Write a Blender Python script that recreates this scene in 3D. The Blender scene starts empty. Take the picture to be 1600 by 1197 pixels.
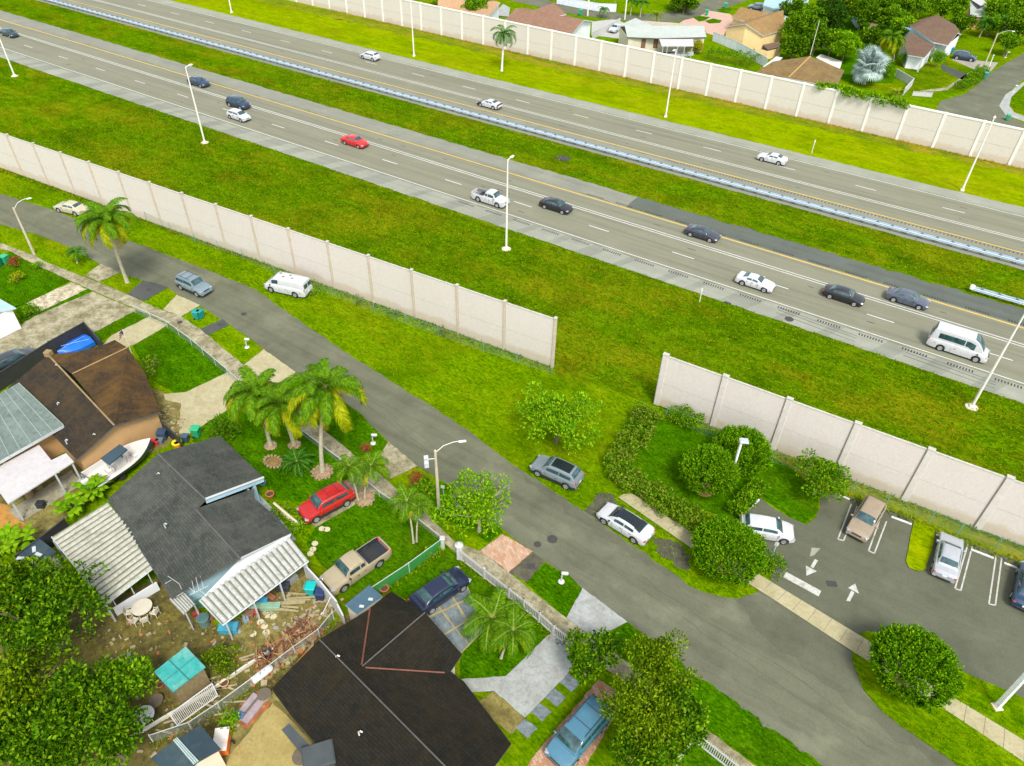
import bpy, math, random
import numpy as np
from mathutils import Vector, Matrix
from mathutils.geometry import tessellate_polygon
D = bpy.data
SC = bpy.context.scene
COL = SC.collection
R = math.radians
rnd = random.Random(11)

# ------------------------------------------------------------------ camera
FPX, PITCH, YAW, ROLL, CAMH = 1157.3036, 0.70560802, -0.55973941, -0.02675297, 48.7320565
_cp, _sp, _cy, _sy = math.cos(PITCH), math.sin(PITCH), math.cos(YAW), math.sin(YAW)
_f = Vector((_sy * _cp, _cy * _cp, -_sp))
_r0 = Vector((_cy, -_sy, 0))
_d0 = _f.cross(_r0)
_cr, _sr = math.cos(ROLL), math.sin(ROLL)
_r = _cr * _r0 + _sr * _d0
_d = -_sr * _r0 + _cr * _d0
CAMP = Vector((0, 0, CAMH))
cam_d = D.cameras.new('camera')
cam = D.objects.new('camera', cam_d)
COL.objects.link(cam)
SC.camera = cam
cam_d.sensor_fit = 'HORIZONTAL'
cam_d.sensor_width = 36
cam_d.lens = FPX / 1600 * 36
cam_d.clip_end = 3000
cam.matrix_world = Matrix(((_r.x, -_d.x, -_f.x, 0), (_r.y, -_d.y, -_f.y, 0), (_r.z, -_d.z, -_f.z, CAMH), (0, 0, 0, 1)))

# ------------------------------------------------------------------ light
SUN_EL, SUN_AZ = R(54), R(-42)      # azimuth measured from +x towards +y
world = D.worlds.new('World')
SC.world = world
world.use_nodes = True
wn = world.node_tree
sky = wn.nodes.new('ShaderNodeTexSky')
sky.sky_type = 'NISHITA'
sky.sun_disc = False
sky.sun_elevation = SUN_EL
sky.sun_rotation = math.pi / 2 - SUN_AZ
hs = wn.nodes.new('ShaderNodeHueSaturation')
hs.inputs['Saturation'].default_value = 0.28
bg = wn.nodes['Background']
wn.links.new(sky.outputs[0], hs.inputs['Color'])
wn.links.new(hs.outputs[0], bg.inputs[0])
bg.inputs[1].default_value = 0.115
sl = D.lights.new('sun', 'SUN')
sl.energy = 1.5
sl.angle = R(15)
sl.color = (1.0, 0.95, 0.86)
so = D.objects.new('sun', sl)
COL.objects.link(so)
sd = Vector((math.cos(SUN_EL) * math.cos(SUN_AZ), math.cos(SUN_EL) * math.sin(SUN_AZ), math.sin(SUN_EL)))
so.rotation_euler = sd.to_track_quat('Z', 'Y').to_euler()
SC.view_settings.view_transform = 'Standard'
SC.view_settings.look = 'None'
SC.view_settings.exposure = 1.36
SC.view_settings.gamma = 1.0
SC.render.engine = 'CYCLES'
SC.cycles.max_bounces = 6
SC.cycles.transparent_max_bounces = 24


def G(px, py, z=0.0):
    """point of the place seen at photo position (px, py) on the level z"""
    d = _r * ((px - 800) / FPX) + _d * ((py - 598.5) / FPX) + _f
    return CAMP + d * ((z - CAMH) / d.z)


def ppm(p):
    return FPX / (p - CAMP).dot(_f)


# ------------------------------------------------------------------ materials
def srgb(r, g, b):
    def c(v):
        v /= 255
        return v / 12.92 if v <= .04045 else ((v + .055) / 1.055) ** 2.4
    return (c(r), c(g), c(b), 1)


_mats = {}


def newmat(name):
    m = D.materials.new(name)
    m.use_nodes = True
    nt = m.node_tree
    return m, nt, nt.nodes['Principled BSDF']


def N(nt, t, **kw):
    n = nt.nodes.new('ShaderNode' + t)
    for k, v in kw.items():
        if k in n.inputs:
            n.inputs[k].default_value = v
        else:
            setattr(n, k, v)
    return n


def coords(nt, kind='Position', scale=(1, 1, 1), rot=0.0):
    if kind == 'Position':
        g = N(nt, 'NewGeometry')
        s = g.outputs['Position']
    else:
        g = N(nt, 'TexCoord')
        s = g.outputs[kind]
    mp = N(nt, 'Mapping')
    mp.inputs['Scale'].default_value = scale
    mp.inputs['Rotation'].default_value = (0, 0, rot)
    nt.links.new(s, mp.inputs[0])
    return mp.outputs[0]


def noise(nt, vec, scale, detail=4, rough=.6):
    n = N(nt, 'TexNoise')
    n.inputs['Scale'].default_value = scale
    n.inputs['Detail'].default_value = detail
    n.inputs['Roughness'].default_value = rough
    nt.links.new(vec, n.inputs['Vector'])
    return n.outputs['Fac']


def ramp(nt, fac, stops, interp='LINEAR'):
    r = N(nt, 'ValToRGB')
    r.color_ramp.interpolation = interp
    e = r.color_ramp.elements
    while len(e) > 1:
        e.remove(e[-1])
    e[0].position = stops[0][0]
    e[0].color = stops[0][1]
    for p, c in stops[1:]:
        x = e.new(p)
        x.color = c
    nt.links.new(fac, r.inputs[0])
    return r.outputs[0]


def mix(nt, a, b, fac, blend='MIX'):
    m = N(nt, 'Mix', data_type='RGBA', blend_type=blend)
    for sock, v in ((m.inputs[0], fac), (m.inputs[6], a), (m.inputs[7], b)):
        if hasattr(v, 'is_linked') or hasattr(v, 'links'):
            nt.links.new(v, sock)
        else:
            sock.default_value = v
    return m.outputs[2]


def bump(nt, bsdf, h, strength=.4, dist=.05):
    b = N(nt, 'Bump')
    b.inputs['Strength'].default_value = strength
    b.inputs['Distance'].default_value = dist
    nt.links.new(h, b.inputs['Height'])
    nt.links.new(b.outputs[0], bsdf.inputs['Normal'])


def gray(v):
    return (v, v, v, 1)


def m_plain(name, col, rough=.6, var=.18, scale=3.0, metal=0.0, kind='Object', dirt=None, dirt_amt=.5, bumpy=0.0, coat=0):
    """solid coloured material with fine mottling (and optional patches of dirt)"""
    if name in _mats:
        return _mats[name]
    m, nt, b = newmat(name)
    v = coords(nt, kind)
    n1 = noise(nt, v, scale, 6, .65)
    lo = tuple(c * (1 - var) for c in col[:3]) + (1,)
    hi = tuple(min(1, c * (1 + var)) for c in col[:3]) + (1,)
    c = ramp(nt, n1, [(.3, lo), (.7, hi)])
    if dirt:
        n2 = noise(nt, v, scale * .35, 8, .7)
        f = ramp(nt, n2, [(.5, gray(0)), (.72, gray(dirt_amt))])
        c = mix(nt, c, dirt, f)
    nt.links.new(c, b.inputs['Base Color'])
    b.inputs['Roughness'].default_value = rough
    b.inputs['Metallic'].default_value = metal
    if coat:
        b.inputs['Coat Weight'].default_value = coat
        b.inputs['Coat Roughness'].default_value = .06
    if bumpy:
        bump(nt, b, noise(nt, v, scale * 6, 5), bumpy, .03)
    _mats[name] = m
    return m


def m_paint(col):
    k = 'paint_%d_%d_%d' % tuple(int(c * 999) for c in col[:3])
    if k in _mats:
        return _mats[k]
    m, nt, b = newmat('car_paint')
    v = coords(nt, 'Object')
    n = noise(nt, v, 2.2, 5)
    c = ramp(nt, n, [(.3, tuple(x * .9 for x in col[:3]) + (1,)), (.7, tuple(min(1, x * 1.06) for x in col[:3]) + (1,))])
    nt.links.new(c, b.inputs['Base Color'])
    b.inputs['Roughness'].default_value = .38
    b.inputs['Coat Weight'].default_value = .7
    b.inputs['Coat Roughness'].default_value = .08
    _mats[k] = m
    return m


def m_glass():
    if 'auto_glass' in _mats:
        return _mats['auto_glass']
    m, nt, b = newmat('auto_glass')
    v = coords(nt, 'Object')
    c = ramp(nt, noise(nt, v, 1.7, 3), [(.35, (.012, .035, .04, 1)), (.7, (.05, .12, .125, 1))])
    nt.links.new(c, b.inputs['Base Color'])
    b.inputs['Roughness'].default_value = .07
    b.inputs['Specular IOR Level'].default_value = .8
    _mats['auto_glass'] = m
    return m


def m_grass(name, dark, mid, lime, dry, dry_amt=.35, stripe=.25, clump=1.0, rot=0.0):
    if name in _mats:
        return _mats[name]
    m, nt, b = newmat(name)
    v = coords(nt, 'Position')
    vs = coords(nt, 'Position', (.05, .9, 1), rot)
    vm = coords(nt, 'Position', (.5, 1, 1), .5)
    fine = noise(nt, vm, 4.2 * clump, 9, .8)
    med = noise(nt, vm, 1.1 * clump, 6, .66)
    big = noise(nt, v, .16 * clump, 5, .6)
    c = ramp(nt, fine, [(.40, dark), (.5, mid), (.59, lime)])
    c2 = ramp(nt, med, [(.38, dark), (.52, mid), (.64, lime)])
    c = mix(nt, c, c2, .38)
    st = noise(nt, vs, .55, 3, .5)
    c = mix(nt, c, lime, ramp(nt, st, [(.45, gray(0)), (.7, gray(stripe))]))
    c = mix(nt, c, dark, ramp(nt, big, [(.48, gray(0)), (.68, gray(.5))]))
    f1 = ramp(nt, noise(nt, vm, .14 * clump, 9, .74), [(.47, gray(0)), (.62, gray(dry_amt))])
    f2 = ramp(nt, noise(nt, vm, 3.2 * clump, 6, .75), [(.42, gray(.05)), (.58, gray(1))])
    c = mix(nt, c, dry, mix(nt, f1, f2, 1.0, 'MULTIPLY'))
    f3 = ramp(nt, noise(nt, vm, 9 * clump, 4, .7), [(.60, gray(0)), (.70, gray(.45))])
    c = mix(nt, c, dry, mix(nt, f3, gray(min(1, dry_amt * 1.6)), 1.0, 'MULTIPLY'))
    nt.links.new(c, b.inputs['Base Color'])
    b.inputs['Roughness'].default_value = .9
    b.inputs['Specular IOR Level'].default_value = 0.0
    bump(nt, b, mix(nt, fine, med, .4), .9, .12)
    _mats[name] = m
    return m


def m_asphalt(name, base, streak=.25, patch=None, rough=.85, rot=0.0, cracks=True, stain=.2):
    if name in _mats:
        return _mats[name]
    m, nt, b = newmat(name)
    v = coords(nt, 'Position')
    vs = coords(nt, 'Position', (.025, 1, 1), rot)
    fine = noise(nt, v, 9, 6, .8)
    c = ramp(nt, fine, [(.3, tuple(x * .8 for x in base[:3]) + (1,)), (.7, tuple(x * 1.18 for x in base[:3]) + (1,))])
    st = noise(nt, vs, 1.1, 4, .6)
    c = mix(nt, c, tuple(x * .55 for x in base[:3]) + (1,), ramp(nt, st, [(.45, gray(0)), (.68, gray(streak))]))
    lg = noise(nt, v, .22, 7, .68)
    c = mix(nt, c, tuple(x * .5 for x in base[:3]) + (1,), ramp(nt, lg, [(.5, gray(0)), (.7, gray(stain))]))
    c = mix(nt, c, tuple(min(1, x * 1.5) for x in base[:3]) + (1,), ramp(nt, lg, [(.3, gray(stain)), (.46, gray(0))]))
    if patch:
        c = mix(nt, c, patch, ramp(nt, noise(nt, v, .5, 6, .7), [(.5, gray(0)), (.66, gray(.55))]))
    nt.links.new(c, b.inputs['Base Color'])
    b.inputs['Roughness'].default_value = rough
    b.inputs['Specular IOR Level'].default_value = .15
    bump(nt, b, fine, .25, .02)
    _mats[name] = m
    return m


def m_concrete(name, base, grime, amt=.6, scale=.9, slab=0.0, rot=0.0):
    if name in _mats:
        return _mats[name]
    m, nt, b = newmat(name)
    v = coords(nt, 'Position')
    c = ramp(nt, noise(nt, v, 7, 6, .75), [(.3, tuple(x * .82 for x in base[:3]) + (1,)), (.7, tuple(min(1, x * 1.12) for x in base[:3]) + (1,))])
    c = mix(nt, c, grime, ramp(nt, noise(nt, v, scale, 10, .78), [(.40, gray(0)), (.60, gray(amt))]))
    c = mix(nt, c, tuple(x * .6 for x in grime[:3]) + (1,), ramp(nt, noise(nt, v, scale * 3.1, 8, .78), [(.50, gray(0)), (.66, gray(amt * .8))]))
    nt.links.new(c, b.inputs['Base Color'])
    b.inputs['Roughness'].default_value = .88
    bump(nt, b, noise(nt, v, 12, 4), .25, .02)
    _mats[name] = m
    return m


def m_shingle(name, base, alt, stain=None, amt=.4, bw=.5, bh=.2, gap=.012):
    """roof shingles in courses, laid out in metres on the mesh's UV map"""
    if name in _mats:
        return _mats[name]
    m, nt, b = newmat(name)
    v = coords(nt, 'UV')
    br = N(nt, 'TexBrick')
    br.inputs['Scale'].default_value = 1
    br.inputs['Brick Width'].default_value = bw
    br.inputs['Row Height'].default_value = bh
    br.inputs['Mortar Size'].default_value = gap
    br.inputs['Color1'].default_value = base
    br.inputs['Color2'].default_value = alt
    br.inputs['Mortar'].default_value = tuple(x * .45 for x in base[:3]) + (1,)
    nt.links.new(v, br.inputs['Vector'])
    p = coords(nt, 'Position')
    c = br.outputs['Color']
    c = mix(nt, c, gray(.5), ramp(nt, noise(nt, p, 14, 5, .7), [(.35, gray(0)), (.7, gray(.10))]), 'OVERLAY')
    if stain:
        c = mix(nt, c, stain, ramp(nt, noise(nt, p, .45, 8, .7), [(.42, gray(0)), (.68, gray(amt))]))
        vs = coords(nt, 'UV', (1.6, .12, 1))
        c = mix(nt, c, stain, ramp(nt, noise(nt, vs, 1.2, 5, .6), [(.48, gray(0)), (.7, gray(amt * .6))]))
    nt.links.new(c, b.inputs['Base Color'])
    b.inputs['Roughness'].default_value = .92
    b.inputs['Specular IOR Level'].default_value = .06
    bump(nt, b, br.outputs['Fac'], -.35, .02)
    _mats[name] = m
    return m


def m_brick(name, c1, c2, mort, bw=.25, bh=.12, rot=0.0):
    if name in _mats:
        return _mats[name]
    m, nt, b = newmat(name)
    v = coords(nt, 'Position', (1, 1, 1), rot)
    br = N(nt, 'TexBrick')
    br.inputs['Scale'].default_value = 1
    br.inputs['Brick Width'].default_value = bw
    br.inputs['Row Height'].default_value = bh
    br.inputs['Mortar Size'].default_value = .014
    br.inputs['Color1'].default_value = c1
    br.inputs['Color2'].default_value = c2
    br.inputs['Mortar'].default_value = mort
    nt.links.new(v, br.inputs['Vector'])
    c = mix(nt, br.outputs['Color'], mort, ramp(nt, noise(nt, v, 1.5, 7, .7), [(.5, gray(0)), (.7, gray(.6))]))
    nt.links.new(c, b.inputs['Base Color'])
    b.inputs['Roughness'].default_value = .9
    _mats[name] = m
    return m


def m_leaf(name, stops, rough=.55, trans=.25):
    if name in _mats:
        return _mats[name]
    m, nt, b = newmat(name)
    g = N(nt, 'NewGeometry')
    v = coords(nt, 'Position')
    r = N(nt, 'Math', operation='MULTIPLY_ADD')
    r.inputs[1].default_value = .62
    nt.links.new(g.outputs['Random Per Island'], r.inputs[0])
    s = N(nt, 'Math', operation='MULTIPLY')
    s.inputs[1].default_value = .38
    nt.links.new(noise(nt, v, .9, 3), s.inputs[0])
    nt.links.new(s.outputs[0], r.inputs[2])
    n = len(stops)
    c = ramp(nt, r.outputs[0], [(.12 + .76 * i / max(1, n - 1), x) for i, x in enumerate(stops)])
    nt.links.new(c, b.inputs['Base Color'])
    b.inputs['Roughness'].default_value = rough
    b.inputs['Specular IOR Level'].default_value = .03
    tr = N(nt, 'BsdfTranslucent')
    nt.links.new(c, tr.inputs[0])
    mx = N(nt, 'MixShader')
    mx.inputs[0].default_value = trans
    nt.links.new(b.outputs[0], mx.inputs[1])
    nt.links.new(tr.outputs[0], mx.inputs[2])
    nt.links.new(mx.outputs[0], nt.nodes['Material Output'].inputs[0])
    _mats[name] = m
    return m


def m_mesh(name, col, solid=.3, rough=.5):
    """woven wire mesh: a regular grid of wires with open gaps"""
    if name in _mats:
        return _mats[name]
    m, nt, b = newmat(name)
    v = coords(nt, 'UV', (1, 1, 1), .785)
    ck = N(nt, 'TexBrick')
    ck.offset = 0
    ck.inputs['Scale'].default_value = 1
    ck.inputs['Brick Width'].default_value = .09
    ck.inputs['Row Height'].default_value = .09
    ck.inputs['Mortar Size'].default_value = .09 * solid * .25
    nt.links.new(v, ck.inputs['Vector'])
    b.inputs['Base Color'].default_value = col
    b.inputs['Roughness'].default_value = rough
    nt.links.new(ck.outputs['Fac'], b.inputs['Alpha'])
    _mats[name] = m
    return m


# ------------------------------------------------------------------ mesh building
class MB:
    def __init__(s):
        s.v, s.f, s.m = [], [], []

    def poly(s, pts, mi=0):
        k = len(s.v)
        s.v += [tuple(p) for p in pts]
        s.f.append(tuple(range(k, k + len(pts))))
        s.m.append(mi)

    def mesh(s, vs, fs, mi=0):
        k = len(s.v)
        s.v += [tuple(p) for p in vs]
        s.f += [tuple(i + k for i in f) for f in fs]
        s.m += [mi] * len(fs)

    def box(s, c, size, rz=0.0, mi=0, M=None):
        x, y, z = (d / 2 for d in size)
        pts = [Vector((i, j, k)) for k in (-z, z) for i, j in ((-x, -y), (x, -y), (x, y), (-x, y))]
        rm = M if M else Matrix.Rotation(rz, 3, 'Z')
        c = Vector(c)
        s.mesh([rm @ p + c for p in pts], [(3, 2, 1, 0), (4, 5, 6, 7), (0, 1, 5, 4), (1, 2, 6, 5), (2, 3, 7, 6), (3, 0, 4, 7)], mi)

    def rbox(s, c, size, rz=0.0, b=.05, mi=0, taper=1.0):
        """box with chamfered edges all round"""
        x, y, z = (d / 2 for d in size)
        b = min(b, x * .9, y * .9, z * .9)
        rings = []
        for zz, k, t in ((-z, b, 1), (-z + b, 0, 1), (z - b, 0, taper), (z, b, taper)):
            X, Y = x * t - k, y * t - k
            c2 = b * .7
            rings.append([(X - c2, -Y, zz), (X, -Y + c2, zz), (X, Y - c2, zz), (X - c2, Y, zz), (-X + c2, Y, zz), (-X, Y - c2, zz), (-X, -Y + c2, zz), (-X + c2, -Y, zz)])
        rm = Matrix.Rotation(rz, 3, 'Z')
        c = Vector(c)
        vs = [rm @ Vector(p) + c for r in rings for p in r]
        fs = [tuple(range(7, -1, -1)), tuple(range(24, 32))]
        for q in range(3):
            for i in range(8):
                j = (i + 1) % 8
                fs.append((q * 8 + i, q * 8 + j, q * 8 + 8 + j, q * 8 + 8 + i))
        s.mesh(vs, fs, mi)

    def tube(s, pts, rad, n=8, mi=0, cap=True):
        pts = [Vector(p) for p in pts]
        if not hasattr(rad, '__len__'):
            rad = [rad] * len(pts)
        vs, fs = [], []
        for i, p in enumerate(pts):
            t = (pts[min(i + 1, len(pts) - 1)] - pts[max(i - 1, 0)])
            t = t.normalized() if t.length > 1e-9 else Vector((0, 0, 1))
            a = t.cross(Vector((0, 0, 1)) if abs(t.z) < .95 else Vector((1, 0, 0))).normalized()
            bb = t.cross(a)
            for k in range(n):
                an = 2 * math.pi * k / n
                vs.append(p + (a * math.cos(an) + bb * math.sin(an)) * rad[i])
        for i in range(len(pts) - 1):
            for k in range(n):
                k2 = (k + 1) % n
                fs.append((i * n + k, i * n + k2, i * n + n + k2, i * n + n + k))
        if cap:
            fs.append(tuple(range(n - 1, -1, -1)))
            fs.append(tuple(range((len(pts) - 1) * n, len(pts) * n)))
        s.mesh(vs, fs, mi)

    def lathe(s, prof, n=16, c=(0, 0, 0), mi=0, axis='Z'):
        """prof = [(radius, height), ...] turned about an axis through c"""
        vs, fs = [], []
        for r, h in prof:
            for k in range(n):
                a = 2 * math.pi * k / n
                if axis == 'Z':
                    p = (r * math.cos(a), r * math.sin(a), h)
                else:
                    p = (r * math.cos(a), h, r * math.sin(a))
                vs.append(Vector(p) + Vector(c))
        for i in range(len(prof) - 1):
            for k in range(n):
                k2 = (k + 1) % n
                fs.append((i * n + k, i * n + k2, i * n + n + k2, i * n + n + k))
        fs.append(tuple(range(n - 1, -1, -1)))
        fs.append(tuple(range((len(prof) - 1) * n, len(prof) * n)))
        s.mesh(vs, fs, mi)

    def slab(s, pts, t, mi=0, side=None):
        """polygon (any slope) with a thickness t downwards"""
        pts = [Vector(p) for p in pts]
        n = len(pts)
        tri = tessellate_polygon([pts])
        lo = [p - Vector((0, 0, t)) for p in pts]
        up = sum(((pts[b] - pts[a]).cross(pts[c] - pts[a]).z for a, b, c in tri)) > 0
        fs = []
        for a, b, c in tri:
            w = (pts[b] - pts[a]).cross(pts[c] - pts[a]).z > 0
            f = (a, b, c) if w else (a, c, b)
            fs.append(f)
        s.mesh(pts, fs, mi)
        s.mesh(lo, [f[::-1] for f in fs], mi if side is None else side)
        ring = sum(pts[i].x * pts[(i + 1) % n].y - pts[(i + 1) % n].x * pts[i].y for i in range(n)) > 0
        for i in range(n):
            j = (i + 1) % n
            q = [lo[i], lo[j], pts[j], pts[i]]
            s.poly(q if ring else q[::-1], mi if side is None else side)

    def flat(s, pts, z=None, mi=0):
        pts = [Vector((p[0], p[1], p[2] if z is None else z)) for p in pts]
        fs = []
        for a, b, c in tessellate_polygon([pts]):
            fs.append((a, b, c) if (pts[b] - pts[a]).cross(pts[c] - pts[a]).z > 0 else (a, c, b))
        s.mesh(pts, fs, mi)

    def build(s, name, mats, parent=None, origin=None, smooth=0, uv=False, link=True):
        me = D.meshes.new(name)
        top = parent
        while top is not None and top.parent is not None:
            top = top.parent
        o = Vector(origin) if origin is not None else (top.location if (top is not None and top.get('_abs')) else Vector((0, 0, 0)))
        vs = [(v[0] - o[0], v[1] - o[1], v[2] - o[2]) for v in s.v]
        me.from_pydata(vs, [], s.f)
        if not isinstance(mats, (list, tuple)):
            mats = [mats]
        for m in mats:
            me.materials.append(m)
        if len(mats) > 1:
            me.polygons.foreach_set('material_index', s.m)
        if uv:
            l = me.uv_layers.new(name='UVMap')
            Z = Vector((0, 0, 1))
            for p in me.polygons:
                nn = p.normal
                u = Z.cross(nn)
                u = u.normalized() if u.length > .02 else Vector((1, 0, 0))
                w = nn.cross(u)
                for li in p.loop_indices:
                    co = Vector(s.v[me.loops[li].vertex_index])
                    l.data[li].uv = (co.dot(u), co.dot(w))
        if smooth:
            me.polygons.foreach_set('use_smooth', [True] * len(me.polygons))
            me.set_sharp_from_angle(angle=R(smooth))
        me.validate()
        if not link:
            return me
        ob = D.objects.new(name, me)
        COL.objects.link(ob)
        if parent:
            ob.parent = parent
        elif origin is not None:
            ob.location = o
        return ob


def obj(name, me, parent=None):
    o = D.objects.new(name, me)
    COL.objects.link(o)
    if parent:
        o.parent = parent
    return o


def thing(name, label, cat, loc, rz=0.0, group=None, absolute=False):
    o = D.objects.new(name, None)
    COL.objects.link(o)
    o.empty_display_size = .3
    o.location = (loc[0], loc[1], loc[2] if len(loc) > 2 else 0)
    o.rotation_euler = (0, 0, rz)
    tag(o, label, cat, group)
    if absolute:
        o['_abs'] = 1
    return o


def tag(o, label, cat, group=None):
    o['label'] = label
    o['category'] = cat
    if group:
        o['group'] = group
    return o


def struct(o, kind='structure'):
    o['kind'] = kind
    return o


def copy_tree(root, loc, rz, label, group=None, scale=None):
    c = root.copy()
    COL.objects.link(c)
    c.location = loc
    c.rotation_euler = (0, 0, rz)
    c['label'] = label
    if group:
        c['group'] = group
    if scale:
        c.scale = (scale,) * 3
    for ch in list(root.children):
        d = ch.copy()
        COL.objects.link(d)
        d.parent = c
        for g in list(ch.children):
            e = g.copy()
            COL.objects.link(e)
            e.parent = d
    return c


def jag(pts, amp=.12, step=.7, closed=True, seed=0):
    """ragged outline: edges are cut into short steps and pushed about"""
    r = random.Random(seed)
    out = []
    n = len(pts)
    for i in range(n if closed else n - 1):
        a, b = Vector(pts[i]), Vector(pts[(i + 1) % n])
        L = (b - a).length
        k = max(1, int(L / step))
        nr = Vector((-(b - a).y, (b - a).x, 0)).normalized() if L > 0 else Vector((0, 0, 0))
        for j in range(k):
            t = j / k
            out.append(a.lerp(b, t) + nr * (r.uniform(-amp, amp) if j else r.uniform(-amp, amp) * .3))
    if not closed:
        out.append(Vector(pts[-1]))
    return out


def gp(lst, z=0.0):
    return [G(x, y, z) for x, y in lst]


def ground_poly(name, px, z, mat, rough=0.0, step=.7, seed=1):
    pts = gp(px)
    if rough:
        pts = jag(pts, rough, step, True, seed)
    mb = MB()
    mb.flat(pts, z)
    return struct(mb.build(name, mat))
# ------------------------------------------------------------------ ground, roads and paving
g_near = m_grass('verge_grass', (.012, .042, 0, 1), (.054, .132, 0, 1), (.150, .255, .002, 1), (.30, .19, .006, 1), .5, .2, 1.0)
g_far = m_grass('lime_grass', (.07, .125, 0, 1), (.165, .245, 0, 1), (.27, .335, .001, 1), (.36, .24, .008, 1), .35, .4, .8)
g_street = m_grass('street_verge_grass', (.022, .080, 0, 1), (.090, .190, 0, 1), (.205, .305, .002, 1), (.30, .21, .006, 1), .4, .1, 1.0)
g_lawn = m_grass('lawn_grass', (.009, .042, 0, 1), (.034, .125, 0, 1), (.095, .235, .002, 1), (.15, .15, .006, 1), .25, .05, 1.3)
g_bank = m_grass('bank_grass', (.05, .10, .004, 1), (.13, .19, .006, 1), (.24, .27, .01, 1), (.42, .22, .03, 1), .75, .15, 1.4)
hwy = m_asphalt('highway_asphalt', (.205, .205, .145, 1), .48, cracks=False, stain=.12)
shld = m_asphalt('shoulder_concrete', (.27, .28, .225, 1), .25, cracks=False, stain=.3)
shin = m_asphalt('inner_shoulder', (.22, .225, .18, 1), .3, cracks=False, stain=.3)
shdark = m_asphalt('dark_shoulder', (.105, .118, .10, 1), .3, cracks=False, stain=.3)
street_m = m_asphalt('street_asphalt', (.132, .137, .090, 1), .42, rot=.62, stain=.6)
lot_m = m_asphalt('lot_asphalt', (.108, .114, .076, 1), .2, rot=.62, stain=.5)
patch_m = m_asphalt('new_asphalt', (.075, .078, .075, 1), .1, stain=.5, cracks=False)
conc = m_concrete('pale_concrete', (.42, .38, .23, 1), (.27, .23, .10, 1), .5, .7)
conc_d = m_concrete('stained_concrete', (.40, .36, .24, 1), (.13, .115, .045, 1), .9, .6)
conc_w = m_concrete('white_concrete', (.36, .385, .37, 1), (.22, .215, .185, 1), .6, .8)
conc_y = m_concrete('mossy_concrete', (.25, .21, .055, 1), (.09, .07, .012, 1), .85, .8)
dirt = m_concrete('yard_soil', (.17, .14, .02, 1), (.045, .036, .008, 1), .9, .75)
soil_m = m_concrete('dark_soil', (.10, .10, .065, 1), (.045, .042, .022, 1), .8, 1.2)
slate = m_concrete('grey_slab', (.20, .24, .25, 1), (.07, .09, .10, 1), .7, 1.3)
mark_w = m_plain('road_paint_white', (.60, .60, .57, 1), .7, .12, 3.5, kind='Position', dirt=(.27, .27, .23, 1), dirt_amt=.6)
mark_p = m_plain('worn_paint', (.46, .46, .42, 1), .8, .15, 5, kind='Position', dirt=(.16, .16, .11, 1), dirt_amt=.85)
mark_y = m_plain('road_paint_yellow', (.72, .46, .05, 1), .7, .15, 2.5, kind='Position', dirt=(.4, .36, .2, 1), dirt_amt=.5)
black_m = m_plain('rubber_black', (.02, .02, .02, 1), .7)

mb = MB()
mb.flat([(-900, -500, 0), (700, -500, 0), (700, 1100, 0), (-900, 1100, 0)])
struct(mb.build('ground', g_street))


def strip(name, x0, x1, ya, yb, z, mat, amp=0.0, seed=0, step=1.0):
    pts = [Vector((x0, ya, 0)), Vector((x1, ya, 0)), Vector((x1, yb, 0)), Vector((x0, yb, 0))]
    if amp:
        pts = jag(pts, amp, step, True, seed)
    m = MB()
    m.flat(pts, z)
    return struct(m.build(name, mat))


X0, X1 = -330, 120
verge_pts = gp([(0, 262), (863, 573), (1028, 632), (1600, 855)])
pl = [Vector((X0, 40, 0))] + [Vector((p.x, p.y - .3, 0)) for p in verge_pts] + [Vector((X1, 56, 0)), Vector((X1, 75, 0)), Vector((X0, 75, 0))]
mb = MB()
mb.flat(pl, .006)
struct(mb.build('highway_verge', g_near))
strip('highway_verge', X0, X1, 122.4, 141.5, .006, g_far)
strip('wall_bank', X0, X1, 135.6, 140.4, .012, g_bank, .7, 4, 1.2)
strip('median_grass', X0, X1, 92.5, 105.5, .006, g_near)
strip('highway', X0, X1, 78.0, 89.9, .02, hwy)
strip('highway', X0, X1, 108.1, 120.3, .02, hwy)
strip('highway_shoulder', X0, X1, 74.85, 78.0, .018, shld, .10, 2)
strip('highway_shoulder', X0, -38, 89.9, 93.6, .018, shin, .16, 3)
strip('highway_shoulder', -38.3, X1, 89.9, 93.7, .017, shdark, .3, 5)
strip('highway_shoulder', X0, X1, 103.7, 108.1, .018, shin, .12, 6)
strip('highway_shoulder', X0, X1, 120.3, 123.2, .018, shld, .10, 7)
sp_ = MB()
x = -200
while x < 30:
    w = rnd.choice((1.2, 2.2, 3.4))
    sp_.flat([(x, 74.95, .023), (x + w, 74.95, .023), (x + w + 1.3, 77.95, .023), (x + 1.3, 77.95, .023)], .023)
    x += w + rnd.uniform(1.5, 5.5)
struct(sp_.build('shoulder_patches', m_asphalt('shoulder_patch', (.225, .235, .19, 1), .3, cracks=False, stain=.35)))
# oil drips and old tyre marks on the lanes
tm = MB()
for i in range(46):
    x, y = rnd.uniform(-170, 25), rnd.choice((80.2, 83.8, 87.6, 110.3, 114.4, 118.1)) + rnd.uniform(-.5, .5)
    L = rnd.uniform(.5, 1.1)
    tm.flat([(x, y - .09, .024), (x + L, y - .07, .024), (x + L, y + .09, .024), (x, y + .07, .024)], .024)
for y0 in (76.9, 76.4, 75.7):
    for x in (-12, 2):
        tm.flat([(x, y0 + .5, .027), (x + 9, y0, .027), (x + 9, y0 + .07, .027), (x, y0 + .58, .027)], .027)
struct(tm.build('tyre_marks', m_plain('tyre_mark', (.075, .072, .06, 1), .9, kind='Position')))


def line(m, x0, x1, y, w=.14, z=.03):
    m.flat([(x0, y - w / 2, z), (x1, y - w / 2, z), (x1, y + w / 2, z), (x0, y + w / 2, z)], z)


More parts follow.
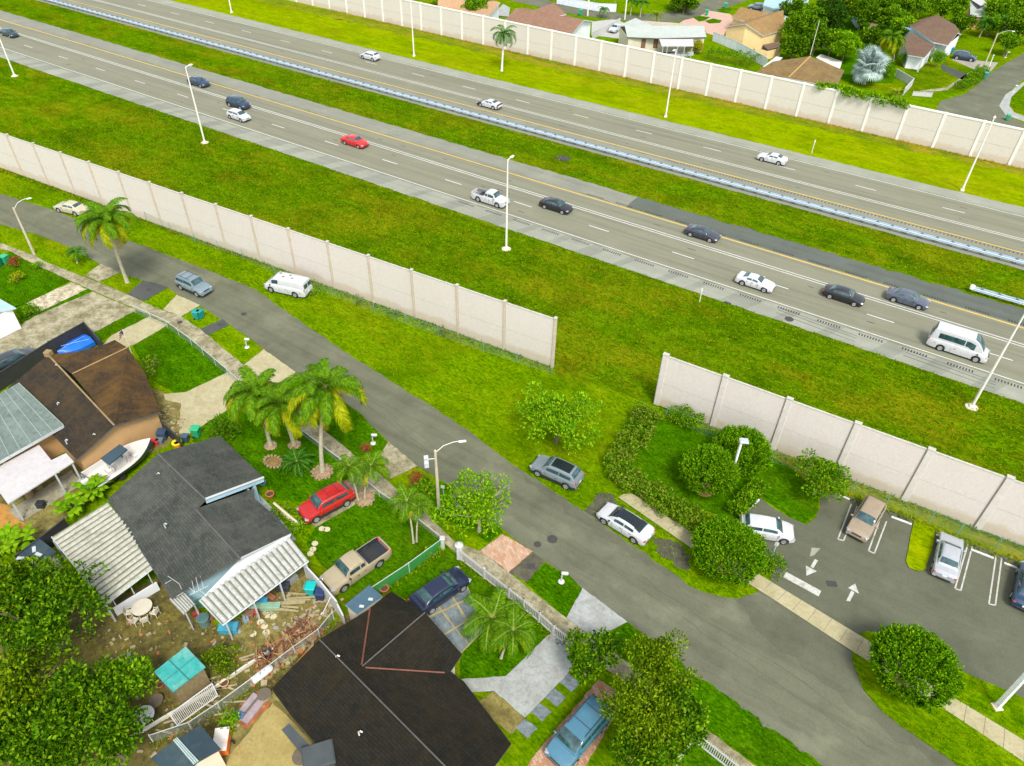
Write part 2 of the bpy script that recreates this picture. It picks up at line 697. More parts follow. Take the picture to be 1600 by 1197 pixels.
mw, my = MB(), MB()
for y in (78.35, 85.45, 85.95, 112.15, 112.65, 120.0):
    line(mw, X0, X1, y, .13)
YD1, XD1 = 82.02, -172.31
YD2, XD2 = 116.27, -133.07
for i in range(-12, 23):
    line(mw, XD1 + 12.19 * i - 1.5, XD1 + 12.19 * i + 1.5, YD1, .15)
    line(mw, XD2 + 12.19 * i - 1.5, XD2 + 12.19 * i + 1.5, YD2, .15)
line(my, X0, X1, 89.45, .17)
line(my, X0, X1, 108.5, .17)
struct(mw.build('lane_markings', mark_w))
struct(my.build('yellow_lane_lines', mark_y))
rs = MB()
x = -95
while x < 40:
    if x > -62:
        for k in range(9):
            xx = x + k * .3
            rs.flat([(xx, 77.25, .03), (xx + .13, 77.25, .03), (xx + .13, 77.7, .03), (xx, 77.7, .03)], .03)
            if x > -48:
                rs.flat([(xx, 89.95, .03), (xx + .13, 89.95, .03), (xx + .13, 90.4, .03), (xx, 90.4, .03)], .03)
    x += 4.6
x = -40
while x < 40:
    rs.flat([(x, 107.7, .03), (x + .14, 107.7, .03), (x + .14, 108.1, .03), (x, 108.1, .03)], .03)
    x += .5
struct(rs.build('rumble_strips', m_plain('rumble_black', (.035, .035, .033, 1), .9)))

# neighbourhood street and car park
up = [(-60, 280), (0, 303), (88, 330), (120, 343), (220, 383), (305, 415), (400, 453), (450, 489), (500, 523), (563, 566), (618, 600), (683, 640), (751, 688), (800, 726), (853, 760), (910, 798), (937, 816), (990, 853), (1040, 888), (1062, 903), (1076, 915), (1100, 926), (1133, 934), (1157, 936), (1182, 926)]
lowr = [(1290, 1200), (1200, 1131), (1087, 1050), (1012, 996), (980, 972), (910, 920), (890, 900), (850, 876), (832, 862), (785, 826), (735, 786), (690, 750), (650, 728), (605, 690), (560, 643), (500, 600), (462, 583), (412, 547), (380, 521), (342, 498), (313, 478), (276, 460), (262, 449), (223, 438), (187, 426), (157, 413), (108, 386), (60, 367), (15, 355), (-60, 335)]
isl = [(1342, 992), (1333, 1010), (1331, 1025), (1335, 1047), (1350, 1080), (1380, 1115), (1425, 1147), (1462, 1172), (1495, 1197), (1560, 1242)]
ground_poly('street', up + [(1342, 992)] + isl[1:] + [(1950, 1530), (1790, 1586)] + lowr, .02, street_m, .10, .9, 3)
lot = [(1182, 926), (1200, 915), (1212, 880), (1165, 845), (1147, 830), (1162, 808), (1188, 778), (1200, 788), (1232, 808), (1260, 820), (1275, 808), (1281, 792), (1283, 768), (1318, 774), (1375, 790), (1395, 798), (1427, 813), (1462, 829), (1500, 843), (1600, 880), (1760, 945), (1980, 1050), (1980, 1265), (1760, 1165), (1599, 1092), (1550, 1070), (1495, 1044), (1440, 1010), (1375, 990), (1355, 986), (1342, 992)]
ground_poly('car_park', lot, .021, lot_m, .05, .9, 8)
ground_poly('car_park_island', [(1342, 992), (1355, 986), (1375, 990), (1440, 1010), (1495, 1044), (1550, 1070), (1599, 1092), (1760, 1165), (1980, 1265), (1980, 1545)] + isl[::-1], .06, g_street, .08, .5, 4)
ground_poly('car_park_island', [(1428, 815), (1420, 850), (1415, 878), (1420, 888), (1435, 894), (1446, 890), (1454, 865), (1460, 840), (1461, 828)], .10, g_far, .04, .4, 4)
ground_poly('clipped_lawn', [(1010, 775), (965, 742), (990, 700), (1020, 652), (1062, 662), (1110, 672), (1180, 700), (1240, 735), (1281, 768), (1278, 800), (1258, 818), (1232, 806), (1188, 776), (1160, 806), (1146, 828), (1110, 800)], .015, g_lawn, .1, .6, 5)
ground_poly('wall_grass', [(1180, 700), (1290, 722), (1600, 866), (1600, 882), (1500, 846), (1427, 815), (1375, 792), (1320, 775), (1281, 768)], .013, g_bank, .15, .6, 9)
ground_poly('sidewalk', [(966, 778), (974, 773), (988, 772), (1088, 838), (1200, 907), (1365, 1007), (1475, 1082), (1600, 1158), (1900, 1345), (1900, 1398), (1599, 1191), (1462, 1100), (1357, 1035), (1200, 932), (1081, 858)], .08, conc)
sj = MB()
for i in range(27):
    t = i / 26
    a = G(968, 778).lerp(G(1081, 858), 1)
    p = G(968, 778).lerp(G(1599, 1191), t)
    q = G(988, 772).lerp(G(1600, 1158), t)
    dd = (q - p).normalized()
    tt = Vector((-dd.y, dd.x, 0)) * .016
    sj.flat([p + tt, p - tt, q - tt, q + tt], .084)
struct(sj.build('sidewalk_joints', m_plain('joint_dark', (.16, .14, .09, 1), .9)))
ground_poly('drain_patch', [(1020, 838), (1048, 842), (1080, 870), (1080, 888), (1060, 886), (1030, 865)], .025, soil_m, .3, .3, 4)
ground_poly('drain_patch', [(912, 797), (938, 770), (958, 772), (965, 785), (945, 800), (937, 816)], .024, soil_m, .15, .3, 4)

# car park paint
pk = MB()


def pxline(m, a, b, w=.11, z=.03):
    p, q = G(*a), G(*b)
    d = (q - p).normalized()
    n = Vector((-d.y, d.x, 0)) * w / 2
    m.flat([p + n, p - n, q - n, q + n], z)


for a, b, c, d in (((1330, 788), (1309, 843), (1318, 845), (1339, 791)), ((1379, 800), (1357, 861), (1366, 865), (1385, 815)), ((1512, 851), (1492, 920), (1501, 923), (1519, 854)), ((1556, 870), (1545, 944), (1555, 946), (1565, 872)), ((1188, 826), (1236, 842), (1233, 848), (1186, 833))):
    pxline(pk, a, b)
    pxline(pk, b, c)
    pxline(pk, c, d)
pxline(pk, (1226, 898), (1281, 928), .62)
pk.flat(gp([(1273, 874), (1278, 876), (1271, 888), (1266, 886)]), .03)
pk.flat(gp([(1259, 884), (1276, 893), (1260, 900)]), .03)
pk.flat(gp([(1336, 912), (1342, 928), (1325, 919)]), .03)
pk.flat(gp([(1330, 923), (1335, 926), (1328, 940), (1322, 939)]), .03)
struct(pk.build('car_park_markings', mark_p))
fade = MB()
fade.flat(gp([(1268, 856), (1282, 857), (1272, 868), (1265, 870)]), .0295)
struct(fade.build('faded_arrow', m_plain('faded_paint', (.26, .26, .2, 1), .8, kind='Position')))

# left hand pavement and driveways
ground_poly('sidewalk', [(-60, 360), (0, 380), (25, 389), (53, 399), (75, 411), (107, 424), (125, 431), (157, 443), (200, 461), (225, 473), (253, 485), (283, 495), (313, 515), (381, 571), (400, 586), (440, 618), (513, 678), (555, 713), (595, 742), (620, 765), (660, 795), (713, 850), (750, 861), (795, 895), (820, 915), (885, 966), (920, 992), (1000, 1050), (1100, 1137), (1180, 1197), (1260, 1260), (1240, 1275), (1150, 1197), (1085, 1145), (892, 1006), (820, 942), (720, 872), (683, 838), (645, 806), (593, 771), (533, 719), (508, 701), (475, 674), (430, 640), (376, 600), (358, 581), (301, 533), (261, 505), (200, 478), (144, 454), (110, 439), (78, 424), (41, 407), (16, 393), (-60, 375)], .05, conc_d, .05, .5, 2)
ground_poly('driveway', [(133, 431), (157, 412), (187, 426), (155, 441)], .045, conc_d, .06, .4, 3)
ground_poly('driveway', [(200, 460), (223, 438), (263, 449), (225, 471)], .045, patch_m, .1, .4, 3)
ground_poly('driveway', [(255, 484), (276, 461), (313, 477), (283, 495)], .045, conc, .05, .4, 3)
ground_poly('driveway', [(313, 515), (348, 499), (358, 508), (325, 524)], .045, patch_m, .1, .4, 3)
ground_poly('driveway', [(381, 571), (412, 546), (462, 582), (432, 613)], .045, conc, .05, .4, 3)
ground_poly('driveway', [(112, 441), (136, 452), (63, 487), (42, 474)], .03, m_concrete('broken_concrete', (.66, .60, .44, 1), (.17, .13, .05, 1), .9, 1.1), .1, .4, 3)
ground_poly('driveway', [(145, 456), (213, 485), (150, 518), (60, 555), (-30, 610), (-60, 560), (0, 524), (30, 508), (62, 491)], .03, conc_d, .08, .4, 3)
ground_poly('driveway', [(233, 495), (263, 508), (213, 537), (175, 552), (160, 540), (175, 524)], .03, conc, .04, .4, 3)
ground_poly('driveway', [(358, 581), (384, 601), (366, 634), (293, 680), (280, 677), (283, 631), (258, 625), (255, 616), (291, 613)], .03, conc, .04, .4, 3)
ground_poly('side_yard', [(214, 600), (255, 612), (283, 631), (284, 678), (255, 700), (215, 720), (160, 770), (60, 840), (-40, 880), (-40, 800), (120, 700)], .018, conc_y, .1, .5, 7)
ground_poly('driveway', [(595, 710), (607, 690), (652, 729), (608, 749)], .045, conc_d, .06, .4, 3)
ground_poly('driveway', [(465, 795), (528, 757), (560, 741), (593, 766), (570, 780), (493, 824)], .03, conc_d, .04, .4, 3)
ground_poly('driveway', [(885, 966), (910, 919), (980, 972), (955, 985), (932, 1001)], .055, conc_w, .04, .4, 3)
ground_poly('driveway', [(862, 988), (908, 1020), (885, 1055), (820, 1122), (772, 1080), (725, 1082), (717, 1062), (790, 1057)], .045, conc_w, .03, .4, 3)
ground_poly('driveway', [(772, 1080), (820, 1122), (800, 1148), (742, 1102)], .03, conc_y, .04, .4, 3)
ground_poly('driveway', [(832, 862), (852, 879), (822, 910), (795, 895)], .045, m_concrete('wet_soil', (.11, .10, .06, 1), (.04, .04, .03, 1), .7), .1, .3, 3)
ground_poly('brick_driveway', [(750, 861), (785, 835), (832, 862), (795, 895)], .05, m_brick('paver_brick', (.42, .20, .12, 1), (.52, .36, .26, 1), (.30, .24, .14, 1), .42, .2, .62), .04, .3, 3)
ground_poly('brick_driveway', [(935, 1062), (972, 1085), (960, 1120), (915, 1197), (880, 1240), (800, 1240), (828, 1190)], .03, m_brick('paver_red', (.34, .13, .07, 1), (.46, .30, .20, 1), (.22, .16, .08, 1), .38, .19, .62), .06, .3, 3)
# lawns
L_ = 5
for pts in ([(207, 541), (263, 508), (301, 533), (357, 581), (291, 612), (272, 614), (240, 596)], [(300, 690), (330, 650), (360, 637), (420, 660), (475, 674), (533, 719), (560, 741), (528, 757), (470, 785), (425, 780), (410, 745), (380, 720)], [(593, 771), (645, 806), (690, 845), (580, 915), (540, 920), (500, 880), (478, 850), (493, 824), (570, 780)], [(690, 845), (720, 874), (863, 988), (790, 1057), (717, 1062), (721, 1020), (755, 985), (727, 910), (640, 940), (600, 920)], [(0, 400), (16, 393), (41, 407), (110, 439), (42, 474), (20, 482), (-20, 480)], [(145, 455), (64, 490), (40, 505), (20, 480), (44, 474), (62, 487), (138, 451)], [(213, 485), (233, 495), (175, 524), (155, 534), (148, 517)], [(1085, 1147), (1150, 1200), (1170, 1240), (1040, 1240), (1053, 1197)], [(620, 790), (690, 751), (735, 786), (785, 830), (750, 860), (713, 850), (660, 795), (620, 765)], [(462, 584), (500, 600), (560, 643), (605, 690), (595, 710), (555, 713), (513, 678), (440, 618)], [(820, 910), (852, 880), (890, 900), (910, 920), (885, 965)], [(932, 1001), (980, 972), (1012, 996), (1087, 1050), (1200, 1131), (1290, 1200), (1260, 1250), (1100, 1137), (1000, 1050)]):
    ground_poly('lawn', pts, .012, g_lawn, .06, .5, L_)
    L_ += 1
ground_poly('back_yard', [(80, 900), (160, 945), (250, 900), (300, 950), (350, 985), (480, 880), (530, 945), (500, 1000), (430, 1075), (330, 1160), (260, 1240), (-120, 1400), (-200, 1000), (0, 880)], .016, dirt, .1, .5, 6)
ground_poly('back_yard', [(430, 1075), (500, 1000), (540, 960), (650, 960), (700, 1100), (560, 1240), (260, 1240), (330, 1160)], .017, conc_y, .1, .5, 6)
ground_poly('back_yard', [(352, 985), (480, 895), (522, 948), (470, 1000), (440, 1020), (400, 1030)], .02, conc_y, .12, .5, 8)
ground_poly('patio', [(360, 1180), (425, 1098), (460, 1130), (520, 1197), (520, 1260), (330, 1260)], .03, m_concrete('yellow_patio', (.36, .29, .10, 1), (.24, .18, .05, 1), .6), .05, .4, 6)
ground_poly('patio', [(12, 800), (112, 735), (128, 757), (60, 800), (35, 815)], .04, m_concrete('grey_patio', (.34, .32, .24, 1), (.16, .14, .08, 1), .6), .05, .4, 6)
ground_poly('red_soil', [(-40, 780), (12, 790), (46, 830), (0, 850), (-60, 870)], .03, m_plain('orange_soil', (.40, .20, .04, 1), .95, .3, 2, kind='Position'), .15, .4, 2)
ground_poly('red_soil', [(400, 1080), (425, 1098), (385, 1140), (365, 1130), (375, 1100)], .03, m_plain('rusty_soil', (.30, .10, .03, 1), .95, .35, 2, kind='Position'), .2, .3, 2)
# slabs in front of the black roofed house
sb = MB()
o, ex, ey = G(650, 934), None, None
A_, B_, C_, D_ = G(641, 941), G(728, 908), G(757, 985), G(721, 1021)
for i in range(3):
    for j in range(3):
        def q(u, v):
            return A_.lerp(B_, u).lerp(D_.lerp(C_, u), v)
        u0, u1, v0, v1 = (i + .05) / 3, (i + .95) / 3, (j + .05) / 3, (j + .95) / 3
        sb.flat(jag([q(u0, v0), q(u1, v0), q(u1, v1), q(u0, v1)], .05, .4, True, i * 3 + j), .035)
for cx, cy in ((890, 1066), (867, 1089), (845, 1112), (823, 1138)):
    sb.flat(jag(gp([(cx - 4, cy - 15), (cx + 17, cy + 1), (cx + 2, cy + 16), (cx - 18, cy - 1)]), .06, .4, True, cx), .035)
struct(sb.build('paving_slabs', slate))
ground_poly('slab_bed', [(641, 941), (728, 908), (757, 985), (721, 1021)], .02, m_concrete('gravel_bed', (.40, .34, .14, 1), (.2, .17, .05, 1), .6))
# stepping stones
st = MB()
for x, y in ((503, 826), (511, 827), (492, 849), (489, 858), (485, 865), (413, 978), (427, 963), (395, 990), (416, 988), (418, 961), (407, 972)):
    p = G(x, y, .03)
    st.flat([p + Vector((math.cos(a) * .28, math.sin(a) * .26, 0)) for a in np.linspace(0, 6.28, 10)[:-1]], .03)
struct(st.build('stepping_stones', m_plain('step_stone', (.52, .46, .30, 1), .9, kind='Position')))

GZ = .007
for pts, mt in (([(1412, 106), (1440, 100), (1470, 108), (1497, 118), (1470, 137), (1436, 142), (1405, 140), (1424, 132)], g_near), ([(1478, 94), (1520, 108), (1512, 116), (1472, 102)], g_near), ([(1240, 92), (1300, 70), (1345, 60), (1400, 100), (1395, 130), (1330, 130)], g_lawn), ([(1230, 30), (1300, 5), (1420, 20), (1420, 60), (1380, 90), (1290, 80)], g_lawn), ([(1571, 150), (1600, 135), (1600, 178), (1585, 174)], g_near)):
    ground_poly('garden_ground', pts, GZ, mt, .1, .6, 5)
    GZ += .004
# far side streets
ground_poly('street', [(760, -30), (869, 5), (985, 24), (1048, 18), (1110, -2), (1165, -20), (1240, -20), (1160, 3), (1092, 30), (1045, 35), (970, 32), (890, 22), (760, -8)], .02, street_m)
ground_poly('street', [(1640, 65), (1600, 83), (1563, 104), (1548, 114), (1533, 128), (1508, 147), (1470, 158), (1462, 172), (1500, 195), (1600, 215), (1700, 240), (1700, 210), (1600, 193), (1571, 180), (1561, 165), (1571, 148), (1600, 124), (1660, 95)], .02, street_m, .1, .8, 4)
ground_poly('driveway', [(1471, 100), (1512, 117), (1503, 125), (1470, 108)], .03, patch_m)
ground_poly('driveway', [(1490, 88), (1530, 95), (1560, 98), (1548, 112), (1525, 110), (1488, 94)], .028, m_concrete('old_drive', (.34, .32, .26, 1), (.2, .19, .14, 1), .5))
ground_poly('sidewalk', [(1508, 117), (1516, 112), (1500, 128), (1480, 141), (1440, 145), (1436, 142), (1478, 137)], .03, conc_d)
ground_poly('sidewalk', [(1561, 165), (1571, 148), (1600, 128), (1600, 133), (1580, 152), (1577, 166), (1585, 176), (1600, 182), (1600, 190), (1571, 180)], .03, conc_w)
ground_poly('driveway', [(1068, 32), (1092, 26), (1108, 17), (1140, 22), (1150, 30), (1136, 46), (1128, 60), (1104, 52), (1100, 42), (1060, 38)], .03, m_concrete('pink_pavers', (.55, .36, .28, 1), (.40, .24, .18, 1), .5))
for pts in ([(1082, 27), (1094, 25), (1110, 27), (1100, 33), (1092, 34)], [(1101, 33), (1114, 29), (1128, 32), (1125, 36), (1108, 37)], [(1119, 16), (1131, 12), (1144, 14), (1137, 20), (1128, 20)]):
    ground_poly('lawn', pts, .034, g_lawn)
ground_poly('back_yard', [(925, 34), (960, 30), (985, 40), (980, 62), (924, 55)], .02, m_concrete('grey_court', (.45, .45, .42, 1), (.3, .3, .26, 1), .5))
ground_poly('asphalt_patch', [(1150, 938), (1182, 930), (1342, 1000), (1331, 1030), (1350, 1082), (1430, 1152), (1500, 1200), (1470, 1205), (1380, 1140), (1290, 1070), (1190, 990)], .0235, m_asphalt('worn_dark_asphalt', (.112, .117, .078, 1), .3, rot=.62, stain=.5), .35, .8, 5)
ground_poly('asphalt_patch', [(800, 728), (853, 762), (910, 800), (990, 855), (1050, 897), (1040, 902), (980, 862), (905, 812), (840, 768)], .0236, m_asphalt('worn_dark_asphalt', (.112, .117, .078, 1), .3, rot=.62, stain=.5), .3, .6, 6)
ground_poly('asphalt_patch', [(1060, 915), (1100, 930), (1150, 938), (1190, 985), (1150, 975), (1090, 938)], .0237, m_asphalt('pale_asphalt', (.142, .147, .099, 1), .3, rot=.62, stain=.5), .35, .7, 7)
ground_poly('asphalt_patch', [(700, 775), (745, 770), (860, 850), (1010, 965), (1180, 1090), (1290, 1180), (1250, 1172), (1110, 1066), (1000, 985), (880, 893), (780, 822)], .0238, m_asphalt('pale_asphalt', (.142, .147, .099, 1), .3, rot=.62, stain=.5), .4, .8, 8)
# seams and cracks
def crack(m, path, w=.05, z=.026, seed=0, amp=.12):
    p = jag(gp(path), amp, .8, False, seed)
    r = random.Random(seed)
    for a, b in zip(p, p[1:]):
        d = (b - a)
        n = Vector((-d.y, d.x, 0)).normalized() * w * r.uniform(.3, .8)
        m.flat([(a + n).xy.to_3d(), (a - n).xy.to_3d(), (b - n).xy.to_3d(), (b + n).xy.to_3d()], z)


ck = MB()
for i, pth in enumerate(([(-20, 318), (110, 362), (250, 420), (380, 490), (470, 560), (560, 625), (640, 685), (700, 725)], [(600, 640), (700, 712), (790, 775), (850, 812), (960, 890), (1050, 955), (1150, 1025), (1260, 1100), (1380, 1180)], [(1000, 900), (1100, 970), (1200, 1030), (1300, 1100), (1420, 1175)], [(1340, 1150), (1352, 1165), (1375, 1172), (1390, 1180)], [(560, 600), (610, 650), (650, 690)], [(80, 360), (105, 347), (120, 346)], [(305, 418), (290, 424), (270, 432)], [(1340, 915), (1420, 945), (1500, 975), (1600, 1015)], [(1520, 925), (1560, 950), (1600, 962)], [(845, 830), (880, 855), (905, 872)])):
    crack(ck, pth, .026, .026, i)
struct(ck.build('road_cracks', m_plain('crack_dark', (.075, .072, .055, 1), .9, kind='Position')))
# manholes and drains
mh = MB()
for x, y, r in ((863, 843, .42), (1233, 499, .5), (840, 851, .3), (381, 491, .3), (233, 453, .28), (281, 504, .3), (965, 28, .3)):
    p = G(x, y)
    mh.flat([p + Vector((math.cos(a) * r, math.sin(a) * r, 0)) for a in np.linspace(0, 6.28, 16)[:-1]], .055)
for x, y, w, h, rz in ((1300, 912, .75, .5, .5), (345, 507, .7, .4, .3), (880, 247, 2.2, 1.6, 0), (1137, 473, .8, .35, 0), (830, 885, .6, .5, .6)):
    p = G(x, y, .055)
    mh.box(p, (w, h, .02), rz)
struct(mh.build('manhole_covers', m_plain('cast_iron', (.045, .042, .038, 1), .7, .3, 8, kind='Position')))
# ------------------------------------------------------------------ sound walls
def wall_mat(name, base, warm):
    m, nt, b = newmat(name)
    v = coords(nt, 'Position')
    vs = coords(nt, 'Position', (1, 1, .25))
    c = ramp(nt, noise(nt, v, 5, 6, .7), [(.3, tuple(x * .9 for x in base[:3]) + (1,)), (.7, tuple(min(1, x * 1.06) for x in base[:3]) + (1,))])
    c = mix(nt, c, warm, ramp(nt, noise(nt, vs, .8, 7, .7), [(.5, gray(0)), (.75, gray(.35))]))
    br = N(nt, 'TexBrick')
    br.inputs['Scale'].default_value = 1
    br.inputs['Brick Width'].default_value = .8
    br.inputs['Row Height'].default_value = .4
    br.inputs['Mortar Size'].default_value = .012
    uv = coords(nt, 'UV')
    nt.links.new(uv, br.inputs['Vector'])
    # soil splashed on the foot of the wall
    sep = N(nt, 'SeparateXYZ')
    g = N(nt, 'NewGeometry')
    nt.links.new(g.outputs['Position'], sep.inputs[0])
    ad = N(nt, 'Math', operation='MULTIPLY_ADD')
    nt.links.new(noise(nt, v, .7, 5), ad.inputs[0])
    ad.inputs[1].default_value = -1.5
    nt.links.new(sep.outputs['Z'], ad.inputs[2])
    c = mix(nt, c, (.46, .34, .2, 1), ramp(nt, ad.outputs[0], [(0, gray(.45)), (.5, gray(0))]))
    nt.links.new(c, b.inputs['Base Color'])
    b.inputs['Roughness'].default_value = .9
    bump(nt, b, mix(nt, br.outputs['Fac'], noise(nt, v, 9, 5), .6), .3, .03)
    return m


w_near = wall_mat('wall_concrete', (.62, .565, .515, 1), (.56, .48, .40, 1))
w_far = wall_mat('wall_concrete_far', (.61, .56, .505, 1), (.57, .49, .41, 1))
w_post = m_plain('wall_post_tan', (.50, .42, .32, 1), .9, .12, 2, kind='Position')
w_post_r = m_plain('wall_post_cream', (.58, .54, .49, 1), .9, .10, 2, kind='Position')
w_post_f = m_plain('wall_post_white', (.74, .72, .68, 1), .9, .06, 2, kind='Position')
w_cap = m_plain('wall_cap_grey', (.44, .42, .36, 1), .9, .2, 3, kind='Position')


def sound_wall(label, a, b, h, side, pm, wm, n, pw, dark, cap):
    """a, b: ends on the ground; side: +1/-1 towards which the posts stand proud"""
    a, b = Vector(a), Vector(b)
    d = (b - a)
    L = d.length
    d.normalize()
    nr = Vector((-d.y, d.x, 0))
    rz = math.atan2(d.y, d.x)
    root = thing('sound_wall', label, 'wall', a, absolute=True)
    step = L / n
    hm = h * .47
    for i in range(n):
        c = a + d * (step * (i + .5))
        for z0, z1, lab in ((-.2, hm - .015, 0), (hm + .015, h, 1)):
            m = MB()
            m.box((c.x, c.y, (z0 + z1) / 2), (step - .3, .16, z1 - z0), rz)
            m.build('wall_panel', wm, root, uv=True)
        if cap:
            m = MB()
            m.box((c.x, c.y, h + .12), (step - .36, .3, .24), rz)
            m.build('coping', w_post_f, root)
        else:
            m = MB()
            m.box((c.x, c.y, h + .04), (step - .36, .2, .08), rz)
            m.build('coping', w_cap, root)
    for i in range(n + 1):
        c = a + d * (step * i) + nr * side * .02
        m = MB()
        m.rbox((c.x, c.y, h / 2 + .02), (pw, .34, h + .3), rz, .03)
        p = m.build('wall_post', pm, root)
        if dark:   # mortar joint beside the post
            m = MB()
            q = c - d * (pw / 2 + .02)
            m.box((q.x, q.y, h / 2), (.07, .28, h + .06), rz)
            m.build('joint', m_plain('joint_brown', (.22, .17, .12, 1), .9), p)
        m = MB()
        m.box((c.x, c.y, h + .24), (pw + .06, .38, .10), rz)
        m.build('post_cap', w_cap if not cap else w_post_f, p)
    return root


pL0, pL1 = G(863, 573), G(462, 428)
dL = (pL1 - pL0).normalized()
sound_wall('long cream concrete sound wall with thin brown posts, left of the gap beside the street', pL0 + dL * 5.78 * 18, pL0, 6.0, -1, w_post, w_near, 18, .26, False, False)
pR0, pR1 = G(1026, 631), G(1523, 823)
dR = (pR1 - pR0).normalized()
sound_wall('cream concrete sound wall with broad pale posts running behind the car park', pR0, pR0 + dR * 5.78 * 8, 6.0, -1, w_post_r, w_near, 8, .52, True, False)
pF0, pF1 = G(1576, 258), G(695, 56)
dF = (pF1 - pF0).normalized()
sound_wall('far cream sound wall with bright white posts and coping behind the highway', pF0 - dF * 5.75 * 4 + Vector((0, 0, 0)), pF0 + dF * 5.75 * 34, 5.6, 1, w_post_f, w_far, 38, .42, False, True)

# ------------------------------------------------------------------ guard rails
steel = m_plain('galvanised_steel', (.42, .52, .60, 1), .5, .15, 3, metal=0.0, kind='Position')
steel_d = m_plain('guard_post_dark', (.16, .18, .20, 1), .7, .2)


def wbeam(m, a, b, y, z=.53, s=1):
    prof = [(0, -.155), (.07, -.12), (.07, -.055), (0, -.02), (0, .02), (.07, .055), (.07, .12), (0, .155)]
    vs, fs = [], []
    for x in (a, b):
        for o, h in prof:
            vs.append((x, y + o * s, z + h))
    for i in range(7):
        fs.append((i, i + 1, i + 9, i + 8))
    m.mesh(vs, fs)
    m.mesh([(v[0], v[1] - .012 * s, v[2]) for v in vs], [f[::-1] for f in fs])


def guardrail(label, x0, x1, y, sp, limit=100):
    root = thing('guardrail', label, 'guardrail', ((x0 + x1) / 2, y, 0), absolute=True)
    for s in (-1, 1):
        m = MB()
        wbeam(m, x0, x1, y + .30 * s, .56, s)
        m.box(((x0 + x1) / 2, y + .22 * s, .62), (x1 - x0, .14, .14))
        m.build('rail', steel, root)
    n = int((x1 - x0) / sp)
    far = MB()
    for i in range(n + 1):
        x = x1 - .4 - i * sp
        m = MB() if i < limit else far
        m.box((x, y, .42), (.12, .2, .9))
        m.box((x, y, .74), (.2, .34, .3))
        if i < limit:
            m.build('post', steel_d, root)
    if far.v:
        o = far.build('post', steel_d, root)
        o['kind'] = 'stuff'
    return root


guardrail('long double sided pale blue steel guardrail on the median beside the far lanes', -260, 60, 104.75, 1.905, 99)
gr = guardrail('short white guardrail with a blunt end beside the dark inner shoulder at right', 6.3, 40, 94.3, 1.9)
m = MB()
m.rbox((6.2, 94.3, .62), (.5, .7, .5), 0, .1)
m.build('end_terminal', m_plain('terminal_white', (.8, .8, .78, 1), .5), gr)
strip('rail_pad', X0, X1, 104.15, 105.2, .022, shin)

# ------------------------------------------------------------------ lamps along the highway
pole_m = m_plain('pole_pale', (.74, .72, .64, 1), .5, .08, 1.5)
base_m = m_plain('footing_concrete', (.55, .47, .34, 1), .9, .2)
lens_m = m_plain('lamp_lens', (.75, .76, .72, 1), .2)


def highway_pole(name, label, loc, h, rz, group, footing=True):
    root = thing(name, label, 'street light', loc, rz, group)
    m = MB()
    m.tube([(0, 0, .2), (0, 0, h * .5), (0, 0, h)], [.15, .115, .075], 10)
    m.build('pole', pole_m, root, smooth=40)
    m = MB()
    m.rbox((0, 0, .12), (.5, .5, .3), .3, .05)
    m.build('base_plate', pole_m, root)
    if footing:
        m = MB()
        m.lathe([(.62, 0), (.62, .04), (.5, .07)], 14)
        m.build('footing', base_m, root)
    m = MB()
    m.tube([(0, 0, h - .15), (.25, 0, h + .02), (.7, 0, h + .1)], [.06, .05, .045], 6)
    a = m.build('arm', pole_m, root, smooth=40)
    m = MB()
    m.rbox((.95, 0, h + .1), (.75, .34, .2), 0, .08, taper=.8)
    m.build('lamp_head', m_plain('lamp_grey', (.6, .6, .57, 1), .5), root)
    m = MB()
    m.lathe([(.14, h - .06), (.12, h + .02)], 10, (.95, 0, 0))
    m.build('lamp_lens', lens_m, root)
    return root


HP = [((23, 119), 11.6, R(90), 'tall pale highway lamp pole cut by the left edge of the photo'), ((320, 223), 11.7, R(90), 'tall pale highway lamp pole leaning over the dark navy sedan'), ((791, 389), 12.0, R(90), 'upright pale highway lamp pole beside the white pickup truck'), ((1518, 636), 11.5, R(90), 'highway lamp pole standing in grass beside the white passenger van'),
      ((362, 20), 11.4, R(-90), 'far highway lamp pole nearest the top left corner'), ((647, 88), 11.6, R(-90), 'far highway lamp pole between the white suv and the palm'), ((1040, 183), 11.4, R(-90), 'far highway lamp pole right of the royal palm'), ((1503, 298), 11.3, R(-90), 'far highway lamp pole rightmost in front of the white wall')]
for p, h, rz, lab in HP:
    highway_pole('highway_light', lab, G(*p), h, rz, 'highway lamp poles', rz > 0)
for (x, y), lab, h in (((1093, 472), 'thin white marker post on the grass by the near shoulder', 1.9), ((1268, 240), 'thin white marker post on the far grass strip', 2.3)):
    r = thing('marker_post', lab, 'marker post', G(x, y), 0, 'thin roadside markers')
    m = MB()
    m.box((0, 0, h / 2), (.09, .06, h))
    m.build('post', pole_m, r)
    m = MB()
    m.box((0, -.045, h - .22), (.16, .02, .36))
    m.build('reflector', m_plain('reflector_white', (.85, .85, .82, 1), .3), r)


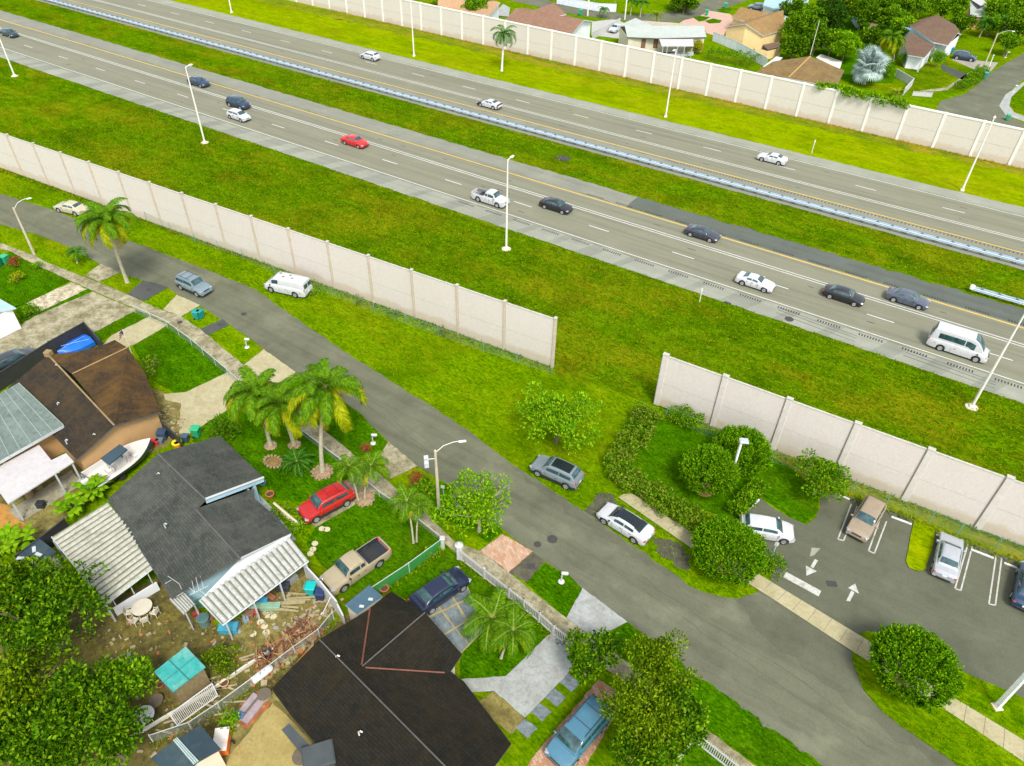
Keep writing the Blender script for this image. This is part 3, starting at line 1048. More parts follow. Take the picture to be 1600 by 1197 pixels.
# ------------------------------------------------------------------ wooden and concrete street lamps
def street_lamp(label, base, h, arm_dir, arm_len, mat, box=False):
    rz = arm_dir
    root = thing('street_lamp', label, 'street light', base, rz, 'neighbourhood street lamps')
    m = MB()
    m.tube([(0, 0, 0), (0, 0, h * .5), (0, 0, h)], [.16, .13, .10], 8)
    m.build('pole', mat, root, smooth=40)
    m = MB()
    m.tube([(0, 0, h - .25), (arm_len * .35, 0, h + .45), (arm_len * .75, 0, h + .75), (arm_len, 0, h + .8)], [.035, .03, .028, .028], 6)
    m.build('arm', pole_m, root, smooth=40)
    m = MB()
    m.rbox((arm_len + .25, 0, h + .78), (.6, .24, .16), 0, .06, taper=.75)
    m.build('lamp_head', m_plain('lamp_white', (.7, .71, .68, 1), .4), root)
    if box:
        m = MB()
        for y in (-.28, .28):
            m.rbox((-.75, y, h - 1.15), (.36, .34, .62), 0, .05)
        m.tube([(0, 0, h - .9), (-.7, 0, h - .9)], .04, 6)
        m.build('transformer', m_plain('transformer_grey', (.5, .53, .55, 1), .4), root)
    return root


wood_pole = m_plain('weathered_pole', (.48, .42, .30, 1), .9, .2, 1.2)
yel_pole = m_plain('yellowed_pole', (.55, .47, .28, 1), .9, .15, 1.2)
a = G(686, 795)
street_lamp('weathered wooden street lamp with transformer boxes beside the street and tree', a, 7.0, math.atan2((G(735, 700, 7.5) - G(681, 712, 7)).y, (G(735, 700, 7.5) - G(681, 712, 7)).x), 1.9, wood_pole, True)
a = G(54, 398)
street_lamp('pale street lamp at far left edge of the neighbourhood street', a, 6.4, R(60), 1.7, wood_pole)
a = G(1535, 110)
street_lamp('yellowish street lamp with curved arm beyond the far wall', a, 7.2, R(10), 2.3, yel_pole)
for (x, y), h, lab, t in (((958, 32), 9.5, 'bare concrete utility pole behind the grey roofed house', .17), ((976, 31), 9.5, 'concrete utility pole right behind the grey roofed house', .17), ((918, 25), 8, 'pale utility pole near the green bin across the far wall', .2), ((1266, 86), 6.2, 'thin antenna mast on the ridge of the olive hip roof', .06), ((1542, 112), 3.2, 'short white post beside the yellowish street lamp', .12)):
    if h == 9.5 and x == 958:
        continue
    r = thing('utility_pole' if h > 7 else ('antenna_mast' if h > 5 else 'short_post'), lab, 'pole', G(x, y, 0 if h != 6.2 else 3.6))
    m = MB()
    m.tube([(0, 0, 0), (0, 0, h * .5), (0, 0, h)], [t, t * .85, t * .65], 8)
    m.build('shaft', pole_m, r, smooth=40)
    m = MB()
    m.rbox((0, 0, h + .06), (t * 2.2, t * 2.2, .2), 0, .04)
    m.build('cap', pole_m, r)
# car park lamps
r = thing('car_park_lamp', 'white car park lamp with square head above the round trees', 'street light', G(1137, 760))
m = MB()
m.tube([(0, 0, 0), (0, 0, 5.5)], [.13, .11], 4)
m.build('pole', m_plain('pole_white', (.82, .82, .8, 1), .4), r)
m = MB()
m.rbox((.15, .1, 5.62), (.75, .6, .22), .5, .06)
m.build('lamp_head', m_plain('lamp_grey2', (.40, .43, .46, 1), .4), r)
r = thing('car_park_lamp', 'thick white car park pole leaning out of the right edge', 'street light', G(1557, 1105))
m = MB()
m.tube([(0, 0, 0), (0, 0, 8.5)], [.22, .18], 4)
m.build('pole', m_plain('pole_white', (.82, .82, .8, 1), .4), r)
m = MB()
m.rbox((0, 0, .06), (.6, .6, .14), .7, .03)
m.build('base_plate', base_m, r)
m = MB()
m.rbox((.3, .1, 8.6), (.8, .6, .2), .5, .06)
m.build('lamp_head', m_plain('lamp_grey2', (.40, .43, .46, 1), .4), r)
# ------------------------------------------------------------------ vehicles
tyre_m = m_plain('tyre', (.018, .018, .018, 1), .85)
rim_m = m_plain('alloy_rim', (.45, .46, .47, 1), .35, .1, 4, metal=.6)
trim_m = m_plain('black_trim', (.025, .026, .028, 1), .6)
lamp_m = m_plain('headlamp', (.30, .32, .33, 1), .12)
tail_m = m_plain('tail_lamp', (.45, .02, .015, 1), .2)
glass_m = m_glass()


def interp(pts, x):
    if x <= pts[0][0]:
        return pts[0][1]
    for (a, u), (b, v) in zip(pts, pts[1:]):
        if x <= b:
            t = (x - a) / (b - a) if b > a else 0
            return u + (v - u) * t
    return pts[-1][1]


# x measured from the front bumper (0) to the tail (1), heights in metres
_ = 0
KIND = {
    'sedan': dict(L=4.7, W=1.82, R=.33, ax=(.19, .79), top=[(0, .56), (.02, .68), (.10, .80), (.27, .95), (.5, .96), (.8, 1.0), (.96, .98), (1, .78)], cab=(.26, .42, .70, .87), roof=1.43, wr=.60, base=.94, clad=0),
    'coupe': dict(L=4.6, W=1.86, R=.34, ax=(.2, .79), top=[(0, .5), (.02, .62), (.1, .76), (.3, .92), (.5, .93), (.8, .98), (.97, .96), (1, .75)], cab=(.30, .46, .66, .88), roof=1.33, wr=.56, base=.91, clad=0),
    'hatch': dict(L=4.3, W=1.8, R=.33, ax=(.19, .81), top=[(0, .58), (.02, .70), (.1, .84), (.24, .99), (.5, 1.0), (.85, 1.03), (.98, 1.0), (1, .8)], cab=(.22, .39, .84, .97), roof=1.50, wr=.62, base=.97, clad=0),
    'ev': dict(L=4.72, W=1.86, R=.35, ax=(.18, .80), top=[(0, .54), (.02, .66), (.1, .80), (.23, .94), (.5, .98), (.8, 1.04), (.96, 1.02), (1, .8)], cab=(.20, .42, .70, .92), roof=1.45, wr=.62, base=.95, clad=0),
    'suv': dict(L=4.6, W=1.88, R=.37, ax=(.19, .80), top=[(0, .66), (.02, .80), (.08, .94), (.25, 1.08), (.5, 1.10), (.85, 1.13), (.98, 1.10), (1, .85)], cab=(.24, .40, .84, .97), roof=1.70, wr=.66, base=1.06, clad=1),
    'boxsuv': dict(L=4.5, W=1.82, R=.37, ax=(.19, .79), top=[(0, .70), (.02, .88), (.06, .98), (.26, 1.06), (.5, 1.08), (.85, 1.10), (.99, 1.08), (1, .85)], cab=(.25, .37, .90, .97), roof=1.76, wr=.70, base=1.04, clad=1),
    'minivan': dict(L=5.0, W=1.95, R=.35, ax=(.18, .78), top=[(0, .66), (.02, .78), (.08, .92), (.2, 1.05), (.5, 1.06), (.85, 1.08), (.98, 1.06), (1, .85)], cab=(.18, .36, .90, .98), roof=1.75, wr=.74, base=1.03, clad=0),
    'pickup': dict(L=5.5, W=1.92, R=.39, ax=(.18, .77), top=[(0, .72), (.02, .90), (.06, 1.02), (.24, 1.12), (.5, 1.13), (.6, 1.13), (.98, 1.13), (1, 1.10)], cab=(.24, .34, .55, .59), roof=1.80, wr=.70, base=1.09, clad=0, bed=(.61, .975)),
    'van': dict(L=5.4, W=2.0, R=.37, ax=(.17, .76), top=[(0, .70), (.02, .90), (.06, 1.02), (.14, 1.14), (.5, 1.22), (.85, 1.22), (.99, 1.2), (1, .9)], cab=(.12, .27, .965, .995), roof=2.05, wr=.74, base=1.12, clad=0),
    'bigvan': dict(L=6.0, W=2.05, R=.38, ax=(.17, .76), top=[(0, .62), (.015, .84), (.05, .98), (.15, 1.18), (.5, 1.25), (.85, 1.25), (.99, 1.22), (1, .9)], cab=(.07, .33, .93, .99), roof=2.6, wr=.70, base=1.2, clad=0),
}


def make_car(name, label, cat, kind, loc, rz, col, group=None, scale=1.0, roof=None, extras=(), bed_col=None, two_tone=None):
    K = KIND[kind]
    L, W, RW = K['L'], K['W'], K['R']
    root = thing(name, label, cat, loc, rz, group)
    root.scale = (scale,) * 3
    paint = m_paint(col)
    X = lambda t: L / 2 - t * L
    ax = [X(t) for t in K['ax']]
    RA = RW + .075
    xs = set(np.round(np.linspace(0, 1, 25), 4))
    xs |= {.006, .02, .98, .994}
    for a in ax:
        for an in np.linspace(0, 180, 11):
            xs.add((L / 2 - (a + RA * math.cos(R(an)))) / L)
    if K.get('bed'):
        b0, b1 = K['bed']
        xs |= {b0, b0 + .001, b1, b1 + .001}
    xs = sorted(x for x in xs if 0 <= x <= 1)
    sec = []
    for t in xs:
        x = X(t)
        e = max(0, (abs(x) - (L / 2 - .75)) / .75)
        w = W / 2 * (1 - .12 * e ** 3)
        zt = interp(K['top'], t)
        zb = .24 + .10 * e ** 3
        arch = 0
        for a in ax:
            if abs(x - a) < RA:
                zz = RW + math.sqrt(max(0, RA * RA - (x - a) ** 2)) * .98
                if zz > zb:
                    zb, arch = zz, 1
        zb = min(zb, zt - .16)
        zm = max(zb + .05, zt * .55)
        zm = min(zm, zt - .12)
        wl = w * (.985 if K['clad'] else .965)
        inbed = K.get('bed') and K['bed'][0] < t - .0005 and t - .0005 <= K['bed'][1]
        if inbed:
            tail = [(w - .05, zt), (w - .11, zt), (w - .13, .68), (0, .68)]
        else:
            tail = [(w * .93, zt - .01), (w * .80, zt + .015), (w * .45, zt + .04), (0, zt + .05)]
        half = [(w * .72, zb), (wl, zb + .015), (w, zm), (w * .985, zt - .09)] + tail
        pts = [(-y, z) for y, z in half] + [(y, z) for y, z in half[-2::-1]]
        sec.append([(x, y, z) for y, z in pts])
    n = len(sec[0])
    vs = [p for s in sec for p in s]
    m = MB()
    k = 0
    m.v = vs
    for i in range(len(sec) - 1):
        for j in range(n - 1):
            m.f.append((i * n + j, i * n + j + 1, i * n + n + j + 1, i * n + n + j))
            mi = 0
            zc = (vs[i * n + j][2] + vs[i * n + j + 1][2] + vs[i * n + n + j][2]) / 3
            if j in (0, n - 2):
                mi = 1
            if K['clad'] and zc < .52:
                mi = 1
            if K.get('bed') and K['bed'][0] <= xs[i] < K['bed'][1] and j in (5, 6, 7, 8):
                mi = 2
            if two_tone and (xs[i] < .25 or xs[i] > .92) and mi == 0:
                mi = 3
            m.m.append(mi)
    m.f.append(tuple(range(n - 1, -1, -1)))
    m.m.append(0)
    m.f.append(tuple(range((len(sec) - 1) * n, len(sec) * n)))
    m.m.append(0)
    # floor pan and wheel wells in black
    m.box((0, 0, .36), (L * .93, W * .70, .3), 0, 1)
    for a in ax:
        m.box((a, 0, .5), (RA * 1.9, W * .90, .46), 0, 1)
    body = m.build('body', [paint, trim_m, bed_col or trim_m, m_paint(two_tone or BLACK)], root, smooth=38)
    # cabin shell
    cA, cB, cC, cD = (X(t) for t in K['cab'])
    zb_, zr, wb, wr = K['base'], K['roof'], W / 2 * .90, K['wr'] * W / 1.82
    base_f, base_r = interp(K['top'], K['cab'][0]) + .0, interp(K['top'], K['cab'][3]) + .0
    if kind in ('sedan', 'coupe', 'ev'):
        pass
    NX = 10
    ts = [0, .35, .7, .93, 1]
    stations = []

    def cab_sec(x):
        if x >= cB:
            f = (cA - x) / (cA - cB)
            top = base_f + (zr - .03 - base_f) * math.sin(f * math.pi / 2) ** .92
            wtop = wb * .9 + (wr - wb * .9) * f
            wbs = wb * .93 + (wb - wb * .93) * f
            zb2 = base_f - .04
        elif x >= cC:
            f = (cB - x) / (cB - cC)
            top = zr - .03 + .05 * math.sin(f * math.pi)
            wtop, wbs, zb2 = wr, wb, zb_
        else:
            f = (cC - x) / (cC - cD)
            top = base_r + (zr - .03 - base_r) * math.cos(f * math.pi / 2) ** (.9 if kind not in ('ev',) else .7)
            wtop = wr + (wb * .88 - wr) * f
            wbs = wb - wb * .06 * f
            zb2 = zb_ + (base_r - .04 - zb_) * f
        top = max(top, zb2 + .02)
        zb2 = min(zb2, top - .02)
        h = top - zb2
        rr = min(.20 if kind in ('bigvan', 'van') else .09, h * .3)
        half = [(wbs, zb2), (wbs + (wtop - wbs) * .85, zb2 + h * .82), (wtop - .02, top - rr * .35), (wtop - .12, top), (wtop * .5, top + .025 * min(1, h)), (0, top + .035 * min(1, h))]
        return half
    gx = list(np.linspace(cA, cB, 7)) + list(np.linspace(cB, cC, 9))[1:] + list(np.linspace(cC, cD, 7))[1:]
    cs = []
    for x in gx:
        half = cab_sec(x)
        pts = [(-y, z) for y, z in half] + [(y, z) for y, z in half[-2::-1]]
        cs.append([(x, y, z) for y, z in pts])
    n2 = len(cs[0])
    m = MB()
    m.v = [p for s in cs for p in s]
    for i in range(len(cs) - 1):
        for j in range(n2 - 1):
            m.f.append((i * n2 + j, i * n2 + j + 1, i * n2 + n2 + j + 1, i * n2 + n2 + j))
            m.m.append(0)
    m.f.append(tuple(range(n2 - 1, -1, -1)))
    m.m.append(0)
    m.f.append(tuple(range((len(cs) - 1) * n2, len(cs) * n2)))
    m.m.append(0)
    m.build('cabin', roof or paint, root, smooth=50)

    def cab_surf(x, v, off=.012):
        """point on the cabin skin: v 0 = left sill .. 1 = top centre"""
        half = cab_sec(x)
        p = [Vector((0, -y, z)) for y, z in half]
        seg = v * (len(p) - 1)
        i = min(int(seg), len(p) - 2)
        q = p[i].lerp(p[i + 1], seg - i)
        t = (p[i + 1] - p[i])
        nn = Vector((0, t.z, -t.y)).normalized() * -1
        if (nn.y > 0 if abs(nn.y) > abs(nn.z) else nn.z < 0):
            nn = -nn
        q = q + nn * off
        return Vector((x, q.y, q.z))

    def glass_grid(name, x0, x1, v0, v1, both, nx=6, nv=5, full=False, mat=glass_m, off=.012, slant=0.0):
        for s in ((-1, 1) if both else (1,)):
            m = MB()
            vs, fs = [], []
            if full:
                vv = list(np.linspace(v0, 1, nv)) + list(np.linspace(1, v0, nv))[1:]
                sg = [1] * nv + [-1] * (nv - 1)
            else:
                vv, sg = list(np.linspace(v0, v1, nv)), [s] * nv
            for a in np.linspace(0, 1, nx):
                for k, v in enumerate(vv):
                    xx = x0 + (x1 - x0) * a
                    if slant:
                        xx += slant * (v - v0)
                    xx = max(min(xx, cA - .001), cD + .001)
                    p = cab_surf(xx, v, off)
                    vs.append((p.x, p.y * sg[k], p.z + (.004 if v > .55 else 0)))
            q = len(vv)
            for i in range(nx - 1):
                for k in range(q - 1):
                    fs.append((i * q + k, i * q + k + 1, i * q + q + k + 1, i * q + q + k))
            m.mesh(vs, fs)
            m.build(name, mat, root, smooth=60)
    vb, vt = .05, .165
    lw, lr = cA - cB, cC - cD
    # windscreen and rear window follow the slanting ends of the cabin
    glass_grid('windscreen', cA - lw * .14, cB + lw * .10, .45, 1, False, 5, 5, True)
    if kind not in ('van', 'pickup'):
        glass_grid('rear_window', cC - lr * .16, cD + lr * .28, .45, 1, False, 5, 5, True)
    if kind == 'pickup':
        glass_grid('rear_window', cC - lr * .2, cD + lr * .35, .45, 1, False, 4, 5, True)
    s0, s1 = cB + lw * .28, cC - lr * .22
    if kind == 'van':
        glass_grid('side_window', s0 + .1, s0 - .75, .06, .185, True, 4, 3)
    elif kind == 'bigvan':
        glass_grid('side_window', s0, s0 - .95, .05, .16, True, 4, 3)
        glass_grid('side_window', s0 - 1.05, s1 + .5, .05, .155, True, 5, 3)
    elif kind == 'pickup':
        glass_grid('side_window', s0, s0 - .9, vb, vt, True, 4, 3)
        glass_grid('side_window', s0 - 1.0, s1, vb, vt, True, 4, 3)
    elif kind == 'minivan':
        L3 = (s0 - s1) / 3
        for q in range(3):
            glass_grid('side_window', s0 - q * L3 - .03, s0 - (q + 1) * L3 + .04, vb, vt, True, 4, 3)
    else:
        md = s0 + (s1 - s0) * .52
        glass_grid('side_window', s0, md + .04, vb, vt, True, 4, 3)
        glass_grid('side_window', md - .04, s1, vb, vt, True, 4, 3)
    if 'glassroof' in extras:
        glass_grid('glass_roof', cB - .08, cC + .12, .62, 1, False, 6, 4, True, m_plain('roof_glass', (.012, .02, .024, 1), .08), .016)
    if 'fullglass' in extras:
        glass_grid('glass_roof', cA - lw * .16, cD + lr * .35, .60, 1, False, 14, 5, True, m_plain('roof_glass', (.012, .02, .024, 1), .08), .02)
    if kind in ('van', 'bigvan'):
        for s in (-1, 1):
            m = MB()
            m.box((-L / 2 + (.012 if kind == 'van' else .03), s * .40, K['base'] + .42), (.05, .58, .5))
            m.build('rear_window', glass_m, root)
    if 'rails' in extras:
        for s in (-1, 1):
            m = MB()
            m.tube([(cB - .2, s * (wr - .1), zr + .03), (cB - .35, s * (wr - .1), zr + .09), (cC + .3, s * (wr - .1), zr + .09), (cC + .15, s * (wr - .1), zr + .02)], .022, 5)
            m.build('roof_rail', trim_m, root)
        for f in (.3, .75):
            m = MB()
            x = cB + (cC - cB) * f
            m.tube([(x, -(wr - .1), zr + .1), (x, wr - .1, zr + .1)], .02, 5)
            m.build('roof_bar', trim_m, root)
    if 'vents' in extras:
        for x, y in ((.9, -.3), (.2, .3), (-.4, -.25), (-.9, .2)):
            m = MB()
            m.rbox((x, y, zr + .06), (.3, .12, .05), .4, .02)
            m.build('roof_vent', trim_m, root)
    # wheels
    for a in ax:
        for s in (-1, 1):
            m = MB()
            y0, y1 = s * (W / 2 - .215), s * (W / 2 + .005)
            m.lathe([(RW * .62, y0), (RW * .95, y0), (RW, y0 + s * .03), (RW, y1 - s * .03), (RW * .95, y1), (RW * .66, y1 + s * .002), (RW * .64, y1 - s * .02)], 20, (a, 0, RW), 0, 'Y')
            w = m.build('wheel', tyre_m, root, smooth=35)
            m = MB()
            m.lathe([(RW * .67, y1 - s * .012), (RW * .6, y1 + s * .006), (RW * .52, y1 - s * .015), (RW * .16, y1 - s * .005), (.001, y1 + s * .008)], 15, (a, 0, RW), 0, 'Y')
            m.build('rim', rim_m, w, smooth=35)
    # lights, mirrors, grille
    zh = interp(K['top'], .03) - .06
    for s in (-1, 1):
        wx = W / 2
        m = MB()
        m.rbox((L / 2 - .17, s * (wx * .76), zh), (.34, .36, .15), -s * .42, .05)
        m.build('headlight', lamp_m, root)
        m = MB()
        zt = interp(K['top'], .97) - .16
        if kind in ('suv', 'boxsuv', 'minivan', 'van', 'bigvan'):
            m.rbox((-L / 2 + .10, s * (wx * .80), zt), (.16, .17, .36), s * .3, .04)
        else:
            m.rbox((-L / 2 + .11, s * (wx * .70), zt), (.20, .42, .14), s * .3, .04)
        m.build('taillight', tail_m, root)
        m = MB()
        m.rbox((cA - lw * .42, s * (wx + .09), base_f + .05), (.14, .22, .14), 0, .04)
        m.build('wing_mirror', trim_m if kind in ('pickup', 'van', 'ev', 'bigvan') else paint, root)
    m = MB()
    m.rbox((L / 2 - .035, 0, zh - .08), (.08, W * .44, .16), 0, .03)
    m.rbox((L / 2 - .03, 0, .36), (.09, W * .66, .12), 0, .03)
    m.build('grille', trim_m, root)
    m = MB()
    m.rbox((-L / 2 + .02, 0, .40), (.08, W * .6, .12), 0, .03)
    m.build('rear_bumper', trim_m, root)
    m = MB()
    m.box((-L / 2 - .005, 0, .72), (.03, .32, .16))
    m.build('licence_plate', m_plain('plate_white', (.75, .75, .72, 1), .5), root)
    for s in (-1, 1):    # door seams and handles
        m = MB()
        for f in (.5,):
            x = s0 + (s1 - s0) * f
            m.box((x, s * (W / 2 + .002), .62), (.014, .012, .55))
        m.box((s0 + .08, s * (W / 2 + .002), .62), (.014, .012, .55))
        for f in (.42, .9):
            x = s0 + (s1 - s0) * f
            m.box((x, s * (W / 2 + .008), .84), (.2, .02, .035))
        m.build('door_trim', trim_m, root)
    return root


WHITE = (.50, .51, .52, 1)
PEARL = (.53, .54, .55, 1)
NAVY = (.012, .03, .075, 1)
BLACK = (.012, .014, .017, 1)
TEAL = (.010, .035, .04, 1)
SLATE = (.07, .085, .12, 1)
REDC = (.55, .012, .01, 1)
SILVER = (.17, .23, .26, 1)
BLUEGREY = (.22, .30, .34, 1)
BEIGE = (.46, .43, .30, 1)
TAN = (.36, .30, .19, 1)

HG = 'cars driving on the near lanes'
FG = 'cars driving on the far lanes'


def hcar(name, label, cat, kind, px, py, col, far=False, lane=None, **kw):
    p = G(px, py, .72)
    if lane:
        p.y = lane
    return make_car(name, label, cat, kind, (p.x, p.y, .03), math.pi if far else 0.0, col, FG if far else HG, **kw)


hcar('sedan', 'dark teal sedan at the top left edge of the near lanes', 'car', 'sedan', 14, 51, TEAL)
hcar('sedan', 'dark navy sedan passing the tall lamp pole on the near lanes', 'car', 'sedan', 310, 127, NAVY)
hcar('suv', 'dark blue suv driving side by side with a white suv', 'car', 'suv', 372, 161, NAVY)
hcar('suv', 'white suv driving side by side with a dark blue suv', 'car', 'hatch', 373, 180, WHITE)
hcar('sedan', 'bright red sedan on the near lanes of the highway', 'car', 'sedan', 554, 220, REDC)
hcar('pickup_truck', 'white pickup truck on the near lanes beside the upright lamp pole', 'pickup truck', 'pickup', 766, 309, WHITE, bed_col=m_plain('bed_grey', (.16, .17, .18, 1), .6))
hcar('sedan', 'black sedan just right of the white pickup truck', 'car', 'sedan', 869, 320, BLACK)
hcar('coupe', 'dark grey coupe on the yellow line side of the near lanes', 'car', 'coupe', 1098, 363, (.03, .035, .05, 1))
hcar('sedan', 'white sedan on the near lanes left of the black sedan', 'car', 'coupe', 1181, 439, PEARL)
hcar('sedan', 'black sedan between the white sedan and the grey sedan', 'car', 'sedan', 1319, 460, BLACK)
hcar('sedan', 'slate grey sedan beside the yellow line near the short guardrail', 'car', 'sedan', 1419, 465, SLATE)
hcar('passenger_van', 'white high roofed passenger van on the near lanes at right', 'van', 'bigvan', 1497, 541, PEARL)
hcar('suv', 'white suv driving left on the far lanes', 'car', 'hatch', 578, 87, WHITE, True)
hcar('coupe', 'white coupe with dark bonnet on the far lanes', 'car', 'coupe', 765, 161, WHITE, True, two_tone=BLACK)
hcar('coupe', 'low white coupe driving left on the far lanes at right', 'car', 'coupe', 1207, 246, PEARL, True)


def lcar(name, label, cat, kind, front, rear, col, z=.72, **kw):
    """parked car: photo positions of the middle of its nose and tail at height z"""
    f, r = G(front[0], front[1], z), G(rear[0], rear[1], z)
    c, d = (f + r) / 2, f - r
    return make_car(name, label, cat, kind, (c.x, c.y, .03), math.atan2(d.y, d.x), col, **kw)


lcar('sedan', 'beige old sedan parked on the grass against the left sound wall', 'car', 'sedan', (91, 319), (131, 328), BEIGE)
lcar('suv', 'silver boxy suv with roof bars driving on the neighbourhood street', 'car', 'boxsuv', (322, 454), (283, 437), SILVER, extras=('rails',))
lcar('cargo_van', 'white cargo van with roof vents parked on grass below the left wall', 'van', 'van', (418, 437), (482, 451), PEARL, z=1.0, extras=('vents',))
lcar('suv', 'red suv with roof rails parked on the concrete driveway', 'car', 'suv', (481, 800), (538, 770), (.42, .012, .01, 1), extras=('rails',))
lcar('pickup_truck', 'tan crew cab pickup truck parked on the front lawn', 'pickup truck', 'pickup', (518, 910), (594, 858), TAN, bed_col=m_plain('bed_liner', (.02, .025, .035, 1), .6))
lcar('hatchback', 'dark blue hatchback parked on the slabs beside the black roof', 'car', 'ev', (718, 900), (656, 943), (.006, .013, .042, 1))
lcar('minivan', 'light blue minivan parked on red bricks under a tree', 'van', 'minivan', (872, 1184), (938, 1106), (.055, .17, .25, 1), extras=('rails',))
lcar('suv', 'silver suv with dark glass roof parked on grass by the hedge', 'car', 'suv', (838, 722), (903, 751), (.17, .205, .225, 1), extras=('glassroof',))
lcar('electric_car', 'white sedan with black glass roof parked beside the pavement strip', 'car', 'ev', (943, 794), (1013, 838), PEARL, extras=('fullglass',))
lcar('hatchback', 'white hatchback parked in the car park bay against the hedge', 'car', 'hatch', (1235, 831), (1163, 819), PEARL)
lcar('minivan', 'tan suv parked nose out against the wall in the car park', 'car', 'suv', (1337, 838), (1370, 783), (.29, .225, .155, 1))
lcar('sedan', 'silver sedan parked beside the grass island in the car park', 'car', 'sedan', (1488, 838), (1476, 899), (.36, .385, .41, 1))
lcar('sedan', 'dark blue sedan cut by the right edge of the car park', 'car', 'sedan', (1614, 888), (1602, 944), (.008, .035, .085, 1))
lcar('sedan', 'black sedan behind the dark fence at the left edge', 'car', 'ev', (50, 548), (-16, 577), (.02, .03, .035, 1))
lcar('suv', 'dark blue suv in the driveway of the brown roofed far house', 'car', 'suv', (1526, 91), (1489, 85), (.02, .05, .09, 1))
lcar('sedan', 'grey sedan parked beside the street lamp far right', 'car', 'sedan', (1573, 73), (1590, 62), (.20, .24, .3, 1))
lcar('sedan', 'white sedan parked beside the grey roofed far house', 'car', 'sedan', (956, 47), (968, 40), (.5, .53, .56, 1))
lcar('hatchback', 'white hatchback parked under the trees at the top right corner', 'car', 'hatch', (1578, 43), (1562, 40), (.5, .54, .56, 1))
lcar('suv', 'dark grey suv parked behind the yellow far house', 'car', 'suv', (1172, 10), (1195, 13), (.1, .14, .18, 1))
# ------------------------------------------------------------------ trees, palms and shrubs
LG = {
    'mango': [(.009, .036, .001, 1), (.032, .105, .002, 1), (.10, .225, .003, 1), (.25, .39, .008, 1)],
    'bright': [(.02, .085, .002, 1), (.065, .185, .003, 1), (.15, .31, .004, 1), (.27, .41, .008, 1)],
    'lime': [(.04, .14, .002, 1), (.10, .27, .003, 1), (.21, .40, .004, 1), (.34, .50, .01, 1)],
    'olive': [(.018, .055, .001, 1), (.058, .125, .002, 1), (.145, .24, .003, 1), (.30, .39, .008, 1)],
    'clip': [(.018, .085, .002, 1), (.07, .215, .003, 1), (.17, .37, .004, 1), (.30, .50, .008, 1)],
    'dark': [(.006, .03, .003, 1), (.018, .065, .004, 1), (.045, .12, .006, 1), (.09, .19, .01, 1)],
    'hedge': [(.025, .085, .003, 1), (.075, .19, .004, 1), (.18, .32, .006, 1), (.32, .26, .06, 1)],
    'yellow': [(.16, .20, .006, 1), (.32, .34, .008, 1), (.5, .46, .01, 1)],
    'palm': [(.03, .11, .003, 1), (.08, .19, .004, 1), (.16, .28, .006, 1)],
    'palmy': [(.13, .18, .002, 1), (.24, .29, .003, 1), (.40, .41, .006, 1)],
    'palmo': [(.22, .17, .008, 1), (.36, .26, .012, 1), (.40, .20, .02, 1)],
    'palmd': [(.010, .07, .004, 1), (.03, .14, .006, 1), (.08, .23, .010, 1)],
    'silver': [(.22, .32, .29, 1), (.40, .50, .47, 1), (.58, .66, .63, 1)],
    'red': [(.20, .05, .02, 1), (.35, .12, .03, 1)],
}


def lm(k):
    return m_leaf('leaf_' + k, LG[k], .5 if k != 'silver' else .6, .22)


bark = m_plain('bark', (.16, .12, .075, 1), .95, .3, 6)
bark_p = m_plain('pale_bark', (.40, .34, .24, 1), .9, .25, 5)
palm_bark = m_plain('palm_bark', (.42, .38, .26, 1), .9, .25, 5)
royal_bark = m_plain('royal_bark', (.62, .62, .56, 1), .8, .12, 3)


def leaf_mesh(name, P, T, Nn, Ln, W, mat):
    """one folded diamond per leaf: position, tip direction, normal, length, width (numpy rows)"""
    n = len(P)
    S = np.cross(Nn, T)
    S /= np.linalg.norm(S, axis=1)[:, None] + 1e-9
    Ln = Ln[:, None]
    W = W[:, None]
    V = np.empty((n, 4, 3))
    V[:, 0] = P
    V[:, 1] = P + T * Ln * .45 + S * W * .5
    V[:, 2] = P + T * Ln - Nn * Ln * .12
    V[:, 3] = P + T * Ln * .45 - S * W * .5
    me = D.meshes.new(name)
    me.vertices.add(n * 4)
    me.vertices.foreach_set('co', V.reshape(-1).astype(np.float32))
    me.loops.add(n * 4)
    me.loops.foreach_set('vertex_index', np.arange(n * 4, dtype=np.int32))
    me.polygons.add(n)
    me.polygons.foreach_set('loop_start', np.arange(0, n * 4, 4, dtype=np.int32))
    me.update(calc_edges=True)
    me.materials.append(mat)
    return me


def unit(a):
    return a / (np.linalg.norm(a, axis=1)[:, None] + 1e-9)


DENS = 3.2


def clump_leaves(rg, clumps, per, ll, lw, up=.5, out=.7, shell=.5):
    Ps, Ts, Ns = [], [], []
    for c, r in clumps:
        k = max(14, int(DENS * per * (r[0] * r[1] + r[2] * r[0]) / 2))
        d = unit(rg.normal(size=(k, 3)))
        d[:, 2] = np.abs(d[:, 2]) * np.where(rg.random(k) < .78, 1, -1)
        q = shell + (1 - shell) * rg.random(k) ** .6
        P = np.array(c) + d * np.array(r) * q[:, None]
        T = unit(d * out + rg.normal(size=(k, 3)) * .55 + np.array([0, 0, up]))
        Nn = unit(d * .5 + np.array([0, 0, .7]) + rg.normal(size=(k, 3)) * .45)
        Ps.append(P)
        Ts.append(T)
        Ns.append(Nn)
    P, T, Nn = np.concatenate(Ps), np.concatenate(Ts), np.concatenate(Ns)
    n = len(P)
    return P, T, Nn, ll * rg.uniform(.7, 1.3, n), lw * rg.uniform(.7, 1.3, n)


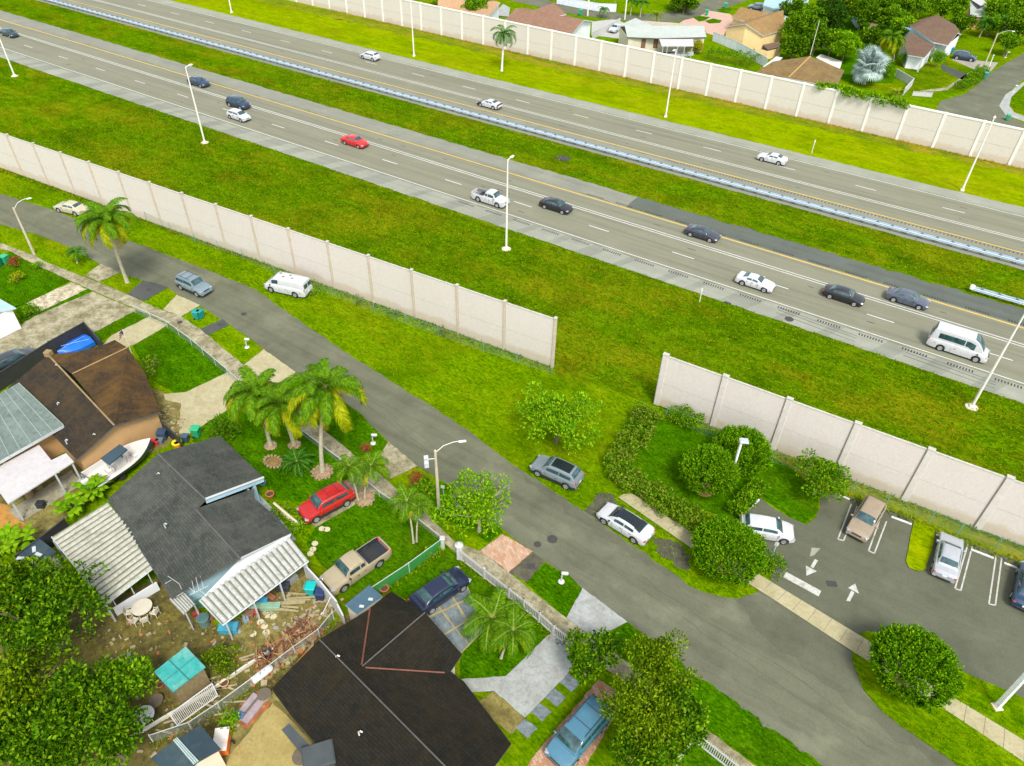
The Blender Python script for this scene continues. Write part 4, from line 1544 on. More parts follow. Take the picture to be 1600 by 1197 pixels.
def crown_clumps(rg, rx, ry, rz, n, cr, hz, rag=.25, fill=.35):
    """clumps of foliage spread through an uneven crown centred at height hz"""
    out = []
    for i in range(n):
        d = unit(rg.normal(size=(1, 3)))[0]
        if d[2] < -.35:
            d[2] *= -.6
        q = 1 - fill * rg.random() ** 1.2 + rag * (rg.random() - .5)
        c = np.array([d[0] * rx * q, d[1] * ry * q, hz + d[2] * rz * q])
        s = cr * rg.uniform(.65, 1.3)
        out.append((c, (s, s, s * .75)))
    for i in range(max(1, n // 5)):
        d = unit(rg.normal(size=(1, 3)))[0] * rg.random() * .5
        out.append((np.array([d[0] * rx, d[1] * ry, hz + d[2] * rz]), (cr * 1.1, cr * 1.1, cr)))
    return out


def tree(name, label, cat, base, rx, rz, h, leaf, n=40, cr=.8, per=70, ll=.26, lw=.13, seed=1, group=None, ry=None, up=.4, trunk=.16, bk=None, rag=.25, limbs=7, fill=.35, shell=.5, lean=(0, 0)):
    rg = np.random.default_rng(seed)
    r2 = random.Random(seed)
    ry = ry or rx
    root = thing(name, label, cat, base, 0, group)
    cl = crown_clumps(rg, rx, ry, rz, n, cr, h, rag, fill)
    cl = [(c + np.array([lean[0], lean[1], 0]), r) for c, r in cl]
    cl = [(np.array([c[0], c[1], max(c[2], r[2] * .8)]), r) for c, r in cl]
    me = leaf_mesh('crown', *clump_leaves(rg, cl, per, ll, lw, up, .7, shell), lm(leaf))
    obj('crown', me, root)
    m = MB()
    fork = Vector((lean[0] * .4, lean[1] * .4, max(.3, h - rz * .75)))
    m.tube([(0, 0, -.05), (lean[0] * .15 + .05, lean[1] * .15, fork.z * .5), fork], [trunk * 1.35, trunk, trunk * .8], 8)
    m.build('trunk', bk or bark, root, smooth=50)
    pick = r2.sample(cl, min(limbs, len(cl)))
    m = MB()
    for c, r in pick:
        c = Vector(c)
        mid = fork.lerp(c, .5) + Vector((r2.uniform(-.2, .2), r2.uniform(-.2, .2), r2.uniform(.0, .3)))
        m.tube([fork, mid, c], [trunk * .6, trunk * .35, trunk * .12], 5)
        for q in range(2):
            e = c + Vector((r2.uniform(-1, 1), r2.uniform(-1, 1), r2.uniform(-.2, .8))) * cr
            m.tube([mid, e], [trunk * .22, trunk * .06], 4)
    m.build('limbs', bk or bark, root, smooth=50)
    return root


def brush_tree(name, label, base, rx, ry, h, seed, group=None, n=1700, low=.25):
    """clipped round tree: dense upright twig tips all over a rounded crown"""
    rg = np.random.default_rng(seed)
    root = thing(name, label, 'tree', base, 0, group)
    d = unit(rg.normal(size=(n, 3)))
    d[:, 2] = np.where(d[:, 2] < -.55, -d[:, 2], d[:, 2])
    q = 1 + .05 * np.sin(d[:, 0] * 5 + seed) * np.cos(d[:, 1] * 4.5 + seed * 2) + rg.normal(size=n) * .045
    z0 = h * (.5 + low * .5)
    rz = h - z0
    C = d * np.array([rx, ry, rz]) * q[:, None] * .93
    C[:, 2] += z0
    k = 30
    ax = unit(d * .75 + np.array([0, 0, .85]) + rg.normal(size=(n, 3)) * .20)
    t = rg.random((n, k))
    P = C[:, None, :] + ax[:, None, :] * (t[:, :, None] * .95 - .42)
    sp = rg.normal(size=(n, k, 3)) * .06 * (1.25 - t[:, :, None])
    P = (P + sp).reshape(-1, 3)
    A = np.repeat(ax, k, 0)
    T = unit(A * .95 + rg.normal(size=A.shape) * .42)
    Nn = unit(np.cross(T, rg.normal(size=T.shape)) + A * .5)
    me = leaf_mesh('crown', P, T, Nn, rg.uniform(.15, .28, len(P)), rg.uniform(.06, .11, len(P)), lm('clip'))
    obj('crown', me, root)
    m = MB()
    m.tube([(0, 0, -.05), (.04, .02, z0 * .6), (0, 0, z0)], [.16, .12, .08], 8)
    for i in range(7):
        a = i * .9 + seed
        m.tube([(0, 0, z0 * .5), (math.cos(a) * rx * .4, math.sin(a) * ry * .4, z0), (math.cos(a) * rx * .75, math.sin(a) * ry * .75, z0 + rz * .4)], [.08, .05, .015], 5)
    m.build('trunk', bark, root, smooth=50)
    m = MB()
    m.lathe([(.85, .02), (.8, .05), (.1, .12)], 14)
    m.build('mulch', m_plain('mulch', (.30, .20, .06, 1), .95, .35, 4), root)
    return root


# palms ------------------------------------------------------------
def frond_mesh(name, L, el, droop, n, ll, mat, seed, hang=.5, w=.07):
    r = random.Random(seed)
    m = MB()
    pts = []
    p = Vector((0, 0, 0))
    a = el
    K = 12
    for i in range(K + 1):
        pts.append(p.copy())
        p = p + Vector((math.cos(a), 0, math.sin(a))) * (L / K)
        a -= droop / K * (1 + 1.2 * i / K)
    for i in range(K):
        wd = .05 * (1 - i / K) + .012
        q0, q1 = pts[i], pts[i + 1]
        m.poly([q0 + Vector((0, -wd, 0)), q1 + Vector((0, -wd * .9, 0)), q1 + Vector((0, wd * .9, 0)), q0 + Vector((0, wd, 0))], 1)
    for i in range(n):
        t = .12 + .88 * i / (n - 1)
        k = min(int(t * K), K - 1)
        b = pts[k].lerp(pts[k + 1], t * K - k)
        tg = (pts[k + 1] - pts[k]).normalized()
        up = Vector((-tg.z, 0, tg.x))
        le = ll * (math.sin(math.pi * (.12 + .80 * t)) ** .7) * r.uniform(.85, 1.12)
        for s in (-1, 1):
            d1 = (tg * (.45 + .35 * t) + Vector((0, s, 0)) * .9 + up * .15).normalized()
            d2 = (d1 + Vector((0, 0, -hang * r.uniform(.7, 1.3)))).normalized()
            d3 = (d1 * .6 + Vector((0, 0, -hang * 1.6))).normalized()
            p1 = b + d1 * le * .35
            p2 = p1 + d2 * le * .35
            p3 = p2 + d3 * le * .3
            wv = tg * w * .5
            m.poly([b - wv * .6, b + wv * .6, p1 + wv, p1 - wv])
            m.poly([p1 - wv, p1 + wv, p2 + wv * .7, p2 - wv * .7])
            m.poly([p2 - wv * .7, p2 + wv * .7, p3])
    me = m.build(name, mat, link=False)
    return me


rach = m_plain('rachis', (.22, .27, .04, 1), .8)
FR = {}


def fronds(kind):
    if kind in FR:
        return FR[kind]
    g, y, o_ = lm('palm'), lm('palmy'), lm('palmo')
    if kind == 'coco':
        S = [(frond_mesh('frond', 3.4, R(70), R(70), 36, .85, [g, rach], 1, .35, .11), 4), (frond_mesh('frond', 3.8, R(42), R(85), 40, .95, [g, rach], 2, .6, .11), 8), (frond_mesh('frond', 3.9, R(22), R(92), 40, .95, [y, rach], 3, .8, .11), 7), (frond_mesh('frond', 3.7, R(-5), R(78), 36, .9, [y, rach], 4, .8, .11), 6), (frond_mesh('frond', 3.1, R(-30), R(60), 26, .8, [o_, rach], 5, .7, .07), 4)]
    elif kind == 'small':
        d = lm('palm')
        S = [(frond_mesh('frond', 1.9, R(60), R(85), 22, .55, [d, rach], 6, .5, .07), 5), (frond_mesh('frond', 2.0, R(32), R(100), 22, .6, [d, rach], 7, .6, .07), 7), (frond_mesh('frond', 1.8, R(8), R(90), 20, .55, [y, rach], 8, .7, .07), 3)]
    elif kind == 'royal':
        d = lm('palmd')
        S = [(frond_mesh('frond', 3.2, R(75), R(80), 26, .8, [d, rach], 9, .5, .10), 4), (frond_mesh('frond', 3.4, R(45), R(115), 26, .85, [d, rach], 10, .7, .10), 7), (frond_mesh('frond', 3.2, R(15), R(110), 24, .8, [d, rach], 11, .8, .10), 6)]
    elif kind == 'dark':
        d = lm('palmd')
        S = [(frond_mesh('frond', 1.6, R(55), R(85), 20, .5, [d, rach], 12, .4, .07), 6), (frond_mesh('frond', 1.7, R(25), R(80), 20, .5, [d, rach], 13, .5, .07), 8)]
    elif kind == 'cycad':
        d = lm('palmd')
        S = [(frond_mesh('frond', 1.9, R(60), R(70), 26, .38, [d, rach], 14, .15, .06), 8), (frond_mesh('frond', 2.1, R(35), R(80), 26, .40, [d, rach], 15, .2, .06), 12), (frond_mesh('frond', 2.0, R(10), R(60), 26, .38, [d, rach], 16, .2, .06), 9)]
    elif kind == 'date':
        d = lm('palmy')
        S = [(frond_mesh('frond', 2.6, R(62), R(60), 28, .5, [d, rach], 17, .2, .06), 9), (frond_mesh('frond', 2.8, R(38), R(80), 28, .5, [g, rach], 18, .3, .06), 10), (frond_mesh('frond', 2.6, R(10), R(70), 26, .5, [d, rach], 19, .3, .06), 9)]
    FR[kind] = S
    return S


def palm(name, label, base, top, kind='coco', scale=1.0, t0=.2, seed=1, group=None, bk=None, ring=None, more=1.0, nuts=False):
    """base on the ground and top of the trunk, both world points"""
    r = random.Random(seed)
    base, top = Vector(base), Vector(top)
    root = thing(name, label, 'palm tree', base, 0, group)
    tp = top - base
    m = MB()
    bow = Vector((tp.y, -tp.x, 0)) * .04 - Vector((tp.x, tp.y, 0)) * .18
    K = 8
    pts = [tp * (i / K) + bow * math.sin(math.pi * i / K) for i in range(K + 1)]
    m.tube([(0, 0, -.1)] + pts, [t0 * 1.5] + [t0 * (1.35 if i == 0 else 1 - .35 * i / K) for i in range(K + 1)], 9)
    m.build('trunk', bk or palm_bark, root, smooth=50)
    if kind == 'royal':
        m = MB()
        m.tube([tp - Vector((0, 0, .1)), tp + Vector((0, 0, .7)), tp + Vector((0, 0, 1.3))], [t0 * .75, t0 * .8, t0 * .4], 8)
        m.build('crownshaft', lm('palmd'), root)
        tp = tp + Vector((0, 0, 1.1))
    az = r.uniform(0, 6)
    for me, k in fronds(kind):
        k = max(1, int(round(k * more)))
        for i in range(k):
            o = obj('frond', me, root)
            o.location = tp + Vector((0, 0, -.05))
            o.rotation_euler = (r.uniform(-.25, .25), r.uniform(-.15, .15), az + 2 * math.pi * (i + r.uniform(-.25, .25)) / k)
            s = scale * r.uniform(.82, 1.12)
            o.scale = (s, s, s)
        az += 1.1
    if nuts:
        m = MB()
        for i in range(6):
            a = i * 1.05
            m.lathe([(.02, -.14), (.11, -.07), (.13, 0), (.09, .1), (.02, .14)], 8, tp + Vector((math.cos(a) * .28, math.sin(a) * .28, -.35 - .1 * (i % 2))))
        m.build('coconuts', lm('palmo'), root, smooth=60)
    if ring:
        m = MB()
        for i in range(70):
            a = i * 2.4
            rr = ring * (.30 + .70 * (i / 70))
            m.rbox((math.cos(a) * rr, math.sin(a) * rr, .06 + .05 * (1 - i / 70)), (r.uniform(.2, .34), r.uniform(.16, .26), .16), a, .05)
        m.build('stone_ring', m_plain('ring_stone', (.27, .19, .11, 1), .9, .45, 2.6), root)
    return root


def top_of(px, py, z):
    return G(px, py, z)


CP = 'coconut palms beside the street'
palm('coconut_palm', 'tall coconut palm with bare curved trunk beside the upper street', G(199, 441), G(167, 343, 9.0), 'coco', 1.05, .2, 3, CP, nuts=True)
palm('coconut_palm', 'tallest coconut palm standing in a ring of stones on the lawn', G(504, 738), G(509, 606, 9.2), 'coco', 1.12, .2, 5, CP, ring=.95, nuts=True)
palm('coconut_palm', 'middle coconut palm leaning towards the ringed palm', G(460, 696), G(436, 632, 6.2), 'coco', .98, .18, 7, CP, ring=.5)
palm('coconut_palm', 'yellowing coconut palm leftmost of the lawn group', G(423, 697), G(400, 612, 6.4), 'coco', .98, .18, 8, CP, ring=.5)
palm('small_palm', 'small dark green palm with short trunk on the grass verge', G(121, 411), G(119, 393, 1.7), 'dark', .95, .09, 9)
SPG = 'slim palms along the front lawns'
palm('slim_palm', 'slim palm with thin trunk in the stones beside the red suv', G(560, 783), G(545, 729, 4.2), 'small', .95, .09, 11, SPG)
palm('slim_palm', 'fuller slim palm behind the stones beside the red suv', G(570, 780), G(580, 728, 4.0), 'small', 1.15, .10, 12, SPG, ring=.85)
palm('slim_palm', 'slim palm by the chain link corner with yellow fronds', G(646, 848), G(636, 783, 4.2), 'small', 1.05, .09, 13, SPG)
palm('slim_palm', 'second thin palm trunk by the chain link corner', G(651, 846), G(655, 790, 3.9), 'small', .8, .08, 14, SPG)
palm('slim_palm', 'palm with upright pale fronds between slabs and picket fence', G(772, 1000), G(769, 965, 2.3), 'small', 1.45, .12, 15, SPG)
palm('slim_palm', 'palm with leaning pale trunk on the lawn by the white driveway', G(783, 1028), G(802, 985, 2.6), 'small', 1.25, .10, 16, SPG)
palm('cycad', 'low dark cycad with stiff rosette on the lawn', G(464, 728), G(464, 722, .5), 'cycad', .95, .22, 17)
palm('royal_palm', 'royal palm with pale trunk in front of the far wall', G(784, 111), G(787, 64, 5.4), 'royal', 1.12, .22, 18, None, royal_bark)
palm('royal_palm', 'slender palm poking up before the brown far roof', G(848, 40), G(848, 34, 1.2), 'royal', .5, .12, 19, None, royal_bark, more=.5)
palm('date_palm', 'bushy yellow green date palm behind the grey roofed house', G(1027, 38), G(1026, 24, 2.2), 'date', .85, .25, 20)
palm('coconut_palm', 'far coconut palm beside the brown roofed far house', G(1396, 95), G(1394, 60, 5.0), 'coco', 1.0, .18, 21, CP)
palm('cycad', 'dark spiky palm behind the far wall near the vine', G(1402, 152), G(1402, 146, .8), 'date', .75, .2, 22)
palm('small_palm', 'small dark palm on the far street verge', G(944, 26), G(944, 15, 1.8), 'dark', 1.2, .1, 23)
for i, (x, y, lab) in enumerate(((890, 8, 'bottle palm leftmost along the far white wall'), (908, 8, 'second bottle palm along the far white wall'), (928, 10, 'bottle palm in the middle of the far white wall'), (960, 12, 'bottle palm at the right end of the far white wall'), (985, 24, 'palm at the corner of the far street'), (1000, 26, 'low palm beside the corner of the far street'), (1380, 30, 'far palm among the dense trees right of the pale hut'), (1530, 58, 'drooping palm on the far right front lawn'), (1556, 56, 'second drooping palm left of the far street lamp'))):
    palm('far_palm', lab, G(x, y), G(x, y, 0) + Vector((.2, 0, 3.2 if i < 6 else 2.0)), 'dark' if i < 6 else 'royal', 1.3 if i < 6 else .95, .14, 30 + i, 'palms in the far neighbourhood')

# silver fan palm
def fan_palm(label, base, h, seed):
    r = random.Random(seed)
    root = thing('fan_palm', label, 'palm tree', base)
    m = MB()
    m.tube([(0, 0, -.1), (0, 0, h)], [.32, .25], 9)
    m.build('trunk', bark_p, root, smooth=50)
    fm = MB()
    for i in range(26):
        a = R(-150) + R(300) * i / 25
        L = 1.25 * (.75 + .25 * math.cos(a * .6))
        d = Vector((math.cos(a), math.sin(a), 0))
        s = Vector((-d.y, d.x, 0)) * .085
        b = Vector((1.2, 0, 0))
        z1 = Vector((0, 0, -.10 * abs(a)))
        fm.poly([b, b + d * L * .55 + s + z1 * .5, b + d * L * .55 - s + z1 * .5])
        fm.poly([b + d * L * .55 - s + z1 * .5, b + d * L * .55 + s + z1 * .5, b + d * L + Vector((0, 0, -.3)) + z1])
    fm.poly([(0, -.03, 0), (1.2, -.02, 0), (1.2, .02, 0), (0, .03, 0)])
    me = fm.build('fan_leaf', lm('silver'), link=False)
    for i in range(36):
        o = obj('fan_leaf', me, root)
        el = [1.45, .95, .5, .05, -.45, .7][i % 6]
        o.location = (0, 0, h + .1 - .1 * (i % 5))
        o.rotation_euler = (r.uniform(-.4, .4), -el + r.uniform(-.15, .15), i * 2.4)
        s = r.uniform(1.35, 1.85)
        o.scale = (s, s, s)
    return root


fan_palm('large silvery blue fan palm behind the far wall', G(1350, 132), 3.6, 4)

# clipped round trees of the car park
RT = 'clipped round trees around the car park'


def pxr(px, py, z, r):
    return r / ppm(G(px, py, z))


for i, (cx, cy, rpx, h, lab) in enumerate(((1108, 737, 41, 3.7, 'round clipped tree on the lawn left of the car park lamp'), (1158, 706, 41, 3.6, 'round clipped tree behind the lamp against the sound wall'), (1138, 862, 53, 3.1, 'round clipped tree at the end of the long hedge by the pavement'), (1427, 1042, 61, 3.7, 'large round clipped tree on the grass island over the pavement'))):
    p = G(cx, cy, h * .62)
    rr = rpx / ppm(p) * .98
    brush_tree('clipped_tree', lab, (p.x, p.y, 0), rr, rr, h, 40 + i, RT, int(100 * rr * rr + 170 * rr))
# other trees near the street
p = G(872, 655, 3.0)
tree('spreading_tree', 'loose spreading light green tree on the grass near the silver suv', 'tree', (p.x, p.y, 0), 4.2, 1.4, 3.4, 'lime', 84, .58, 70, .30, .16, 50, trunk=.16, rag=.5, fill=.8, ry=3.3, limbs=16)
p = G(748, 795, 2.8)
tree('street_tree', 'open light green tree hanging over the brick driveway apron', 'tree', (p.x, p.y, 0), 3.1, 1.7, 3.0, 'lime', 60, .56, 66, .27, .14, 51, trunk=.14, rag=.45, fill=.7, limbs=14, bk=bark_p)
p = G(1282, 748, 2.0)
tree('bushy_tree', 'bushy tree at the lawn corner beside the first parking bays', 'tree', (p.x, p.y, 0), 2.1, 1.4, 2.2, 'bright', 42, .55, 95, .24, .13, 52, trunk=.10, bk=bark_p)
p = G(918, 1025, 2.5)
tree('street_tree', 'small dark leafed tree at the end of the picket fence', 'tree', (p.x, p.y, 0), 2.0, 1.2, 2.9, 'mango', 26, .55, 95, .30, .17, 53, trunk=.10, bk=bark_p, rag=.4, limbs=8)
p = G(1028, 1048, 4.2)
tree('shade_tree', 'tall olive green tree leaning over the street end of the bricks', 'tree', (p.x, p.y, 0), 2.0, 2.2, 4.3, 'olive', 50, .62, 95, .21, .11, 54, trunk=.18, rag=.35)
p = G(1002, 1120, 4.2)
tree('shade_tree', 'broad yellowish shade tree over the light blue minivan', 'tree', (p.x, p.y, 0), 2.1, 2.2, 4.2, 'olive', 56, .62, 95, .21, .11, 55, trunk=.2, rag=.35)
p = G(1050, 1125, 3.0)
tree('shade_tree', 'dark leafed tree beside the corner of the white slat fence', 'tree', (p.x, p.y, 0), 1.9, 2.0, 3.0, 'mango', 36, .6, 90, .28, .15, 56, trunk=.15, rag=.35)
p = G(1006, 1195, 3.0)
tree('shade_tree', 'dark shade tree cut by the bottom edge of the photo', 'tree', (p.x, p.y, 0), 2.0, 1.8, 3.2, 'mango', 32, .6, 90, .25, .13, 57, trunk=.15)

# big garden trees at lower left
BG = 'dense garden trees at the lower left'
for i, (x, y, z, rx, rz, n, lf, lab) in enumerate(((66, 962, 4.0, 3.7, 3.1, 92, 'mango', 'large dense mango tree beside the metal patio roof'), (18, 938, 3.9, 2.7, 2.4, 46, 'olive', 'yellowish topped tree at the left edge behind the mango tree'), (35, 1080, 3.2, 2.4, 2.2, 40, 'olive', 'olive green tree below the large mango tree'), (138, 1092, 3.0, 2.0, 2.0, 34, 'mango', 'leafy tree in the middle of the lower left thicket'), (200, 1062, 2.3, 1.3, 1.2, 20, 'bright', 'small bright tree left of the teal roofed shed'), (172, 1158, 2.8, 1.75, 1.7, 28, 'mango', 'leafy tree between the round white table and bottom edge'), (90, 1165, 3.0, 2.1, 2.0, 36, 'mango', 'dense tree at the bottom left corner'), (12, 1160, 3.2, 2.1, 2.0, 34, 'mango', 'tree in the very corner at bottom left'))):
    p = G(x, y, z)
    tree('garden_tree', lab, 'tree', (p.x, p.y, 0), rx, rz, z, lf, int(n * 1.05), .66, 74, .30, .15, 60 + i, BG, trunk=.2, rag=.42, fill=.4, shell=.7)


def bush(name, label, px, py, rx, rz, leaf, seed, n=14, cr=.4, per=110, ll=.2, lw=.1, group=None, ry=None, z=None):
    hz = rz * .8 if z is None else z
    p = G(px, py, hz)
    return tree(name, label, 'shrub', (p.x, p.y, 0), rx, rz, hz, leaf, n, cr, per, ll, lw, seed, group, ry, trunk=.05, limbs=5, rag=.3)


bush('shrub', 'round leafy shrub against the right sound wall end', 1075, 655, 1.5, .9, 'bright', 70, 22, .45)
bush('shrub', 'lime shrub to the left of the round wall shrub', 1048, 650, .8, .6, 'lime', 69, 10, .35)
bush('shrub', 'loose shrub at the top end of the long hedge', 1005, 652, 1.2, 1.1, 'hedge', 71, 20, .45)
bush('shrub', 'low shrub by the white hatchback and handicap sign', 1205, 884, 1.1, .6, 'bright', 72, 18, .35)
bush('shrub', 'citrus bush beside the teal roofed shed', 345, 1035, 1.1, 1.0, 'olive', 73, 22, .4)
bush('shrub', 'leafy weed beside the blue roofed shed', 358, 1130, .7, .7, 'lime', 74, 12, .3)
bush('shrub', 'small croton bush with yellow leaves on the left lawn', 26, 435, .8, .6, 'yellow', 75, 10, .3)
bush('shrub', 'small green bush on the left lawn near the pavement', 58, 415, .6, .5, 'lime', 76, 8, .3)
bush('shrub', 'red brown shrub beside the green bins at far left', 22, 410, .9, .5, 'red', 77, 12, .3)
bush('shrub', 'dark shrub row behind the light blue roofed house', 44, 488, 1.1, .5, 'bright', 78, 16, .35)
bush('shrub', 'tall wispy shrub on the lawn by the brown roof', 234, 575, .7, 1.1, 'hedge', 79, 16, .35, ry=1.6)
bush('shrub', 'leafy plant behind the green bin on the lawn', 352, 672, 1.3, 1.0, 'palm', 80, 20, .4, ll=.4, lw=.1)
bush('shrub', 'dry reddish shrub on the verge near the lamp', 648, 752, .9, .5, 'red', 81, 12, .3)
bush('shrub', 'leafy banana like plant by the fence behind the lamp', 662, 770, .8, .8, 'bright', 82, 12, .35, ll=.4, lw=.16)
bush('shrub', 'reddish shrub beside the slim palms', 572, 702, .45, .8, 'red', 83, 8, .25)
bush('shrub', 'small plant on the lawn below the green mesh fence', 676, 866, .7, .4, 'lime', 84, 8, .25)
bush('shrub', 'yellow flower shrub at the grey far house corner', 1087, 75, 1.5, 1.3, 'yellow', 85, 26, .5, ll=.3)
bush('shrub', 'clipped green bush beside the carport of the far white house', 1466, 94, 1.5, 1.9, 'clip', 86, 34, .5)
bush('shrub', 'smaller clipped bush behind it by the far white house', 1473, 75, 1.1, 1.5, 'clip', 87, 20, .45)
bush('shrub', 'round bush right of the silver fan palm', 1385, 112, 1.6, 1.5, 'bright', 88, 30, .5)
bush('shrub', 'garden bush beside the porch of the brown roofed far house', 1410, 95, 1.5, 1.2, 'bright', 89, 20, .5)
bush('shrub', 'flower bed shrub by the front steps of the slate roofed house', 440, 800, .9, .4, 'hedge', 90, 14, .28)
bush('shrub', 'pale variegated shrub at the carport corner', 458, 822, .9, .5, 'lime', 91, 14, .3)
for i, (x, y) in enumerate(((490, 457), (560, 470), (615, 490), (690, 520))):
    bush('weed', ('tall weed at the foot of the left wall beside the white van', 'dry weed below the middle of the left wall', 'leafy weed along the left wall foot', 'sparse weed at the right part of the left wall')[i], x, y, .8, .45, ('lime', 'olive', 'bright', 'olive')[i], 92 + i, 7, .25, 60, group='weeds at the wall foot')


def hedge(label, path, w, h, leaf, seed, per=120):
    rg = np.random.default_rng(seed)
    pts = gp(path)
    root = thing('hedge', label, 'hedge', pts[0])
    o = np.array(pts[0])
    cl = []
    for a, b in zip(pts, pts[1:]):
        L = (b - a).length
        d = (b - a).normalized()
        nr = Vector((-d.y, d.x, 0))
        k = int(L * 2.6)
        for i in range(k):
            for s in (-.5, .5, 0):
                c = a.lerp(b, (i + rg.random()) / k) + nr * s * w * rg.uniform(.5, 1.0)
                hh = h * rg.uniform(.55, .95)
                cl.append((np.array([c.x, c.y, hh - .25]) - o, (.36, .36, .38)))
    obj('foliage', leaf_mesh('foliage', *clump_leaves(rg, cl, per, .24, .14, .5, .7, .45), lm(leaf)), root)
    m = MB()
    for c, r in cl[::4]:
        m.tube([(c[0], c[1], 0), (c[0], c[1], c[2])], [.03, .012], 4)
    m.build('stems', bark, root)
    return root


hedge('long l shaped hedge around the clipped lawn beside the pavement', [(1012, 655), (985, 700), (958, 740), (1000, 767), (1060, 807), (1120, 847)], 2.3, 1.5, 'hedge', 5, 150)
hedge('short clipped hedge in front of the white hatchback', [(1184, 765), (1145, 813)], 1.2, 1.5, 'bright', 6)
hedge('low hedge along the curb of the far right street', [(1535, 112), (1520, 128), (1497, 142)], 2.4, 1.3, 'bright', 7, 90)
hedge('long green hedge row behind the far wall by the white fence', [(1105, 92), (1140, 98), (1180, 106)], 3.4, 2.6, 'bright', 8, 85)
hedge('low border hedge beside the far corner lawn', [(1042, 12), (1062, 20), (1085, 10)], 2.0, 1.0, 'bright', 9, 90)
# vine over the far wall
rg = np.random.default_rng(3)
a, b = pF0 + dF * 5.75 * 5.8, pF0 + dF * 5.75 * 3.0
cl = []
for i in range(40):
    t = rg.random()
    q = a.lerp(b, t)
    cl.append((np.array([q.x, q.y + rg.uniform(-.5, .9), 5.9 + rg.uniform(-.5, .4) - .3 * abs(t - .4)]), (.7, .6, .5)))
root = thing('vine', 'bright green vine growing over the top of the far wall', 'vine', (a.x, a.y, 0))
P, T, Nn, l_, w_ = clump_leaves(rg, cl, 70, .38, .24, .2, .7, .5)
obj('foliage', leaf_mesh('foliage', P - np.array([a.x, a.y, 0]), T, Nn, l_, w_, lm('lime')), root)

# far trees behind the wall
FT = 'trees in the far neighbourhood'
for i, (x, y, z, rx, rz, n, lf, lab) in enumerate(((1257, 44, 4.2, 3.6, 3.9, 72, 'bright', 'big bright tree right of the yellow house'), (1296, 32, 5.5, 3.0, 5.0, 70, 'dark', 'tall dark tree behind the big bright tree'), (1322, 72, 3.0, 2.7, 2.2, 40, 'lime', 'light lime tree above the silver fan palm'), (1348, 22, 3.5, 3.2, 3.0, 50, 'mango', 'tree above the pale hut'), (1372, 8, 4, 3.5, 3.2, 50, 'bright', 'tree at the top edge above the palms'), (1420, 12, 4, 3.8, 3.2, 55, 'bright', 'light tree at the top behind the brown roof'), (1475, 12, 3.6, 4.6, 2.8, 75, 'bright', 'broad bright tree behind the brown roofed house'), (1412, 45, 2.5, 2.4, 2.2, 32, 'lime', 'yellow green tree left of the brown roof'), (1560, 22, 3.5, 3.4, 2.6, 46, 'bright', 'tree in front of the grey roofed corner house'), (1592, 10, 3.5, 4.0, 3.0, 50, 'lime', 'lime tree at the top right corner'), (1596, 45, 3.2, 3.2, 2.6, 46, 'mango', 'dark tree at the right edge by the grey sedan'), (1240, 75, 2.5, 2.0, 1.8, 26, 'mango', 'low dark tree behind the olive roof'), (1357, 60, 2.6, 1.8, 2.0, 22, 'bright', 'leafy tree beside the pale hut'), (742, 16, 3.0, 2.4, 2.0, 30, 'bright', 'leafy tree in front of the tan far roof'), (757, 8, 3.2, 1.8, 2.0, 22, 'mango', 'darker tree behind the leafy tree by the tan roof'), (1070, 4, 2.5, 3.0, 2.0, 30, 'mango', 'tree at the top beside the far street corner'), (690, -6, 2.5, 2.5, 2, 22, 'bright', 'tree behind the wall left of the tan roof'), (1330, -12, 4, 4, 3.4, 40, 'lime', 'tree crowning the top edge behind the pale hut'), (1520, -14, 4, 4, 3.4, 40, 'lime', 'tree at the top edge left of the grey corner roof'), (1275, 62, 3.2, 2.4, 2.6, 34, 'mango', 'dark leafy tree above the ridge of the olive roof'), (1300, 66, 3.0, 2.2, 2.2, 28, 'bright', 'bright tree between the olive roof and lime tree'), (1372, 62, 3, 2.2, 2.0, 28, 'mango', 'leafy tree left of the far coconut palm'), (1392, 28, 3.2, 2.8, 2.4, 34, 'bright', 'bushy tree between the hut and the brown roof'), (1505, 40, 2.6, 2.0, 1.8, 22, 'mango', 'small dark tree left of the orange house'), (1548, 40, 2.4, 1.8, 1.6, 22, 'bright', 'bright tree in front of the orange house wall'), (1575, 68, 2.4, 1.8, 1.6, 20, 'bright', 'small bright tree beside the grey far sedan'), (1245, 20, 4, 3.0, 3.2, 40, 'mango', 'tree above the big bright tree at the top'), (1310, 8, 4, 3.4, 3.2, 44, 'olive', 'olive tree at the top edge left of the small hut'), (1450, -10, 4, 4, 3, 40, 'lime', 'yellow green tree at the top edge behind the broad tree'))):
    p = G(x, y, z)
    tree('far_tree', lab, 'tree', (p.x, p.y, 0), rx * 1.12, rz, z, lf, int(n * 1.3), .85, 42, .48, .28, 110 + i, FT, trunk=.2, rag=.3)


